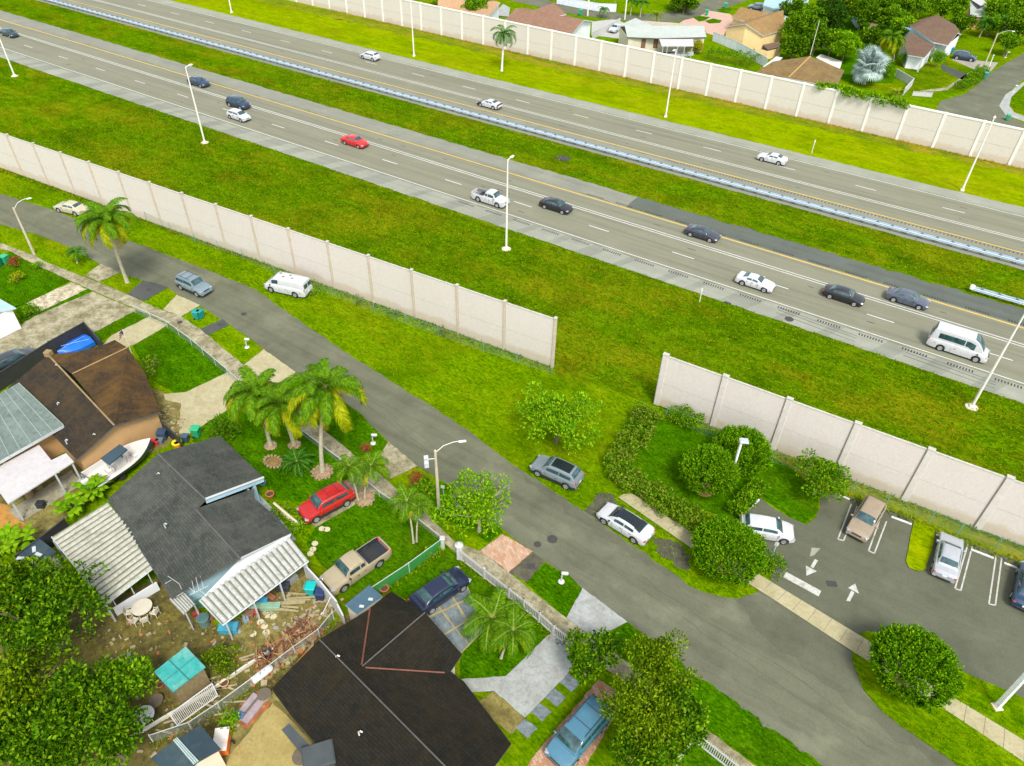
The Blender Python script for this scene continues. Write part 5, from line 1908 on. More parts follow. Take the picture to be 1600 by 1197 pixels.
# banana plants
def banana(label, px, py, n, h, seed):
    r = random.Random(seed)
    p = G(px, py, 0)
    root = thing('banana_plant', label, 'plant', p)
    m = MB()
    for k in range(4):
        x, y = r.uniform(-.5, .5), r.uniform(-.5, .5)
        m.tube([(x, y, 0), (x, y, h * .6)], [.11, .08], 7)
    m.build('stems', lm('lime'), root)
    for k in range(n):
        m = MB()
        a = k * 2.4
        L = r.uniform(1.1, 1.8)
        el = r.uniform(.5, 1.25)
        b = Vector((math.cos(a), math.sin(a), 0)) * r.uniform(.05, .5) + Vector((0, 0, h * .5))
        q = []
        pz = b.copy()
        for i in range(7):
            q.append(pz.copy())
            pz = pz + Vector((math.cos(a) * math.cos(el), math.sin(a) * math.cos(el), math.sin(el))) * L / 6
            el -= .28
        s = Vector((-math.sin(a), math.cos(a), 0))
        for i in range(6):
            w0, w1 = (.27 * math.sin(math.pi * (j / 6) ** .8) + .015 for j in (i, i + 1))
            dz = Vector((0, 0, .10))
            m.mesh([q[i] - s * w0 - dz * w0 * 3, q[i], q[i] + s * w0 - dz * w0 * 3, q[i + 1] - s * w1 - dz * w1 * 3, q[i + 1], q[i + 1] + s * w1 - dz * w1 * 3], [(0, 1, 4, 3), (1, 2, 5, 4)])
        m.build('leaf', lm('bright'), root, smooth=60)
    return root


banana('banana clump between the white boat and the slate roof', 150, 776, 20, 1.9, 1)
banana('banana clump leaning out beside the first banana clump', 118, 800, 14, 1.6, 2)
banana('banana plant at the left edge above the mango tree', 14, 860, 16, 1.9, 3)
banana('banana plant right of the left edge banana', 38, 855, 14, 1.7, 4)
# ------------------------------------------------------------------ houses
sh_slate = m_shingle('slate_shingle', (.043, .049, .043, 1), (.062, .070, .061, 1), (.12, .12, .10, 1), .4, .5, .2)
sh_black = m_shingle('black_shingle', (.014, .0138, .0108, 1), (.020, .0192, .0152, 1), (.038, .027, .013, 1), .4, .5, .2)
sh_brown = m_shingle('brown_shingle', (.040, .029, .019, 1), (.058, .040, .025, 1), (.13, .072, .02, 1), .75)
sh_brown2 = m_shingle('dark_brown_shingle', (.030, .026, .021, 1), (.043, .036, .028, 1), (.085, .055, .022, 1), .5)
sh_far = m_shingle('far_brown_shingle', (.22, .125, .085, 1), (.27, .16, .11, 1), (.32, .2, .13, 1), .3)
sh_umber = m_shingle('umber_shingle', (.13, .085, .06, 1), (.17, .11, .075, 1), (.22, .15, .1, 1), .3)
sh_olive = m_shingle('olive_shingle', (.15, .10, .045, 1), (.20, .14, .065, 1), (.30, .20, .08, 1), .4)
sh_gold = m_shingle('golden_shingle', (.24, .15, .065, 1), (.30, .19, .08, 1), (.38, .26, .12, 1), .35)
sh_tan = m_shingle('tan_shingle', (.40, .24, .13, 1), (.46, .29, .17, 1), (.5, .35, .2, 1), .3)
rf_green = m_concrete('grey_green_roofing', (.17, .22, .19, 1), (.085, .12, .105, 1), .7, .6)
rf_grey = m_shingle('pale_grey_roofing', (.36, .40, .37, 1), (.41, .45, .41, 1), (.45, .48, .45, 1), .3, 1.0, .3)
rf_blue = m_plain('pale_blue_roofing', (.30, .46, .55, 1), .6, .1, .6, kind='Position')
rf_white = m_plain('white_metal_roof', (.47, .445, .44, 1), .5, .1, 2.4, kind='Position', dirt=(.45, .42, .38, 1), dirt_amt=.4)
metal_w = m_plain('corrugated_white', (.43, .44, .41, 1), .5, .2, 4.5, kind='Position', dirt=(.22, .21, .13, 1), dirt_amt=.8)
metal_v = m_plain('rib_valley', (.15, .145, .10, 1), .7, .3, 1.0, kind='Position')  # darker colour on the valley strips, deepens the contrast between ribs
metal_o = m_plain('corrugated_weathered', (.36, .36, .29, 1), .55, .22, 4.0, kind='Position', dirt=(.15, .14, .08, 1), dirt_amt=.85)
ridge_t = m_plain('ridge_tan', (.26, .18, .08, 1), .9, .25, 1.5, kind='Position')
ridge_g = m_plain('ridge_grey', (.085, .082, .075, 1), .9, .2, 2, kind='Position')
copper = m_plain('valley_rust', (.17, .055, .03, 1), .7, .25, 2, kind='Position')
wall_blue = m_plain('wall_pale_blue', (.34, .52, .60, 1), .8, .08, 1, kind='Position')
wall_tan = m_plain('wall_tan', (.46, .28, .12, 1), .85, .08, 1, kind='Position', dirt=(.5, .33, .16, 1), dirt_amt=.4)
wall_white = m_plain('wall_white', (.72, .74, .76, 1), .8, .06, 1, kind='Position')
wall_cream = m_plain('wall_cream', (.62, .55, .43, 1), .85, .08, 1, kind='Position')
wall_yel = m_plain('wall_yellow', (.80, .58, .28, 1), .85, .06, 1, kind='Position')
wall_gold = m_plain('wall_gold', (.72, .42, .03, 1), .85, .08, 1, kind='Position')
wall_orange = m_plain('wall_orange', (.60, .27, .12, 1), .85, .1, 1, kind='Position')
trim_w = m_plain('trim_white', (.47, .50, .50, 1), .5, .06, 2, kind='Position')
trim_dark = m_plain('shutter_brown', (.20, .10, .06, 1), .7, .15, 3)
pane_m = m_plain('window_pane', (.04, .06, .07, 1), .1, .2, 2)
fascia_d = m_plain('fascia_dark', (.06, .055, .05, 1), .7)


def P3(l):
    return [G(x, y, z) for x, y, z in l]


def roof(root, name, pts, mat, t=.16, fas=None):
    m = MB()
    m.slab(P3(pts), t, 0, 1)
    return m.build(name, [mat, fas or fascia_d], root, uv=True)


def ridge(root, name, pts, mat, r=.09):
    m = MB()
    p = P3(pts)
    for a, b in zip(p, p[1:]):
        d = (b - a).normalized()
        s = Vector((-d.y, d.x, 0)).normalized() * r * 1.6
        u = Vector((0, 0, .045))
        m.mesh([a - s + u * .3, a + u * 1.6, a + s + u * .3, b - s + u * .3, b + u * 1.6, b + s + u * .3], [(0, 1, 4, 3), (1, 2, 5, 4), (0, 2, 1), (3, 4, 5), (0, 3, 5, 2)])
    return m.build(name, mat, root)


def walls(root, pts, mat, inset=.45, name='wall', t=.12):
    """walls under a ring of eave points (x, y, z); each side runs from the ground to its own top edge"""
    p = P3(pts)
    c = sum(p, Vector((0, 0, 0))) / len(p)
    q = []
    for a in p:
        d = Vector((a.x - c.x, a.y - c.y, 0))
        k = max(0, 1 - inset * 1.35 / d.length)
        q.append(Vector((c.x + d.x * k, c.y + d.y * k, a.z - .12)))
    n = len(q)
    m = MB()
    vs = [Vector((a.x, a.y, -.1)) for a in q] + q
    ar = sum(q[i].x * q[(i + 1) % n].y - q[(i + 1) % n].x * q[i].y for i in range(n)) > 0
    for i in range(n):
        j = (i + 1) % n
        f = (i, j, n + j, n + i)
        m.mesh([vs[k] for k in (f if ar else f[::-1])], [(0, 1, 2, 3)])
    m.build(name, mat, root, uv=True)
    return q


def corr(root, name, a, b, c, d, mat, ribs, hgt=.07, t=.03):
    """ribbed sheet: ribs run from edge a-b to edge d-c"""
    a, b, c, d = P3([a, b, c, d])
    m = MB()
    K = ribs * 4
    prof = (0, 0, 1, 1)
    rows = []
    for i in range(K + 1):
        f = i / K
        z = Vector((0, 0, hgt * prof[i % 4]))
        rows.append((a.lerp(b, f) + z, d.lerp(c, f) + z))
    vs = []
    for p, q in rows:
        vs += [p, q, p - Vector((0, 0, t)), q - Vector((0, 0, t))]
    fs = []
    for i in range(K):
        o, e = i * 4, i * 4 + 4
        fs += [(o, e, e + 1, o + 1), (o + 2, o + 3, e + 3, e + 2), (o, o + 2, e + 2, e), (o + 1, e + 1, e + 3, o + 3)]
    m.mesh(vs, fs)
    for i in range(K):
        if i % 4 == 0:
            m.m[i * 4] = 1
    return m.build(name, [mat, metal_v], root)


def posts(root, lst, z, r=.06, mat=None, name='post'):
    for x, y in lst:
        p = G(x, y, z)
        m = MB()
        m.box((p.x, p.y, z / 2), (r * 2, r * 2, z))
        m.build(name, mat or trim_w, root)


def vent_pipe(root, px, py, z, mat=None):
    p = G(px, py, z)
    m = MB()
    m.tube([p - Vector((0, 0, .15)), p + Vector((0, 0, .32)), p + Vector((.10, .05, .42)), p + Vector((.24, .1, .36))], .05, 7)
    m.build('vent_pipe', mat or trim_w, root, smooth=50)


def window(root, a, b, h, mat=None, frame=None, off=.06, bars=2):
    """window between wall points a and b (x, y, z at the sill), height h"""
    p, q = P3([a, b])
    q.z = p.z
    d = (q - p)
    L = d.length
    d.normalize()
    n = Vector((d.y, -d.x, 0))
    if n.dot(CAMP - p) < 0:
        n = -n
    rz = math.atan2(d.y, d.x)
    c = (p + q) / 2 + n * off
    m = MB()
    m.box((c.x, c.y, p.z + h / 2), (L + .12, .06, h + .12), rz)
    f = m.build('window', frame or trim_w, root)
    m = MB()
    cc = c + n * .035
    for i in range(bars):
        t = (i + .5) / bars - .5
        e = cc + d * (t * L)
        m.box((e.x, e.y, p.z + h / 2), (L / bars - .08, .02, h - .08), rz)
    m.build('pane', mat or pane_m, f)


def house(name, label, px, cat='house'):
    return thing(name, label, cat, G(*px), absolute=True)


# slate roofed house in the middle
h = house('house', 'low house with dark slate shingle roof between two white metal patio covers', (330, 830))
Z1, ZR = 2.7, 4.2
roof(h, 'roof', [(247, 709, ZR), (321, 780, ZR), (304, 797, 3.82), (375, 872, 3.82), (268, 935, Z1), (168, 780, Z1)], sh_slate, .16, ridge_g)
roof(h, 'front_roof', [(247, 709, ZR), (343, 681, Z1), (412, 746, Z1), (321, 780, ZR)], sh_slate, .16, trim_w)
roof(h, 'porch_roof', [(306, 795, 3.82), (397, 763, 2.6), (398, 779, 2.5), (424, 801, 2.5), (443, 820, 2.5), (455, 833, 2.5), (376, 871, 3.82)], sh_slate, .16, trim_w)
ridge(h, 'ridge_cap', [(247, 709, ZR), (321, 780, ZR)], ridge_g, .05)
ridge(h, 'ridge_cap', [(306, 796, 3.84), (375, 872, 3.84)], ridge_g, .05)
m = MB()
a_, b_ = P3([(321, 780, ZR), (412, 746, Z1)])
dz = Vector((0, 0, -.62))
off = (G(343, 681, Z1) - G(412, 746, Z1)).normalized() * .12
m.mesh([a_ + off, b_ + off, b_ + off + dz, a_ + off + dz], [(0, 1, 2, 3), (3, 2, 1, 0)])
m.build('gable_board', wall_blue, h)
m = MB()
m.tube([a_ + Vector((0, 0, .02)), b_ + Vector((0, 0, .02))], .09, 6)
m.build('barge_board', trim_w, h)
q = walls(h, [(247, 709, ZR), (343, 681, Z1), (412, 746, Z1), (400, 772, 2.5), (455, 833, 2.5), (375, 872, 3.8), (268, 935, Z1), (168, 780, Z1)], wall_blue, .6)
m = MB()
bb = G(400, 772, 1.3)
m.box((bb.x - .5, bb.y - .35, 1.15), (.9, .08, 2.1), -.24)
m.build('door', trim_w, h)
for x, y, z in ((247, 744, 3.6), (258, 823, 3.6)):
    vent_pipe(h, x, y, z)
m = MB()
for zz in (0,):
    m.slab(P3([(395, 762, .12), (425, 793, .12), (462, 842, .12), (437, 850, .12), (380, 790, .12)]), .15)
m.build('porch_floor', conc_w, h)
m = MB()
p0, p1 = G(428, 786, .85), G(464, 816, .85)
for i in range(13):
    e = p0.lerp(p1, i / 12)
    m.lathe([(.05, .15), (.09, .3), (.04, .5), (.07, .8)], 6, (e.x, e.y, 0))
m.tube([p0 + Vector((0, 0, .02)), p1 + Vector((0, 0, .02))], .11, 4)
m.build('balustrade', m_plain('balustrade_cream', (.66, .58, .36, 1), .9, .12, 3), h)

pc = thing('patio_cover', 'weathered corrugated metal patio roof left of the slate roof', 'patio roof', G(165, 880), absolute=True)
corr(pc, 'metal_roof', (81, 839, 2.45), (145, 903, 2.4), (228, 896, 2.62), (165, 786, 2.66), metal_o, 20)
corr(pc, 'metal_roof', (145, 903, 2.4), (165, 945, 2.35), (249, 880, 2.6), (228, 896, 2.62), metal_o, 9) if False else None
m = MB()
a_, b_, c_, d_ = P3([(81, 839, 2.38), (165, 946, 2.30), (250, 880, 2.55), (167, 785, 2.6)])
m.tube([a_, b_, c_], .06, 5)
m.build('gutter', trim_w, pc)
posts(pc, [(84, 845), (124, 893), (164, 943), (247, 884)], 2.3)
m = MB()
wa, wb = G(183, 962, 0), G(250, 921, 0)
d_ = (wb - wa).normalized()
for t0, t1, zz0, zz1 in ((0, 1, 0, .95),):
    c_ = wa.lerp(wb, .5)
    m.box((c_.x, c_.y, .47), ((wb - wa).length, .1, .95), math.atan2(d_.y, d_.x))
m.build('half_wall', wall_white, pc)
m = MB()
for t in (.08, .5, .92):
    c_ = wa.lerp(wb, t)
    m.box((c_.x, c_.y, 1.62), (.07, .07, 1.35), math.atan2(d_.y, d_.x))
m.build('window_post', trim_w, pc)
pc_ = bpy.data.objects[pc.name]
for ch in list(pc_.children):
    if ch.name.startswith('metal_roof'):
        D.objects.remove(ch)
corr(pc, 'metal_roof', (81, 839, 2.45), (165, 945, 2.35), (249, 880, 2.6), (167, 785, 2.66), metal_o, 17, .11)

cp = thing('carport', 'white corrugated carport roof on posts right of the slate roof', 'carport', G(400, 910), absolute=True)
corr(cp, 'metal_roof', (312, 937, 2.55), (452, 839, 2.6), (482, 876, 2.35), (348, 976, 2.3), metal_w, 17, .10)
roof(cp, 'flashing', [(375, 873, 2.95), (455, 834, 2.62), (452, 842, 2.6), (311, 939, 2.56)], trim_w, .05, trim_w)
m = MB()
m.tube(P3([(312, 938, 2.5), (348, 977, 2.26), (482, 877, 2.3)]), .07, 5)
m.build('gutter', trim_w, cp)
posts(cp, [(352, 972), (396, 941), (437, 911), (478, 880)], 2.28, .05)
aw = thing('awning', 'small white ribbed awning between the two metal roofs', 'awning', G(285, 945), absolute=True)
corr(aw, 'metal_roof', (264, 937, 2.3), (284, 921, 2.4), (305, 944, 2.3), (287, 961, 2.2), metal_w, 6, .08)
posts(aw, [(290, 958), (303, 944)], 2.15, .04)

# black roofed house at the bottom
h = house('house', 'large house with black shingle roof and rust coloured valleys at the bottom', (600, 1080))
roof(h, 'back_roof', [(499, 999, 4.2), (740, 1242, 4.2), (700, 1310, 3.0), (540, 1215, 2.7), (457, 1121, 2.7), (424, 1076, 2.7)], sh_black, .16)
roof(h, 'front_roof', [(499, 999, 4.2), (577, 951, 3.0), (611, 924, 2.7), (577, 950, 3.0), (565, 1042, 3.75), (702, 1049, 2.7), (725, 1065, 2.62), (799, 1162, 2.7), (740, 1242, 4.2)], sh_black, .16) if False else None
roof(h, 'front_roof', [(499, 999, 4.2), (578, 951, 3.02), (566, 1041, 3.72)], sh_black, .16)
roof(h, 'front_roof', [(499, 999, 4.2), (566, 1041, 3.72), (703, 1048, 2.7), (725, 1065, 2.66), (799, 1162, 2.66), (740, 1242, 4.2)], sh_black, .16)
roof(h, 'gable_roof', [(566, 1041, 3.74), (664, 957, 3.74), (611, 924, 2.7), (578, 950, 3.04)], sh_black, .16)
roof(h, 'gable_roof', [(566, 1041, 3.74), (664, 957, 3.74), (722, 1022, 2.7), (703, 1050, 2.72)], sh_black, .16)
ridge(h, 'ridge_cap', [(499, 999, 4.22), (740, 1242, 4.22)], ridge_g, .03)
ridge(h, 'ridge_cap', [(566, 1041, 3.76), (664, 957, 3.76)], ridge_g, .03)
ridge(h, 'valley_flashing', [(578, 951, 3.06), (565, 1039, 3.76)], copper, .035)
ridge(h, 'valley_flashing', [(571, 1043, 3.74), (695, 1051, 2.78)], copper, .035)
walls(h, [(499, 999, 4.1), (611, 924, 2.7), (664, 957, 3.6), (722, 1022, 2.7), (703, 1049, 2.7), (799, 1162, 2.7), (740, 1242, 4.0), (700, 1310, 3.0), (540, 1215, 2.7), (424, 1076, 2.7)], wall_cream, .5)
for x, y, z in ((526, 1029, 3.95), (561, 1147, 3.5)):
    vent_pipe(h, x, y, z, m_plain('pipe_cream', (.7, .66, .55, 1), .6))
roof(h, 'lean_to_roof', [(440, 1140, 2.5), (452, 1130, 2.62), (530, 1215, 2.62), (512, 1228, 2.5)], m_plain('felt_dark', (.05, .06, .062, 1), .85, .2, 1, kind='Position'), .1)
m = MB()
p = G(497, 1180, 2.9)
m.rbox((p.x, p.y, 2.75), (1.9, 1.5, .5), .9, .08)
m.build('roof_box', m_plain('felt_dark', (.05, .06, .062, 1), .85, .2, 1, kind='Position'), h)

# brown roofed house at left
h = house('house', 'house with stained brown shingle roof and tan gable wall at left', (130, 640))
roof(h, 'back_roof', [(75, 553, 4.1), (113, 583, 4.1), (179, 664, 4.1), (120, 718, 2.7), (60, 790, 2.7), (10, 640, 2.7), (19, 600, 2.8)], sh_brown, .16) if False else None
roof(h, 'back_roof', [(75, 554, 4.1), (179, 665, 4.1), (120, 718, 2.72), (12, 606, 2.72)], sh_brown2, .16, ridge_g)
roof(h, 'front_roof', [(113, 584, 4.1), (199, 543, 4.1), (227, 584, 2.9), (250, 644, 2.7), (179, 665, 4.1)], sh_brown, .16, ridge_g)
roof(h, 'side_roof', [(75, 554, 4.1), (113, 584, 4.1), (199, 543, 4.1), (179, 531, 3.2), (164, 538, 3.0), (85, 559, 3.4)], sh_brown, .16, ridge_g)
ridge(h, 'ridge_cap', [(75, 554, 4.12), (179, 665, 4.12)], ridge_t, .05)
ridge(h, 'ridge_cap', [(113, 584, 4.12), (199, 543, 4.12)], ridge_t, .05)
walls(h, [(75, 554, 3.6), (179, 531, 3.0), (200, 545, 3.6), (227, 584, 2.8), (250, 644, 2.7), (179, 665, 4.0), (120, 718, 2.7), (12, 606, 2.7)], wall_tan, .35)
for x, y, z in ((88, 575, 3.7), (91, 634, 3.2), (104, 692, 3.0), (147, 683, 3.2)):
    vent_pipe(h, x, y, z)
m = MB()
p = G(76, 553, 4.2)
m.rbox((p.x, p.y, 4.2), (.6, .6, .7), .4, .05)
m.build('chimney', ridge_t, h)
fr = thing('flat_roof_annex', 'grey green flat roofed annex behind the brown roof', 'house annex', G(30, 690), absolute=True)
roof(fr, 'flat_roof', [(-60, 650, 3.3), (29, 598, 3.3), (99, 664, 3.3), (0, 720, 3.3), (-40, 745, 3.3)], rf_green, .3, trim_w)
m = MB()
for i in range(9):
    t = i / 8
    a_ = G(-60, 650, 3.315).lerp(G(29, 598, 3.315), t)
    b_ = G(-40, 745, 3.315).lerp(G(99, 664, 3.315), t)
    d_ = (b_ - a_).normalized()
    s = Vector((-d_.y, d_.x, 0)) * .035
    m.mesh([a_ - s, a_ + s, b_ + s, b_ - s], [(0, 3, 2, 1)])
m.build('roof_seams', m_plain('seam_pale', (.24, .29, .26, 1), .8), fr)
walls(fr, [(-60, 650, 3.1), (29, 598, 3.1), (99, 664, 3.1), (0, 720, 3.1)], wall_tan, .5)
pt = thing('patio_cover', 'flat white metal patio roof with stepped edge beside the brown roof', 'patio roof', G(55, 740), absolute=True)
roof(pt, 'metal_roof', [(-40, 752, 2.7), (0, 728, 2.7), (61, 695, 2.7), (80, 719, 2.7), (103, 708, 2.7), (115, 721, 2.7), (12, 787, 2.6), (0, 770, 2.62), (-20, 780, 2.6)], rf_white, .12, trim_w)
posts(pt, [(86, 741), (16, 781), (112, 723)], 2.55, .06)
m = MB()
for a_, b_ in (((86, 741, 1.6), (92, 738, 2.55)), ((99, 765, .2), (97, 761, .9))):
    m.tube(P3([a_, b_]), .05, 4)
m.build('brace', trim_w, pt)
h = house('house', 'white house with pale blue roof cut by the left edge', (0, 500))
roof(h, 'roof', [(-60, 440, 3.1), (0, 467, 3.1), (25, 481, 2.8), (0, 487, 2.8), (-60, 520, 2.8)], rf_blue, .14, trim_w)
walls(h, [(-60, 440, 3.0), (0, 467, 3.0), (25, 481, 2.75), (-60, 520, 2.75)], wall_white, .4)

# ---- houses beyond the far wall
h = house('house', 'reddish brown roofed white house behind the far wall', (860, 50))
ZE = 3.6
roof(h, 'roof', [(806, 13, 5.2), (912, 31, 5.2), (889, 58, ZE), (783, 38, ZE)], sh_far, .2, trim_w)
roof(h, 'roof', [(806, 13, 5.2), (912, 31, 5.2), (927, 33, 4.0), (822, 13, 4.0)], sh_far, .2, trim_w)
roof(h, 'rear_roof', [(832, 17, 4.9), (866, 4, 5.9), (885, 22, 4.9), (866, 26, 4.6)], sh_far, .2, trim_w)
walls(h, [(783, 38, ZE), (889, 56, ZE), (912, 31, 5.0), (926, 33, 3.9), (806, 13, 4.5)], wall_white, .3)
for a_ in (906, 913):
    window(h, (a_, 49, 1.5), (a_ + 3, 49, 1.5), .9, bars=1)
h = house('house', 'tan roofed house mostly behind the far wall at top', (740, 20))
roof(h, 'roof', [(684, 0, 4.6), (742, -8, 4.6), (782, 4, 4.4), (765, 24, 3.4), (684, 14, 3.4)], sh_tan, .2, trim_w)
walls(h, [(684, 0, 4.2), (742, -8, 4.2), (782, 4, 4.2), (765, 24, 3.4), (684, 14, 3.4)], wall_white, .3)
roof(h, 'patio_slab', [(770, 24, .2), (786, 6, .2), (797, 12, .2), (795, 26, .2)], conc_w, .2)
h = house('house', 'grey green roofed house with brown shutters behind the far wall', (1040, 70))
roof(h, 'roof', [(976, 40, 4.3), (1100, 40, 4.3), (1104, 58, 3.1), (1030, 60, 3.1), (980, 58, 3.1)], rf_grey, .18, fascia_d)
roof(h, 'rear_roof', [(966, 40, 3.9), (993, 28, 4.7), (1020, 40, 4.25), (976, 40, 4.25)], rf_grey, .18, trim_w)
walls(h, [(966, 41, 3.8), (993, 30, 4.2), (1100, 38, 4.2), (1104, 58, 3.1), (980, 58, 3.1)], wall_cream, .3)
for a_ in (1001, 1020):
    window(h, (a_, 74, .9), (a_ + 6, 74, .9), 1.7, trim_dark, trim_dark, .3, 1)
pr = thing('porch', 'white screened porch of the grey roofed far house', 'porch', G(1056, 76), absolute=True)
roof(pr, 'porch_roof', [(1030, 61, 3.0), (1083, 61, 3.0), (1084, 72, 2.5), (1034, 72, 2.5)], rf_white, .1, trim_w)
m = MB()
m.slab(P3([(1034, 84, .5), (1083, 80, .5), (1084, 83, .5), (1036, 88, .5)]), .5)
m.build('porch_base', trim_w, pr)
posts(pr, [(1036, 73), (1043, 73), (1059, 73), (1070, 73), (1082, 72)], 2.4, .07)
h = house('house', 'yellow house with golden brown roof beside the white panel fence', (1180, 60))
roof(h, 'roof', [(1165, 37, 5.0), (1224, 16, 5.0), (1226, 46, 3.0), (1193, 56, 3.0)], sh_gold, .18, trim_w)
roof(h, 'roof', [(1165, 37, 5.0), (1224, 16, 5.0), (1196, 22, 3.2), (1134, 42, 3.2)], sh_gold, .18, trim_w)
roof(h, 'wing_roof', [(1157, 11, 4.2), (1200, 20, 4.2), (1194, 32, 3.3), (1157, 32, 3.0), (1143, 27, 3.0)], sh_gold, .18, trim_w)
walls(h, [(1134, 43, 3.1), (1165, 38, 4.85), (1193, 56, 3.0), (1226, 46, 3.0), (1224, 18, 4.8), (1196, 22, 3.2)], wall_yel, .25)
walls(h, [(1143, 28, 2.9), (1157, 31, 2.9), (1194, 32, 3.0), (1200, 22, 3.2), (1157, 13, 3.2)], wall_yel, .3, 'wing_wall')
window(h, (1155, 58, 1.6), (1160, 59, 1.6), .8, m_plain('shutter_tan', (.4, .32, .2, 1), .7), trim_w, .2, 1)
window(h, (1165, 62, 1.2), (1170, 63, 1.2), 1.3, m_plain('shutter_tan', (.4, .32, .2, 1), .7), trim_w, .2, 1)
window(h, (1204, 58, 1.4), (1208, 57, 1.4), 1.1, pane_m, wall_gold, .2, 1)
sd = thing('shed', 'small brown roofed yellow shed beside the yellow house', 'shed', G(1205, 80), absolute=True)
roof(sd, 'roof', [(1192, 70, 2.4), (1216, 65, 2.4), (1223, 72, 2.0), (1200, 78, 2.0)], sh_umber, .12)
walls(sd, [(1180, 74, 2.0), (1192, 70, 2.3), (1216, 65, 2.3), (1223, 73, 1.9), (1200, 79, 1.9)], wall_yel, .1)
h = house('house', 'flat pale blue roofed building at the top edge', (1220, 10))
roof(h, 'flat_roof', [(1192, 8, 3.6), (1200, -12, 3.6), (1270, -20, 3.6), (1262, 4, 3.6), (1208, 13, 3.6)], rf_blue, .35, rf_blue)
walls(h, [(1192, 8, 3.4), (1200, -12, 3.4), (1270, -20, 3.4), (1262, 4, 3.4), (1208, 13, 3.4)], wall_white, .3)
h = house('house', 'olive brown hip roofed house right behind the far wall', (1262, 125))
roof(h, 'roof', [(1266, 88, 5.0), (1232, 122, 3.0), (1306, 137, 3.0)], sh_olive, .18, trim_w)
roof(h, 'roof', [(1266, 88, 5.0), (1306, 137, 3.0), (1319, 110, 3.0)], sh_olive, .18, trim_w)
roof(h, 'roof', [(1266, 88, 5.0), (1208, 96, 3.9), (1172, 118, 3.0), (1232, 122, 3.0)], sh_olive, .18, trim_w)
ridge(h, 'ridge_cap', [(1266, 88, 5.04), (1232, 121, 3.06)], m_plain('ridge_gold', (.42, .24, .07, 1), .9), .10)
walls(h, [(1232, 121, 2.9), (1305, 136, 2.9), (1318, 110, 2.9), (1266, 90, 4.0), (1172, 118, 2.9)], wall_blue, .3)
m = MB()
m.slab(P3([(1192, 104, 2.7), (1213, 88, 2.7), (1223, 90, 2.7), (1206, 106, 2.6)]), .1)
m.build('patio_roof', m_plain('patio_grey', (.5, .53, .5, 1), .6), h)
m = MB()
m.slab(P3([(1275, 90, .3), (1283, 84, .3), (1316, 96, .3), (1312, 108, .3)]), .2)
m.build('terrace', m_plain('terrace_pale', (.74, .70, .62, 1), .8), h)
h = house('house', 'white house with two brown gable roofs by the far street', (1455, 60))
roof(h, 'roof', [(1427, 44, 4.4), (1465, 23, 5.2), (1497, 51, 4.6), (1481, 71, 3.2), (1459, 66, 3.6)], sh_umber, .18, trim_w)
roof(h, 'roof', [(1417, 36, 3.6), (1465, 23, 5.2), (1427, 44, 4.4)], sh_umber, .18, trim_w)
roof(h, 'roof', [(1465, 23, 5.2), (1493, 39, 3.6), (1502, 54, 3.6), (1497, 51, 4.6)], sh_umber, .18, trim_w)
roof(h, 'garage_roof', [(1409, 61, 3.4), (1425, 52, 3.8), (1461, 71, 3.8), (1444, 90, 2.8), (1419, 86, 2.8)], sh_umber, .18, trim_w)
walls(h, [(1417, 36, 3.5), (1427, 44, 4.2), (1481, 70, 3.2), (1502, 54, 3.6), (1465, 24, 4.6)], wall_white, .2)
walls(h, [(1409, 61, 3.2), (1425, 54, 3.6), (1461, 71, 3.5), (1444, 89, 2.7), (1420, 86, 2.7)], wall_white, .3, 'garage_wall')
m = MB()
m.slab(P3([(1412, 42, 3.6), (1428, 44, 4.2), (1462, 70, 3.4), (1456, 68, 2.9), (1428, 50, 3.6)]), .1)
m.build('gable_board', wall_blue, h)
posts(h, [(1441, 92), (1462, 76)], 2.6, .14)
h = house('house', 'grey roofed orange house at the top right', (1535, 30))
roof(h, 'roof', [(1516, 2, 4.0), (1540, 8, 4.4), (1556, 12, 4.0), (1550, 26, 3.0), (1516, 25, 3.0)], rf_grey, .2, trim_w)
roof(h, 'upper_roof', [(1518, 0, 4.4), (1528, -10, 4.4), (1542, 6, 4.5), (1532, 9, 4.4)], rf_white, .2)
walls(h, [(1516, 3, 3.8), (1540, 9, 4.2), (1556, 13, 3.9), (1550, 26, 3.0), (1516, 25, 3.0)], wall_orange, .3)
h = house('hut', 'pale hut among the dense far trees', (1361, 50), 'hut')
roof(h, 'roof', [(1356, 45, 2.7), (1361, 36, 3.1), (1372, 38, 2.7), (1368, 46, 2.7)], sh_umber, .12, trim_w)
walls(h, [(1356, 45, 2.6), (1361, 37, 2.6), (1372, 38, 2.6), (1368, 46, 2.6)], trim_w, .1)
h = house('hut', 'small white roofed hut higher up among the far trees', (1342, 22), 'hut')
roof(h, 'roof', [(1335, 14, 2.7), (1350, 15, 2.7), (1350, 23, 2.7), (1343, 26, 2.7)], rf_white, .12, trim_w)
walls(h, [(1335, 14, 2.6), (1350, 15, 2.6), (1350, 23, 2.6), (1343, 26, 2.6)], wall_blue, .1)

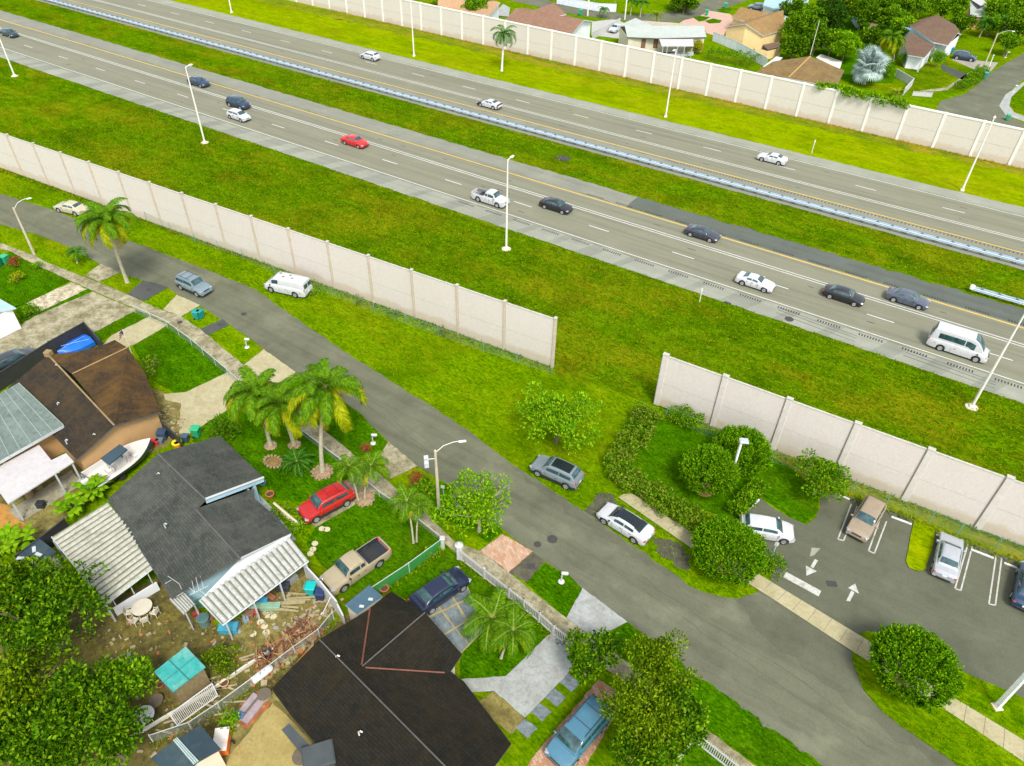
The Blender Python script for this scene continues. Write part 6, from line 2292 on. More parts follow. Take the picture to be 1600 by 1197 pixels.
# ------------------------------------------------------------------ sheds in the back yards
teal_m = m_plain('teal_roof_paint', (.025, .29, .26, 1), .6, .2, 3.0, kind='Position', dirt=(.22, .36, .30, 1), dirt_amt=.7)
s = thing('shed', 'small wooden shed with bright teal roof in the back yard', 'shed', G(290, 1060), absolute=True)
roof(s, 'roof', [(290, 1010, 2.5), (321, 1042, 2.4), (270, 1081, 2.35), (240, 1050, 2.45)], teal_m, .1, teal_m)
m = MB()
for a_, b_ in (((264, 1031, 2.5), (296, 1063, 2.42)), ((305, 1026, 2.47), (255, 1066, 2.42))):
    m.tube(P3([a_, b_]), .035, 4)
m.build('roof_batten', m_plain('teal_dark', (.02, .18, .17, 1), .7), s)
walls(s, [(290, 1010, 2.4), (321, 1042, 2.3), (270, 1081, 2.25), (240, 1050, 2.35)], m_plain('shed_boards', (.20, .15, .07, 1), .9, .3, 5, kind='Position'), .12)
nav = m_plain('navy_roofing', (.018, .04, .052, 1), .6, .25, .9, kind='Position', dirt=(.10, .14, .13, 1), dirt_amt=.4)
s = thing('shed', 'dark blue roofed shed with pale ridge strip at the bottom', 'shed', G(310, 1170), absolute=True)
roof(s, 'roof', [(274, 1156, 2.9), (313, 1133, 2.5), (345, 1170, 2.5), (306, 1192, 2.9)], nav, .12)
roof(s, 'roof', [(274, 1156, 2.9), (306, 1192, 2.9), (280, 1225, 2.4), (235, 1185, 2.4)], nav, .12)
corr(s, 'ridge_strip', (270, 1157, 2.98), (277, 1152, 2.96), (311, 1189, 2.96), (302, 1195, 2.98), m_plain('strip_pale', (.38, .50, .50, 1), .5), 3, .05)
walls(s, [(274, 1156, 2.8), (313, 1133, 2.4), (345, 1170, 2.4), (306, 1192, 2.8), (280, 1225, 2.3), (235, 1185, 2.3)], wall_cream, .15)
s = thing('shed', 'small blue grey roofed shed with cream wall above the black roof', 'shed', G(567, 945), absolute=True)
roof(s, 'roof', [(577, 914, 2.4), (598, 932, 2.4), (558, 960, 2.2), (539, 945, 2.2)], m_plain('blue_grey_roof', (.05, .105, .145, 1), .5, .15, 1.5, kind='Position'), .1, trim_w)
walls(s, [(577, 914, 2.3), (598, 932, 2.3), (558, 960, 2.1), (539, 945, 2.1)], wall_cream, .1)
m = MB()
for x, y in ((565, 947), (579, 936)):
    p = G(x, y, 2.42)
    m.rbox((p.x, p.y, 2.4), (.35, .22, .12), .5, .04)
m.build('roof_vent', trim_w, s)

s = thing('shed', 'low dark blue roofed shed with white patches above the mango tree', 'shed', G(52, 872), absolute=True)
roof(s, 'roof', [(28, 868, 2.2), (62, 842, 2.2), (88, 862, 2.0), (52, 892, 2.0)], nav, .1)
walls(s, [(28, 868, 2.1), (62, 842, 2.1), (88, 862, 1.9), (52, 892, 1.9)], wall_cream, .1)
m = MB()
for x, y in ((53, 858), (60, 866), (52, 876), (32, 872), (44, 882)):
    p = G(x, y, 2.18)
    m.box((p.x, p.y, 2.16), (.55, .25, .06), .5 + x * .1)
m.build('roof_patches', trim_w, s)
# ------------------------------------------------------------------ fences
def fence(label, path, h, style, mat, bay=2.4, post=None, name='fence', pmat=None, z0=0.0, pw=.1):
    pts = gp(path)
    root = thing(name, label, 'fence', pts[0], absolute=True)
    pmat = pmat or mat
    for a, b in zip(pts, pts[1:]):
        d = b - a
        L = d.length
        n = max(1, round(L / bay))
        d.normalize()
        rz = math.atan2(d.y, d.x)
        for i in range(n):
            p, q = a + d * (L * i / n), a + d * (L * (i + 1) / n)
            c = (p + q) / 2
            w = L / n
            m = MB()
            if style == 'solid':
                m.box((c.x, c.y, z0 + h / 2), (w, .06, h - .1), rz)
                o = m.build('panel', mat, root)
                m = MB()
                m.box((c.x, c.y, z0 + h), (w, .12, .09), rz)
                m.build('rail', pmat, root)
            elif style == 'picket':
                k = max(2, int(w / .14))
                for j in range(k):
                    e = p + d * (w * (j + .5) / k)
                    m.box((e.x, e.y, z0 + h * .5 + .03), (.065, .03, h), rz)
                m.build('pickets', mat, root)
                m = MB()
                for zz in (.14, h * .86):
                    m.box((c.x, c.y, z0 + zz), (w, .07, .09), rz)
                m.build('rail', pmat, root)
            else:
                m.mesh([p + Vector((0, 0, z0 + .05)), q + Vector((0, 0, z0 + .05)), q + Vector((0, 0, z0 + h)), p + Vector((0, 0, z0 + h))], [(0, 1, 2, 3)])
                m.build('wire_mesh', mat, root, uv=True)
                m = MB()
                m.tube([p + Vector((0, 0, z0 + h)), q + Vector((0, 0, z0 + h))], .01 if mat.name.startswith('fine') else .03, 5)
                m.build('rail', pmat, root)
            m = MB()
            m.rbox((p.x, p.y, z0 + h / 2 + .05), (pw, pw, h + .12), rz, .02)
            m.build('post', pmat, root)
        m = MB()
        m.rbox((b.x, b.y, z0 + h / 2 + .05), (pw, pw, h + .12), rz, .02)
        m.build('post', pmat, root)
    return root


f_white = m_plain('fence_white', (.52, .52, .50, 1), .55, .06, 2, kind='Position')
f_black = m_plain('fence_black', (.030, .031, .033, 1), .6, .2, 2, kind='Position')
wire_g = m_mesh('green_mesh', (.04, .26, .06, 1), 1.3)
wire_s = m_mesh('steel_mesh', (.36, .40, .39, 1), .3)
wire_p = m_plain('wire_post', (.45, .52, .50, 1), .5)
teal_p = m_plain('teal_post', (.10, .34, .30, 1), .5)
fence('white picket fence with thick posts along the pavement by the bricks', [(720, 875), (795, 934), (818, 952), (842, 972), (864, 992), (893, 1013)], 1.25, 'picket', f_white, 2.6, pw=.16)
p = G(718, 872)
r = thing('gate_pillar', 'thick white gate pillar at the top end of the picket fence', 'pillar', p)
m = MB()
m.rbox((0, 0, .8), (.42, .42, 1.6), .6, .04)
m.build('shaft', f_white, r)
m = MB()
m.lathe([(.34, 1.6), (.34, 1.7), (.2, 1.78), (.16, 1.9), (.05, 2.02)], 10)
m.build('cap', f_white, r, smooth=40)
p = G(692, 856)
r = thing('gate_pillar', 'slim white gate pillar nearer the green mesh fence', 'pillar', p)
m = MB()
m.rbox((0, 0, .6), (.3, .3, 1.2), .6, .04)
m.build('shaft', f_white, r)
m = MB()
m.rbox((0, 0, 1.26), (.42, .42, .12), .6, .03)
m.build('cap', f_white, r)
fence('white slat fence corner at the bottom beside the dark trees', [(1056, 1197), (1083, 1158), (1155, 1215), (1200, 1250)], 1.3, 'picket', f_white, 2.4, pw=.14)
fence('green chain link fence between the two front lawns', [(583, 933), (640, 895), (690, 858)], 1.25, 'wire', wire_g, 3, pmat=wire_p, pw=.06)
fence('low grey chain link fence along the pavement beside the palms', [(472, 680), (532, 725), (593, 776), (645, 812), (688, 846)], .75, 'wire', wire_s, 3, pmat=f_white, pw=.05)
fence('thin chain link fence along the pavement by the flag lawn', [(212, 489), (262, 512), (300, 540), (357, 588), (377, 606)], 1.0, 'wire', wire_s, 2.6, pmat=wire_p, pw=.05)
fence('dark grey board fence around the blue covered boat', [(-30, 624), (0, 612), (86, 556), (140, 525), (166, 554)], 1.8, 'solid', f_black, 2.4, pw=.1)
fence('dark board fence between the two back yards behind the boat', [(250, 668), (286, 702)], 1.4, 'solid', f_black, 2.0)
fence('long dark board fence below the banana clump', [(38, 890), (75, 862), (112, 832)], 1.7, 'solid', f_black, 2.4)
fence('white board wall fence beside the carport bins', [(480, 903), (505, 930), (531, 962)], 1.8, 'solid', f_white, 2.0)
fence('short white board fence end beside the cream shed', [(531, 962), (540, 980)], 1.5, 'solid', f_white, 2.0)
fence('chain link fence with teal posts at the foot of the right wall', [(1040, 652), (1120, 690), (1205, 722), (1330, 768), (1384, 788), (1452, 816), (1495, 836), (1555, 858), (1640, 890)], 1.5, 'wire', m_mesh('fine_mesh', (.35, .42, .36, 1), .1), 5, pmat=teal_p, pw=.06)
fence('thin fence of teal posts along the left wall foot', [(120, 297), (230, 345), (305, 378), (380, 404), (430, 428), (520, 463), (585, 488), (685, 525), (755, 549), (862, 585)], 1.2, 'wire', m_mesh('fine_mesh', (.35, .42, .36, 1), .1), 5, pmat=teal_p, pw=.06)
fence('white panel fence between the grey and yellow far houses', [(1113, 64), (1150, 80), (1172, 92), (1196, 106)], 1.9, 'solid', m_plain('fence_bluewhite', (.72, .76, .82, 1), .5), 2.0, pmat=f_white)
fence('white wall beside the far right corner lawn', [(1398, 120), (1424, 135), (1410, 150)], 1.5, 'solid', f_white, 2.5)
fence('white low wall behind the far lawn', [(1425, 150), (1455, 152)], .8, 'solid', f_white, 2.5)
fence('white fence left of the grey roofed far house', [(925, 62), (945, 52), (968, 40)], 1.6, 'solid', f_white, 2.5)
fence('long white wall behind the bottle palms at the top', [(870, 6), (900, 12), (935, 18), (962, 19)], 1.8, 'solid', m_plain('fence_bluewhite', (.72, .76, .82, 1), .5), 3)
fence('pale rail fence between the back yards and the black roof', [(240, 1160), (300, 1140), (345, 1110), (410, 1062), (462, 1022), (500, 995), (522, 968)], 1.0, 'wire', wire_s, 2.6, pmat=m_plain('fence_grey', (.48, .50, .46, 1), .6, .15, 2), pw=.08)
fence('white low rail edging the mossy back yard', [(215, 1150), (262, 1122), (330, 1082), (388, 1042), (428, 1018)], .35, 'solid', m_plain('edge_pale', (.6, .58, .48, 1), .8, .2, 2), 2.6)

# ------------------------------------------------------------------ white railing leaning on the teal shed
r = thing('crib_rail', 'white barred railing lying in front of the teal roofed shed', 'railing', G(300, 1105), absolute=True)
a_, b_, c_, d_ = P3([(265, 1116, 1.0), (331, 1068, 1.0), (340, 1087, .25), (277, 1133, .25)])
m = MB()
for p, q in ((a_, b_), (d_, c_), (a_, d_), (b_, c_)):
    m.tube([p, q], .045, 5)
m.build('frame', f_white, r)
m = MB()
for i in range(1, 26):
    t = i / 26
    m.tube([a_.lerp(b_, t), d_.lerp(c_, t)], .022, 4)
m.build('bars', f_white, r)

# ------------------------------------------------------------------ bins
def bin_(label, px, py, col, rz=0.3, s=1.0, group='wheeled bins'):
    r = thing('wheeled_bin', label, 'bin', G(px, py), rz, group)
    r.scale = (s,) * 3
    cm = m_plain('bin_%d_%d' % (int(col[0] * 99), int(col[2] * 99)), col, .5, .12, 2)
    m = MB()
    vs = []
    for z, x, y in ((.08, .22, .25), (.95, .30, .34)):
        vs += [(-x, -y, z), (x, -y, z), (x, y, z), (-x, y, z)]
    m.mesh(vs, [(3, 2, 1, 0), (0, 1, 5, 4), (1, 2, 6, 5), (2, 3, 7, 6), (3, 0, 4, 7), (4, 5, 6, 7)])
    m.build('body', cm, r)
    m = MB()
    m.rbox((.02, 0, 1.0), (.70, .74, .12), 0, .05)
    m.build('lid', cm, r)
    m = MB()
    m.tube([(-.36, -.28, .95), (-.40, -.28, 1.0), (-.40, .28, 1.0), (-.36, .28, .95)], .025, 5)
    m.build('handle', cm, r)
    for y in (-.27, .27):
        m = MB()
        m.lathe([(.11, y - .03), (.12, y), (.11, y + .03)], 12, (-.22, 0, .12), 0, 'Y')
        m.build('wheel', tyre_m, r)
    return r


TB, GB, NB = (.01, .28, .26, 1), (.02, .36, .16, 1), (.015, .035, .11, 1)
bin_('teal wheeled bin on the grass verge beside the upper street', 309, 498, TB, .4)
bin_('second teal wheeled bin touching it on the upper verge', 315, 497, (.01, .22, .2, 1), .2)
bin_('bright green wheeled bin lying by the slate roof corner', 309, 682, GB, .5, 1.1)
bin_('navy bin beside the bright green bin and dark fence', 292, 690, (.05, .09, .16, 1), .5, .8)
bin_('bright teal wheeled bin under the carport edge', 488, 928, (.0, .42, .40, 1), .5, 1.1)
bin_('navy blue wheeled bin next to the teal carport bin', 502, 936, NB, .5)
bin_('teal green bin at far left edge by the pavement', 11, 412, GB, .3, 1.1)
bin_('dark green bin at the very left edge below the other', 0, 416, (.01, .16, .1, 1), .3)
bin_('green bin on the far street near the white utility pole', 907, 24, GB, .2, 1.3)
bin_('green bin at the kerb left of the pink driveway', 1104, 24, GB, .2, 1.2)
bin_('green bin on the lawn by the dark far driveway', 1133, 13, GB, .2, 1.2)
bin_('teal bin at the kerb beside the low far hedge', 1538, 123, (.0, .36, .26, 1), .2, 1.2)
bin_('blue bin by the white house garage door', 1485, 84, (.01, .2, .34, 1), .2, 1.3)
bin_('small green bin on the curb behind the far wall', 1573, 188, GB, .2)

# ------------------------------------------------------------------ boats
def loft(m, secs, mi=0, close=True):
    n = len(secs[0])
    vs = [p for s in secs for p in s]
    fs = []
    for i in range(len(secs) - 1):
        for j in range(n - 1):
            fs.append((i * n + j, i * n + n + j, i * n + n + j + 1, i * n + j + 1))
    if close:
        fs.append(tuple(range(n)))
        fs.append(tuple(range(len(secs) * n - 1, (len(secs) - 1) * n - 1, -1)))
    m.mesh(vs, fs, mi)


bow, ste = G(237, 690, 1.1), G(141, 752, 1.0)
dv = bow - ste
BL = dv.length
mid = (bow + ste) / 2
boat = thing('motor_boat', 'white centre console boat with dark canopy parked between two houses', 'boat', (mid.x, mid.y, 0), math.atan2(dv.y, dv.x))
hull_w = m_plain('hull_white', (.60, .585, .55, 1), .35, .06, 1.5, dirt=(.5, .45, .36, 1), dirt_amt=.35)
hull_n = m_plain('hull_navy', (.02, .045, .07, 1), .3)
B = 1.35
st_ = []
deck = []
for t in np.linspace(0, 1, 15):
    x = -BL / 2 + t * BL
    w = B * (1 - max(0, (t - .45) / .55) ** 2.3) + .03
    zt = 1.15 + .35 * t * t
    zb = .45 + .5 * max(0, t - .6) ** 1.5
    st_.append([(x, -w, zt), (x, -w * .93, zt - .35), (x, -w * .72, zb + .15), (x, 0, zb), (x, w * .72, zb + .15), (x, w * .93, zt - .35), (x, w, zt)])
    deck.append((x, w, zt))
m = MB()
loft(m, st_)
m.build('hull', [hull_n], boat, smooth=40)
m = MB()
ins = [[(x, -w, z), (x, -w * .98, z + .05), (x, -max(.01, w - .2), z + .06), (x, -max(.008, w - .24), z - .45 if t < 11 else z - .02), (x, max(.008, w - .24), z - .45 if t < 11 else z - .02), (x, max(.01, w - .2), z + .06), (x, w * .98, z + .05), (x, w, z)] for t, (x, w, z) in enumerate(deck)]
loft(m, ins)
m.build('deck', hull_w, boat, smooth=30)
m = MB()
m.rbox((-.2, 0, 1.15), (.9, .8, .9), 0, .12)
m.rbox((-1.2, 0, .95), (.6, .9, .6), 0, .1)
m.rbox((1.35, 0, 1.0), (.9, .9, .4), 0, .1)
m.build('console', hull_w, boat)
m = MB()
m.rbox((.08, 0, 1.72), (.06, .7, .5), 0, .02)
m.build('windscreen', glass_m, boat)
tc = [boat.matrix_basis.inverted() @ G(x, y, 2.75) for x, y in ((157, 716), (187, 694), (199, 702), (170, 726))]
m = MB()
m.slab([Vector((p.x, p.y, 2.75)) for p in tc], .12)
m.build('canopy', m_plain('canopy_blue', (.035, .065, .085, 1), .5, .1, 2), boat)
m = MB()
for p in tc:
    c = sum((Vector(q) for q in tc), Vector((0, 0, 0))) / 4
    e = Vector(p).lerp(c, .15)
    m.tube([(e.x, e.y, 2.7), (e.x * .9, max(-.6, min(.6, e.y)), 1.1)], .035, 5)
m.build('canopy_frame', m_plain('alloy', (.6, .62, .63, 1), .3, metal=.5), boat)
m = MB()
m.rbox((-BL / 2 - .35, 0, 1.3), (.6, .45, .6), 0, .15)
m.rbox((-BL / 2 - .3, 0, .8), (.25, .2, .8), 0, .05)
m.build('outboard_motor', hull_w, boat)
m = MB()
m.box((0, 0, .32), (BL * .9, .12, .12))
m.box((-.8, 0, .32), (.12, 2.0, .12))
m.build('trailer', m_plain('trailer_steel', (.4, .42, .43, 1), .5), boat)
for y in (-1.02, 1.02):
    m = MB()
    m.lathe([(.2, y - .09), (.3, y - .08), (.32, y), (.3, y + .08), (.2, y + .09)], 16, (-.8, 0, .32), 0, 'Y')
    m.build('trailer_wheel', tyre_m, boat)

bow, ste = G(91, 552, .6), G(139, 527, .7)
dv = bow - ste
BL = dv.length
mid = (bow + ste) / 2
tb = thing('covered_boat', 'small boat under a bright blue tarpaulin inside the dark fence', 'boat', (mid.x, mid.y, 0), math.atan2(dv.y, dv.x))
tarp = m_plain('blue_tarp', (.01, .14, .62, 1), .4, .18, 2.5, bumpy=.3)
m = MB()
se = []
for i, t in enumerate(np.linspace(0, 1, 11)):
    x = -BL / 2 + t * BL
    w = 1.0 * (1 - max(0, (t - .4) / .6) ** 1.8) + .04
    zz = .95 - .12 * abs(t - .5) + .06 * math.sin(i * 2.2)
    se.append([(x, -w, .15), (x, -w * 1.02, .62), (x, -w * .5, zz * .93), (x, 0, zz), (x, w * .5, zz * .93), (x, w * 1.02, .62), (x, w, .15)])
loft(m, se)
m.build('tarpaulin', tarp, tb, smooth=35)
m = MB()
m.tube([(BL * .3, -.5, .9), (0, .1, 1.0), (-BL * .42, .55, .86)], .022, 5)
m.tube([(BL * .42, 0, .86), (0, -.05, .99), (-BL * .4, -.3, .9)], .02, 5)
m.build('rope', m_plain('rope_pale', (.35, .5, .75, 1), .8), tb)

# ------------------------------------------------------------------ garden tables and furniture
plast = m_plain('garden_plastic', (.60, .55, .44, 1), .5, .08, 2)
plast_w = m_plain('garden_plastic_grey', (.60, .63, .63, 1), .5, .08, 2)


def round_table(label, px, py, mat, r=.6):
    t = thing('garden_table', label, 'table', G(px, py))
    m = MB()
    m.lathe([(r * .1, .70), (r, .70), (r, .74), (r * .12, .745)], 22)
    m.build('tabletop', mat, t)
    for a in range(4):
        m = MB()
        c, s = math.cos(a * 1.57 + .4), math.sin(a * 1.57 + .4)
        m.tube([(c * r * .6, s * r * .6, .7), (c * r * .85, s * r * .85, 0)], .035, 5)
        m.build('leg', mat, t)
    return t


def chair(label, x, y, rz, mat, group):
    t = thing('garden_chair', label, 'chair', (x, y, 0), rz, group)
    m = MB()
    m.rbox((0, 0, .42), (.46, .46, .05), 0, .02)
    m.build('seat', mat, t)
    m = MB()
    for i in range(5):
        m.box((-.22 - .05, -.18 + .09 * i, .68), (.03, .05, .5))
    m.box((-.28, 0, .93), (.04, .46, .06))
    m.build('backrest', mat, t)
    for i in (-1, 1):
        for j in (-1, 1):
            m = MB()
            m.tube([(i * .19, j * .19, .42), (i * .24, j * .23, 0)], .028, 5)
            m.build('leg', mat, t)
    for j in (-1, 1):
        m = MB()
        m.tube([(-.24, j * .24, .64), (.2, j * .24, .62), (.22, j * .23, .42)], .025, 5)
        m.build('armrest', mat, t)
    return t


tp = G(226, 957)
round_table('round beige plastic table outside the metal patio roof', 226, 957, plast, .72)
for i, a in enumerate((-2.3, -1.3, -.5, .35)):
    chair('beige plastic garden chair pushed up to the round beige table', tp.x + math.cos(a) * .95, tp.y + math.sin(a) * .95, a + math.pi, plast, 'chairs around the beige table')
round_table('round pale grey table among the trees left of the railing', 229, 1126, plast_w, .68)
# junk under the carport
def crate(name, label, cat, px, py, size, col, rz=.6, rough=.6):
    t = thing(name, label, cat, G(px, py), rz)
    mm = m_plain('crate_%d_%d_%d' % tuple(int(c * 99) for c in col[:3]), col, rough, .2, 2)
    m = MB()
    x, y, z = size
    m.rbox((0, 0, z * .46), (x, y, z * .9), 0, .03)
    m.build('body', mm, t)
    m = MB()
    m.rbox((0, 0, z * .95), (x * 1.05, y * 1.05, z * .1), 0, .02)
    m.build('lid', mm, t)
    return t


crate('storage_box', 'blue storage box at the left end under the carport', 'box', 359, 985, (1.3, .7, .6), (.05, .30, .42, 1))
crate('storage_box', 'light blue storage box in the middle of the carport edge', 'box', 412, 944, (.7, .5, .6), (.04, .26, .40, 1))
crate('storage_box', 'red crate beside the carport post', 'box', 400, 958, (.5, .4, .4), (.38, .03, .03, 1))
crate('storage_box', 'brown box beside the red crate', 'box', 391, 962, (.6, .5, .45), (.22, .11, .06, 1))
crate('workbench', 'pale green bench along the carport front', 'bench', 415, 951, (2.2, .5, .5), (.22, .38, .26, 1))
crate('toolbox', 'black covered motor thing near the carport middle post', 'machine', 443, 920, (1.0, .6, .6), (.035, .04, .05, 1))
crate('storage_box', 'dark green box under the awning', 'box', 316, 945, (.5, .5, .6), (.10, .25, .15, 1))
r = thing('rain_barrel', 'grey green barrel between awning and carport', 'barrel', G(321, 976))
m = MB()
m.lathe([(.34, 0), (.40, .35), (.42, .85), (.44, .9)], 18)
m.build('body', m_plain('barrel_green', (.13, .23, .21, 1), .5), r, smooth=40)
m = MB()
m.lathe([(.42, .905), (.36, .93), (.1, .935)], 18)
m.build('lid', m_plain('barrel_dark', (.07, .14, .13, 1), .5), r)
r = thing('bucket', 'black bucket beside the stack of brown logs', 'bucket', G(420, 1026))
m = MB()
m.lathe([(.22, 0), (.30, .62), (.32, .64), (.27, .62), (.2, .08)], 18)
m.build('body', m_plain('bucket_black', (.02, .025, .035, 1), .5), r, smooth=40)
m = MB()
m.tube([(-.3, 0, .6), (0, .2, .5), (.3, 0, .6)], .012, 4)
m.build('handle', steel_d, r)
# log pile
r = thing('log_pile', 'heap of rusty brown branches and logs between the yards', 'log pile', G(450, 1006))
r2 = random.Random(5)
cols = [m_plain('log_%d' % i, c, .9, .3, 4) for i, c in enumerate(((.20, .07, .03, 1), (.32, .18, .07, 1), (.12, .05, .03, 1)))]
mm = MB()
dr = (G(480, 985) - G(425, 1025)).normalized()
nrm = Vector((-dr.y, dr.x, 0))
for i in range(95):
    a = dr * r2.uniform(-2.2, 2.2) + nrm * r2.uniform(-.7, .7)
    a.z = r2.uniform(.05, .55)
    an = r2.uniform(0, 6.28)
    L = r2.uniform(.3, .8)
    d = Vector((math.cos(an), math.sin(an), r2.uniform(-.25, .25))) * L
    mm.tube([a - d, a + Vector((r2.uniform(-.1, .1), r2.uniform(-.1, .1), .06)), a + d], r2.uniform(.02, .055), 5, r2.randrange(3))
mm.build('branches', cols, r)
m = MB()
m.slab([dr * x + nrm * y + Vector((0, 0, .05)) for x, y in ((-2.3, -.8), (2.3, -.8), (2.3, .8), (-2.3, .8))], .06)
m.build('pallet', cols[1], r)
# rubble and planks along the boundary
r = thing('rubble_pile', 'scatter of broken blocks and planks beside the carport bins', 'rubble', G(490, 960))
mm = MB()
for i in range(60):
    p = G(490, 962).lerp(G(430, 1000), r2.uniform(-.6, .7)) - G(490, 960) + Vector((r2.uniform(-.9, .9), r2.uniform(-.8, .8), .08))
    mm.box(p, (r2.uniform(.12, .45), r2.uniform(.1, .25), r2.uniform(.08, .2)), r2.uniform(0, 3))
mm.build('blocks', m_plain('rubble_pale', (.32, .27, .16, 1), .9, .35, 2), r)
mm = MB()
for i in range(9):
    p = G(470, 930).lerp(G(440, 960), i / 9) - G(490, 960) + Vector((r2.uniform(-.3, .3), r2.uniform(-.3, .3), .1 + .02 * i))
    mm.box(p, (r2.uniform(1.2, 2.4), .14, .05), .55 + r2.uniform(-.15, .15))
mm.build('planks', m_plain('plank_pale', (.34, .28, .15, 1), .9, .25, 3), r)
r = thing('rubble_pile', 'long scatter of pots and bricks beside the black roof edge', 'rubble', G(430, 1045))
mm = MB()
for i in range(110):
    t = r2.random()
    p = G(505, 985).lerp(G(395, 1070), t) - G(430, 1045) + Vector((r2.uniform(-.5, .5), r2.uniform(-.5, .5), .1))
    mm.box(p, (r2.uniform(.12, .5), r2.uniform(.1, .3), r2.uniform(.1, .3)), r2.uniform(0, 3), r2.randrange(3))
mm.build('blocks', [m_plain('rubble_pale', (.32, .27, .16, 1), .9, .35, 2), m_plain('rubble_rust', (.36, .14, .05, 1), .9, .3, 2), m_plain('rubble_moss', (.20, .18, .06, 1), .9, .3, 2)], r)
r = thing('pipe_bundle', 'orange and grey pipes lying beside the black roof eave', 'pipes', G(475, 1020))
m = MB()
a_, b_ = G(462, 1038, .5) - r.location, G(490, 1005, .5) - r.location
for i, mi in enumerate((0, 1, 1, 0)):
    o_ = Vector((.12 * i, -.10 * i, .04 * i))
    m.tube([a_ + o_, b_ + o_], .05, 6, mi)
m.build('pipes', [m_plain('pipe_orange', (.55, .17, .03, 1), .6), m_plain('pipe_grey', (.35, .4, .4, 1), .5)], r)
r = thing('leaning_post', 'white plank leaning beside the carport bins', 'plank', G(508, 957))
m = MB()
a_, b_ = G(504, 959, .05) - r.location, G(518, 930, 1.6) - r.location
m.tube([a_, b_], .06, 4)
m.build('plank', f_white, r)
m = MB()
m.rbox(a_, (.25, .25, .1), .4, .03)
m.build('foot', f_white, r)
r = thing('garden_cart', 'orange and white cart box beside the dark blue shed roof', 'cart', G(350, 1165))
m = MB()
m.rbox((0, 0, .55), (1.5, .9, .7), -.85, .05)
m.build('body', m_plain('cart_orange', (.70, .15, .02, 1), .5, .12, 2), r)
m = MB()
m.rbox((0, 0, .93), (1.5, .9, .08), -.85, .03)
m.build('lid', m_plain('cart_white', (.75, .70, .62, 1), .5, .08, 2, dirt=(.65, .18, .03, 1), dirt_amt=.8), r)
for s in (-.4, .4):
    m = MB()
    m.lathe([(.12, -.05), (.2, 0), (.12, .05)], 12, (s, s * 1.1, .2), 0, 'Y')
    m.build('wheel', tyre_m, r)
r = thing('wheelbarrow', 'grey scrap appliance beside the rail fence', 'appliance', G(410, 1060))
m = MB()
m.rbox((0, 0, .5), (.5, 1.3, .35), -.2, .08)
m.build('body', wall_white, r)
m = MB()
m.lathe([(.25, .7), (.3, .85), (.2, 1.0), (.05, 1.05)], 12, (.3, .5, 0))
m.build('drum', m_plain('drum_grey', (.5, .55, .53, 1), .4), r, smooth=40)
# beside the boat
crate('motorbike_cover', 'dark blue covered box by the fence at the boat bow', 'box', 256, 684, (.8, .8, .9), (.03, .06, .11, 1))
crate('storage_box', 'red crate behind the boat bow', 'box', 243, 694, (.7, .45, .5), (.50, .03, .04, 1))
crate('storage_box', 'grey bin between the red crate and the boat', 'box', 251, 692, (.6, .5, .5), (.12, .15, .17, 1))
crate('storage_box', 'grey metal box beside the boat stern', 'box', 140, 748, (.9, .6, .7), (.30, .38, .38, 1))
crate('storage_box', 'pale chest beside the boat stern nearer the patio', 'box', 130, 757, (.6, .5, .5), (.34, .36, .33, 1))
r = thing('tub', 'yellow and orange round tub beside the slate roof corner', 'tub', G(278, 697))
m = MB()
m.lathe([(.36, 0), (.42, .4)], 18)
m.build('body', m_plain('tub_orange', (.7, .2, .02, 1), .5), r, smooth=40)
m = MB()
m.lathe([(.44, .4), (.44, .5), (.26, .5), (.2, .3)], 18)
m.build('rim', m_plain('tub_yellow', (.75, .65, .03, 1), .5), r, smooth=40)
for i, (x, y, lab) in enumerate(((48, 776, 'blue topped drum under the white patio roof'), (62, 763, 'second blue topped drum under the white patio roof'))):
    r = thing('drum', lab, 'drum', G(x, y), 0, 'drums under the patio')
    m = MB()
    m.lathe([(.32, 0), (.34, .4), (.32, .8)], 16)
    m.build('body', m_plain('drum_brown', (.25, .18, .08, 1), .7), r, smooth=40)
    m = MB()
    m.lathe([(.35, .8), (.3, .86), (.1, .87)], 16)
    m.build('lid', m_plain('drum_blue', (.35, .48, .62, 1), .5), r)
crate('grill', 'small black grill on the orange yard', 'grill', 66, 792, (.6, .5, .6), (.02, .025, .03, 1))
# flag
r = thing('flag_pole', 'small striped flag on a pole at the brown roof corner', 'flag', G(206, 552))
m = MB()
m.tube([(0, 0, 0), (0, 0, 3.1)], [.035, .02], 6)
m.build('pole', pole_m, r)
m = MB()
for i in range(7):
    m.box((-.0 - .05 * i, -.28 - .02 * i, 2.9 - .14 * i), (.02, .5, .14), .5, mi=i % 2)
m.box((.03, -.14, 2.75), (.025, .24, .42), .5, mi=2)
m.build('flag', [m_plain('flag_red', (.5, .04, .05, 1), .7), m_plain('flag_white', (.75, .72, .7, 1), .7), m_plain('flag_blue', (.03, .05, .2, 1), .7)], r)
# mailboxes
MG = 'mailboxes along the street'
for x, y, lab in ((386, 543, 'white mailbox on a pale round foot on the swale lawn'), (583, 693, 'white mailbox on a curved pipe near the lawn edge'), (877, 909, 'slim white mailbox post on the lawn by the pale driveway'), (1571, 90, 'white mailbox by the far street lamp'), (1583, 143, 'white mailbox on the curved far corner lawn')):
    r = thing('mailbox', lab, 'mailbox', G(x, y), .5, MG)
    m = MB()
    m.lathe([(.26, 0), (.26, .05), (.2, .1)], 14)
    m.build('foot', f_white, r)
    m = MB()
    m.tube([(0, 0, 0), (.0, 0, .75), (.12, 0, 1.0)], .06, 6)
    m.build('post', f_white, r)
    m = MB()
    m.rbox((.2, 0, 1.12), (.55, .26, .28), 0, .08)
    m.build('box', f_white, r)
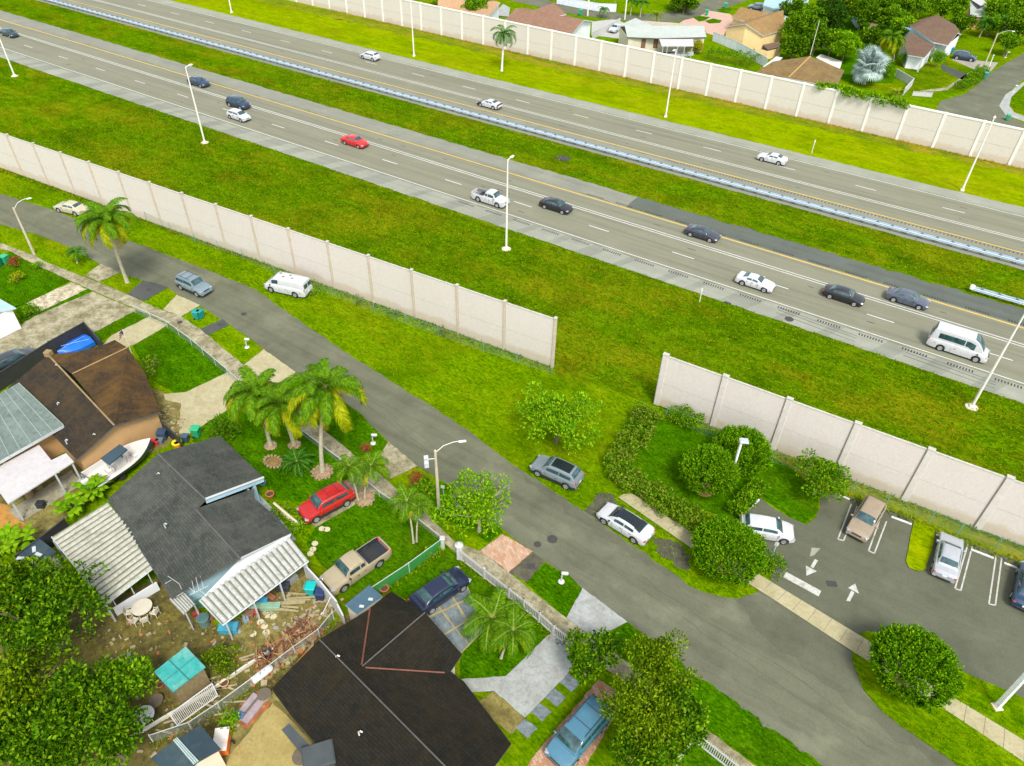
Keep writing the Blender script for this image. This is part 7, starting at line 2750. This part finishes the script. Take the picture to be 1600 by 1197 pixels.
# signs
r = thing('parking_sign', 'small sign on a teal post by the car park stop line', 'sign', G(1205, 872))
m = MB()
m.tube([(0, 0, 0), (0, 0, 1.9)], .035, 6)
m.build('post', m_plain('sign_post', (.45, .62, .58, 1), .4), r)
m = MB()
m.box((0, .04, 1.75), (.3, .02, .42), .4)
m.build('plate', f_white, r)
r = thing('square_sign', 'small white diamond sign on the verge by the wooden lamp', 'sign', G(693, 775))
m = MB()
m.tube([(0, 0, 0), (0, 0, 1.1)], .03, 6)
m.build('post', wire_p, r)
m = MB()
m.box((0, -.04, 1.2), (.34, .03, .34), .4)
m.build('plate', f_white, r)
# kerb stops
KG = 'concrete wheel stops in the car park'
for a_, b_, lab in (((1392, 808), (1424, 820), 'white wheel stop in the empty bay right of the tan suv'), ((1516, 859), (1552, 873), 'white wheel stop in the bay right of the silver sedan'), ((1568, 880), (1599, 893), 'white wheel stop nearest the right edge'), ((1312, 775), (1327, 781), 'short white wheel stop left of the tan suv'), ((1462, 836), (1476, 841), 'white wheel stop in front of the silver sedan'), ((1168, 798), (1186, 781), 'white wheel stop beside the short clipped hedge'), ((1147, 827), (1161, 808), 'white wheel stop behind the white hatchback')):
    p, q = G(*a_), G(*b_)
    c = (p + q) / 2
    d = q - p
    r = thing('wheel_stop', lab, 'wheel stop', c, math.atan2(d.y, d.x), KG)
    m = MB()
    m.rbox((0, 0, .07), (d.length, .18, .15), 0, .04)
    m.build('block', mark_w, r)
    m = MB()
    for s in (-.35, .35):
        m.lathe([(.03, .14), (.03, .16)], 8, (d.length * s, 0, 0))
    m.build('bolts', steel_d, r)
# pots by the porch
for x, y, s, c, lab in ((423, 777, .36, (.42, .13, .04, 1), 'round terracotta pot at the porch corner'), (463, 825, .34, (.6, .58, .5, 1), 'white plant pot on the flower bed by the porch'), (472, 820, .24, (.02, .03, .09, 1), 'dark blue pot on the flower bed'), (411, 758, .3, (.10, .3, .32, 1), 'teal pot beside the blue porch wall'), (601, 924, .34, (.55, .10, .05, 1), 'red round pot beside the blue grey shed'), (252, 1073, .22, (.42, .13, .04, 1), 'small terracotta pot left of the teal shed'), (352, 1071, .3, (.5, .3, .14, 1), 'clay pot right of the teal shed')):
    r = thing('plant_pot', lab, 'plant pot', G(x, y))
    cm = m_plain('pot_%d_%d' % (int(c[0] * 99), int(c[2] * 99)), c, .7, .15, 4)
    m = MB()
    m.lathe([(s * .6, 0), (s * .95, s * .7), (s, s * 1.3), (s * 1.08, s * 1.35), (s * .9, s * 1.4), (s * .8, s * 1.1)], 14)
    m.build('pot', cm, r, smooth=40)
    m = MB()
    m.lathe([(s * .82, s * 1.12), (s * .1, s * 1.2)], 10)
    m.build('soil', m_plain('pot_soil', (.07, .05, .03, 1), .95), r)
for x, y, rr, lab in ((418, 722, .8, 'small ring of stones on the lawn left of the cycad'), (427, 722, .9, 'oval stone planter ring on the lawn by the cycad')):
    if x == 418:
        continue
    r = thing('stone_planter', lab, 'planter', G(x, y))
    m = MB()
    for i in range(16):
        a = i * .393
        m.rbox((math.cos(a) * rr, math.sin(a) * rr * .7, .08), (.28, .2, .2), a, .05)
    m.build('stones', m_plain('ring_stone', (.55, .40, .24, 1), .9, .3, 2.2), r)
    m = MB()
    m.lathe([(rr * .75, .03), (.1, .1)], 12)
    m.build('soil', m_plain('bed_soil', (.20, .13, .04, 1), .95, .3, 4), r)

# fallen aerial on the slate roof
r = thing('roof_aerial', 'tangle of thin white aerial rods on the slate roof by the awning', 'aerial', G(300, 918, 3.0))
m = MB()
o_ = Vector(r.location)
for a_, b_ in (((262, 900, 3.1), (280, 912, 3.0)), ((280, 912, 3.0), (286, 926, 2.8)), ((268, 906, 3.0), (258, 912, 3.0)), ((296, 930, 2.9), (326, 915, 3.1)), ((304, 926, 3.0), (300, 908, 3.2)), ((311, 923, 3.0), (306, 902, 3.2)), ((318, 919, 3.1), (313, 900, 3.2)), ((304, 926, 3.0), (296, 918, 3.0)), ((312, 922, 3.0), (322, 930, 2.9)), ((286, 926, 2.8), (276, 932, 2.8))):
    m.tube([G(*a_) - o_, G(*b_) - o_], .018, 4)
m.build('rods', m_plain('aerial_white', (.5, .5, .48, 1), .5), r)
# more odds and ends in the yards
OG = 'small clutter in the back yards'
r2 = random.Random(9)
for i, (x, y, w, h_, c, kind, cat, lab) in enumerate(((331, 968, .3, .5, (.45, .12, .03, 1), 'pot', 'plant pot', 'orange pot beside the grey green barrel'), (308, 961, .4, .4, (.4, .03, .03, 1), 'gas_can', 'can', 'red can beside the white awning post'), (368, 980, .5, .3, (.03, .03, .035, 1), 'tyre_stack', 'tyres', 'black tyres beside the blue box under the carport'), (385, 968, .5, .35, (.20, .30, .35, 1), 'box', 'box', 'grey blue carton left of the brown box'), (425, 936, .5, .4, (.30, .10, .05, 1), 'box', 'box', 'rust brown carton near the middle carport post'), (455, 908, .8, .5, (.25, .26, .26, 1), 'box', 'box', 'grey crate at the right end under the carport'), (246, 1098, .5, .4, (.35, .24, .12, 1), 'pot', 'plant pot', 'brown pot heap left of the teal roofed shed wall'), (375, 1120, .5, .4, (.05, .16, .32, 1), 'box', 'box', 'blue tub beside the leafy weed and rail fence'), (392, 1108, 1.4, .25, (.30, .24, .26, 1), 'board', 'board', 'pinkish board lying on the rusty soil'), (415, 1090, .5, .5, (.45, .40, .20, 1), 'pot', 'plant pot', 'yellow pot at the corner of the yellow patio'), (472, 1186, .6, .4, (.45, .36, .18, 1), 'pot', 'plant pot', 'tan pot beside the dark roof box'), (200, 1042, .7, .25, (.25, .42, .45, 1), 'box', 'box', 'pale blue tub under the bright tree by the teal shed'))):
    t = thing(kind, lab, cat, G(x, y), r2.uniform(0, 3), OG)
    cm = m_plain('odd_%d' % i, c, .7, .2, 3)
    m = MB()
    if kind == 'pot' or kind == 'tyre_stack':
        m.lathe([(w * .6, 0), (w * .85, h_ * .6), (w * .9, h_), (w * .7, h_ * .98), (w * .55, h_ * .5)], 12)
    else:
        m.rbox((0, 0, h_ / 2), (w * 1.3, w * .8, h_), 0, .03)
    m.build('body', cm, t)
    m = MB()
    if kind == 'pot' or kind == 'tyre_stack':
        m.lathe([(w * .92, h_ * .9), (w * .95, h_ * .95), (w * .92, h_)], 12)
    else:
        m.box((0, 0, h_ + .015), (w * 1.2, w * .12, .02))
    m.build('rim' if kind in ('pot', 'tyre_stack') else 'strap', m_plain('odd_rim', (.12, .10, .07, 1), .8), t)

# scattered paving stones and offcuts in the mossy yards: litter that no one could count
r2 = random.Random(21)
scrap_m = [m_plain('rubble_pale', (.32, .27, .16, 1), .9, .35, 2), m_plain('rubble_rust', (.36, .14, .05, 1), .9, .3, 2), m_plain('rubble_moss', (.20, .18, .06, 1), .9, .3, 2), m_plain('scrap_grey', (.28, .30, .30, 1), .8, .3, 2)]
mm = MB()
for i in range(170):
    a_, b_ = r2.choice((((300, 1000), (400, 1000)), ((340, 1060), (430, 1020)), ((380, 990), (470, 950)), ((250, 1140), (330, 1115)), ((440, 960), (500, 935)), ((330, 1130), (400, 1080)), ((175, 1000), (250, 985)), ((160, 985), (300, 1040))))
    p = G(*a_).lerp(G(*b_), r2.random()) + Vector((r2.gauss(0, 1.0), r2.gauss(0, 1.0), .05))
    mm.box(p, (r2.uniform(.1, .42), r2.uniform(.08, .25), r2.uniform(.04, .12)), r2.uniform(0, 3), r2.choice((0, 0, 1, 2, 2, 2, 3)))
for i in range(60):
    p = G(245, 625).lerp(G(275, 668), r2.random()) + Vector((r2.uniform(-1.2, 1.2), r2.uniform(-.8, .8), .04))
    mm.box(p, (r2.uniform(.1, .45), r2.uniform(.08, .3), r2.uniform(.04, .1)), r2.uniform(0, 3), r2.choice((0, 2)))
for i in range(14):
    p = G(*r2.choice(((315, 1075), (350, 1095), (372, 1062), (270, 1145), (395, 1040)))) + Vector((r2.uniform(-.9, .9), r2.uniform(-.9, .9), .08))
    mm.box(p, (r2.uniform(.9, 2.0), .12, .05), .6 + r2.uniform(-.5, .5))
struct(mm.build('yard_debris', scrap_m), 'stuff')

# ------------------------------------------------------------------ loose ground cover that no one could count
def in_poly(pts, x, y):
    r = np.zeros(len(x), bool)
    n = len(pts)
    for i in range(n):
        x1, y1, x2, y2 = pts[i].x, pts[i].y, pts[(i + 1) % n].x, pts[(i + 1) % n].y
        c = (y1 > y) != (y2 > y)
        with np.errstate(divide='ignore', invalid='ignore'):
            r ^= c & (x < (x2 - x1) * (y - y1) / (y2 - y1 + 1e-12) + x1)
    return r


def tufts(name, polys, holes, dens, stops, ln, wd, seed, z=.01, mname=None):
    rg = np.random.default_rng(seed)
    out = []
    for pts in polys:
        xs, ys = [p.x for p in pts], [p.y for p in pts]
        a = (max(xs) - min(xs)) * (max(ys) - min(ys))
        k = int(a * dens)
        x, y = rg.uniform(min(xs), max(xs), k), rg.uniform(min(ys), max(ys), k)
        ok = in_poly(pts, x, y)
        for h in holes:
            ok &= ~in_poly(h, x, y)
        out.append(np.stack([x[ok], y[ok]], 1))
    q = np.concatenate(out)
    n = len(q)
    P = np.concatenate([q, np.full((n, 1), z)], 1)
    T = unit(np.concatenate([rg.normal(size=(n, 2)), rg.uniform(.35, 1.1, (n, 1))], 1))
    Nn = unit(np.concatenate([rg.normal(size=(n, 2)) * .5, np.ones((n, 1))], 1))
    me = leaf_mesh(name, P, T, Nn, rg.uniform(*ln, n), rg.uniform(*wd, n), m_leaf(mname or name, stops, .8, .15))
    return struct(obj(name, me), 'stuff')


road = gp(up + [(1342, 992)] + isl[1:] + [(1500, 1350)] + lowr)
lotp = gp(lot)
gv = [(.010, .035, 0, 1), (.042, .105, 0, 1), (.11, .20, .001, 1), (.23, .30, .004, 1), (.32, .20, .01, 1)]
gs = [(.018, .065, 0, 1), (.07, .155, 0, 1), (.18, .28, .001, 1), (.30, .34, .004, 1)]
gl = [(.008, .036, 0, 1), (.03, .105, 0, 1), (.085, .215, .001, 1), (.15, .26, .004, 1)]
vp = [Vector((-125, 47.5, 0)), Vector((-70, 50.6, 0)), Vector((-28.4, 53.2, 0)), Vector((-17, 54.4, 0)), Vector((24, 55.6, 0)), Vector((24, 74.9, 0)), Vector((-125, 74.9, 0))]
tufts('verge_grass_tufts', [vp], [], 17, gv, (.16, .34), (.05, .10), 1)
tufts('median_grass_tufts', [[Vector((-120, 93.6, 0)), Vector((22, 93.9, 0)), Vector((22, 103.7, 0)), Vector((-120, 103.7, 0))]], [], 9, gv, (.18, .36), (.06, .12), 2)
sv = gp([(0, 272), (410, 414), (640, 498), (862, 577), (1028, 634), (1003, 742), (960, 800), (1110, 805), (1165, 850), (1180, 926), (1157, 934), (1100, 924), (1040, 886), (937, 815), (853, 758), (751, 686), (618, 598), (530, 542), (450, 487), (400, 451), (220, 382), (88, 328), (0, 302)])
swalk = gp([(966, 778), (988, 772), (1088, 838), (1200, 907), (1200, 932), (1081, 858)])
iso = gp([(1342, 992), (1355, 986), (1375, 990), (1440, 1010), (1495, 1044), (1550, 1070), (1599, 1092), (1640, 1110), (1640, 1300)] + isl[::-1])
sw2 = gp([(1357, 1035), (1365, 1007), (1475, 1082), (1600, 1158), (1640, 1184), (1640, 1220), (1599, 1191), (1462, 1100)])
tufts('street_grass_tufts', [sv], [road, lotp, swalk], 19, gs, (.12, .26), (.04, .08), 3)
tufts('island_grass_tufts', [iso], [sw2], 22, gs, (.10, .2), (.03, .06), 4, .065)
LP = [[(215, 545), (263, 510), (299, 533), (352, 578), (291, 610), (250, 596)], [(425, 780), (412, 748), (400, 690), (475, 676), (531, 720), (556, 741), (528, 755), (470, 783)], [(593, 773), (645, 808), (688, 845), (580, 913), (500, 880), (480, 850), (493, 826), (570, 782)], [(690, 847), (720, 876), (860, 988), (790, 1055), (719, 1060), (723, 1020), (757, 985), (729, 908), (640, 938), (605, 918)], [(1003, 742), (1040, 690), (1110, 674), (1180, 702), (1279, 770), (1258, 816), (1188, 774), (1146, 826), (1110, 800)], [(1092, 1055), (1200, 1133), (1285, 1197), (1260, 1240), (1100, 1135), (1060, 1090)], [(1085, 1150), (1150, 1202), (1040, 1220), (1055, 1197)], [(16, 395), (107, 440), (42, 472), (0, 480), (0, 402)], [(464, 586), (500, 602), (558, 643), (603, 690), (593, 708), (555, 711), (513, 676)], [(822, 910), (852, 882), (888, 900), (908, 920), (885, 963)]]
tufts('lawn_grass_tufts', [gp(p) for p in LP], [], 26, gl, (.09, .18), (.03, .06), 5, .014)
yard = gp([(165, 950), (250, 905), (300, 950), (350, 985), (478, 885), (525, 948), (430, 1075), (330, 1160), (250, 1200), (200, 1100), (120, 1000)])
yw = [(.10, .08, .01, 1), (.22, .18, .03, 1), (.36, .31, .08, 1), (.06, .10, .01, 1), (.28, .14, .03, 1)]
tufts('leaf_litter', [yard], [], 7, yw, (.08, .24), (.06, .14), 6, .03)
tufts('leaf_litter', [gp([(200, 745), (285, 680), (290, 640), (255, 620), (226, 600), (240, 650), (130, 740), (20, 805), (60, 845)])], [], 6, yw, (.08, .22), (.05, .12), 7, .03)
tufts('leaf_litter', [gp([(420, 1082), (500, 1002), (540, 966), (530, 958), (430, 1040), (330, 1120), (345, 1165)])], [], 16, yw, (.08, .26), (.06, .14), 8, .03)
tufts('leaf_litter', [gp([(750, 862), (795, 897), (890, 972), (920, 995), (898, 1010), (820, 940), (722, 872)])], [], 4, yw, (.05, .14), (.04, .08), 9, .06)
# long grass at the foot of walls and fences
def edge_poly(path, w0, w1):
    p = gp(path)
    lo, hi = [], []
    for i, a in enumerate(p):
        d = (p[min(i + 1, len(p) - 1)] - p[max(i - 1, 0)]).normalized()
        n = Vector((-d.y, d.x, 0))
        lo.append(a + n * w0)
        hi.append(a + n * w1)
    return lo + hi[::-1]


eg = [edge_poly(p, -.45, .35) for p in ([(0, 266), (230, 348), (430, 419), (640, 497), (862, 576)], [(1030, 637), (1205, 706), (1523, 826), (1640, 872)], [(583, 933), (640, 895), (690, 858)], [(1320, 776), (1375, 791), (1427, 814), (1463, 831), (1600, 883)], [(720, 875), (795, 934), (893, 1013)], [(240, 1160), (345, 1110), (462, 1022), (522, 968)])]
tufts('long_grass', eg, [], 42, gv, (.25, .55), (.04, .09), 10)
fw = [pF0 - dF * 23 + Vector((0, -1.2, 0)), pF0 - dF * 23 + Vector((0, -.1, 0)), pF0 + dF * 150 + Vector((0, -.1, 0)), pF0 + dF * 150 + Vector((0, -1.2, 0))]
tufts('long_grass', [fw], [], 14, [(.16, .16, .01, 1), (.34, .24, .02, 1), (.42, .24, .05, 1)], (.3, .6), (.06, .12), 11, .02, 'dry_long_grass')
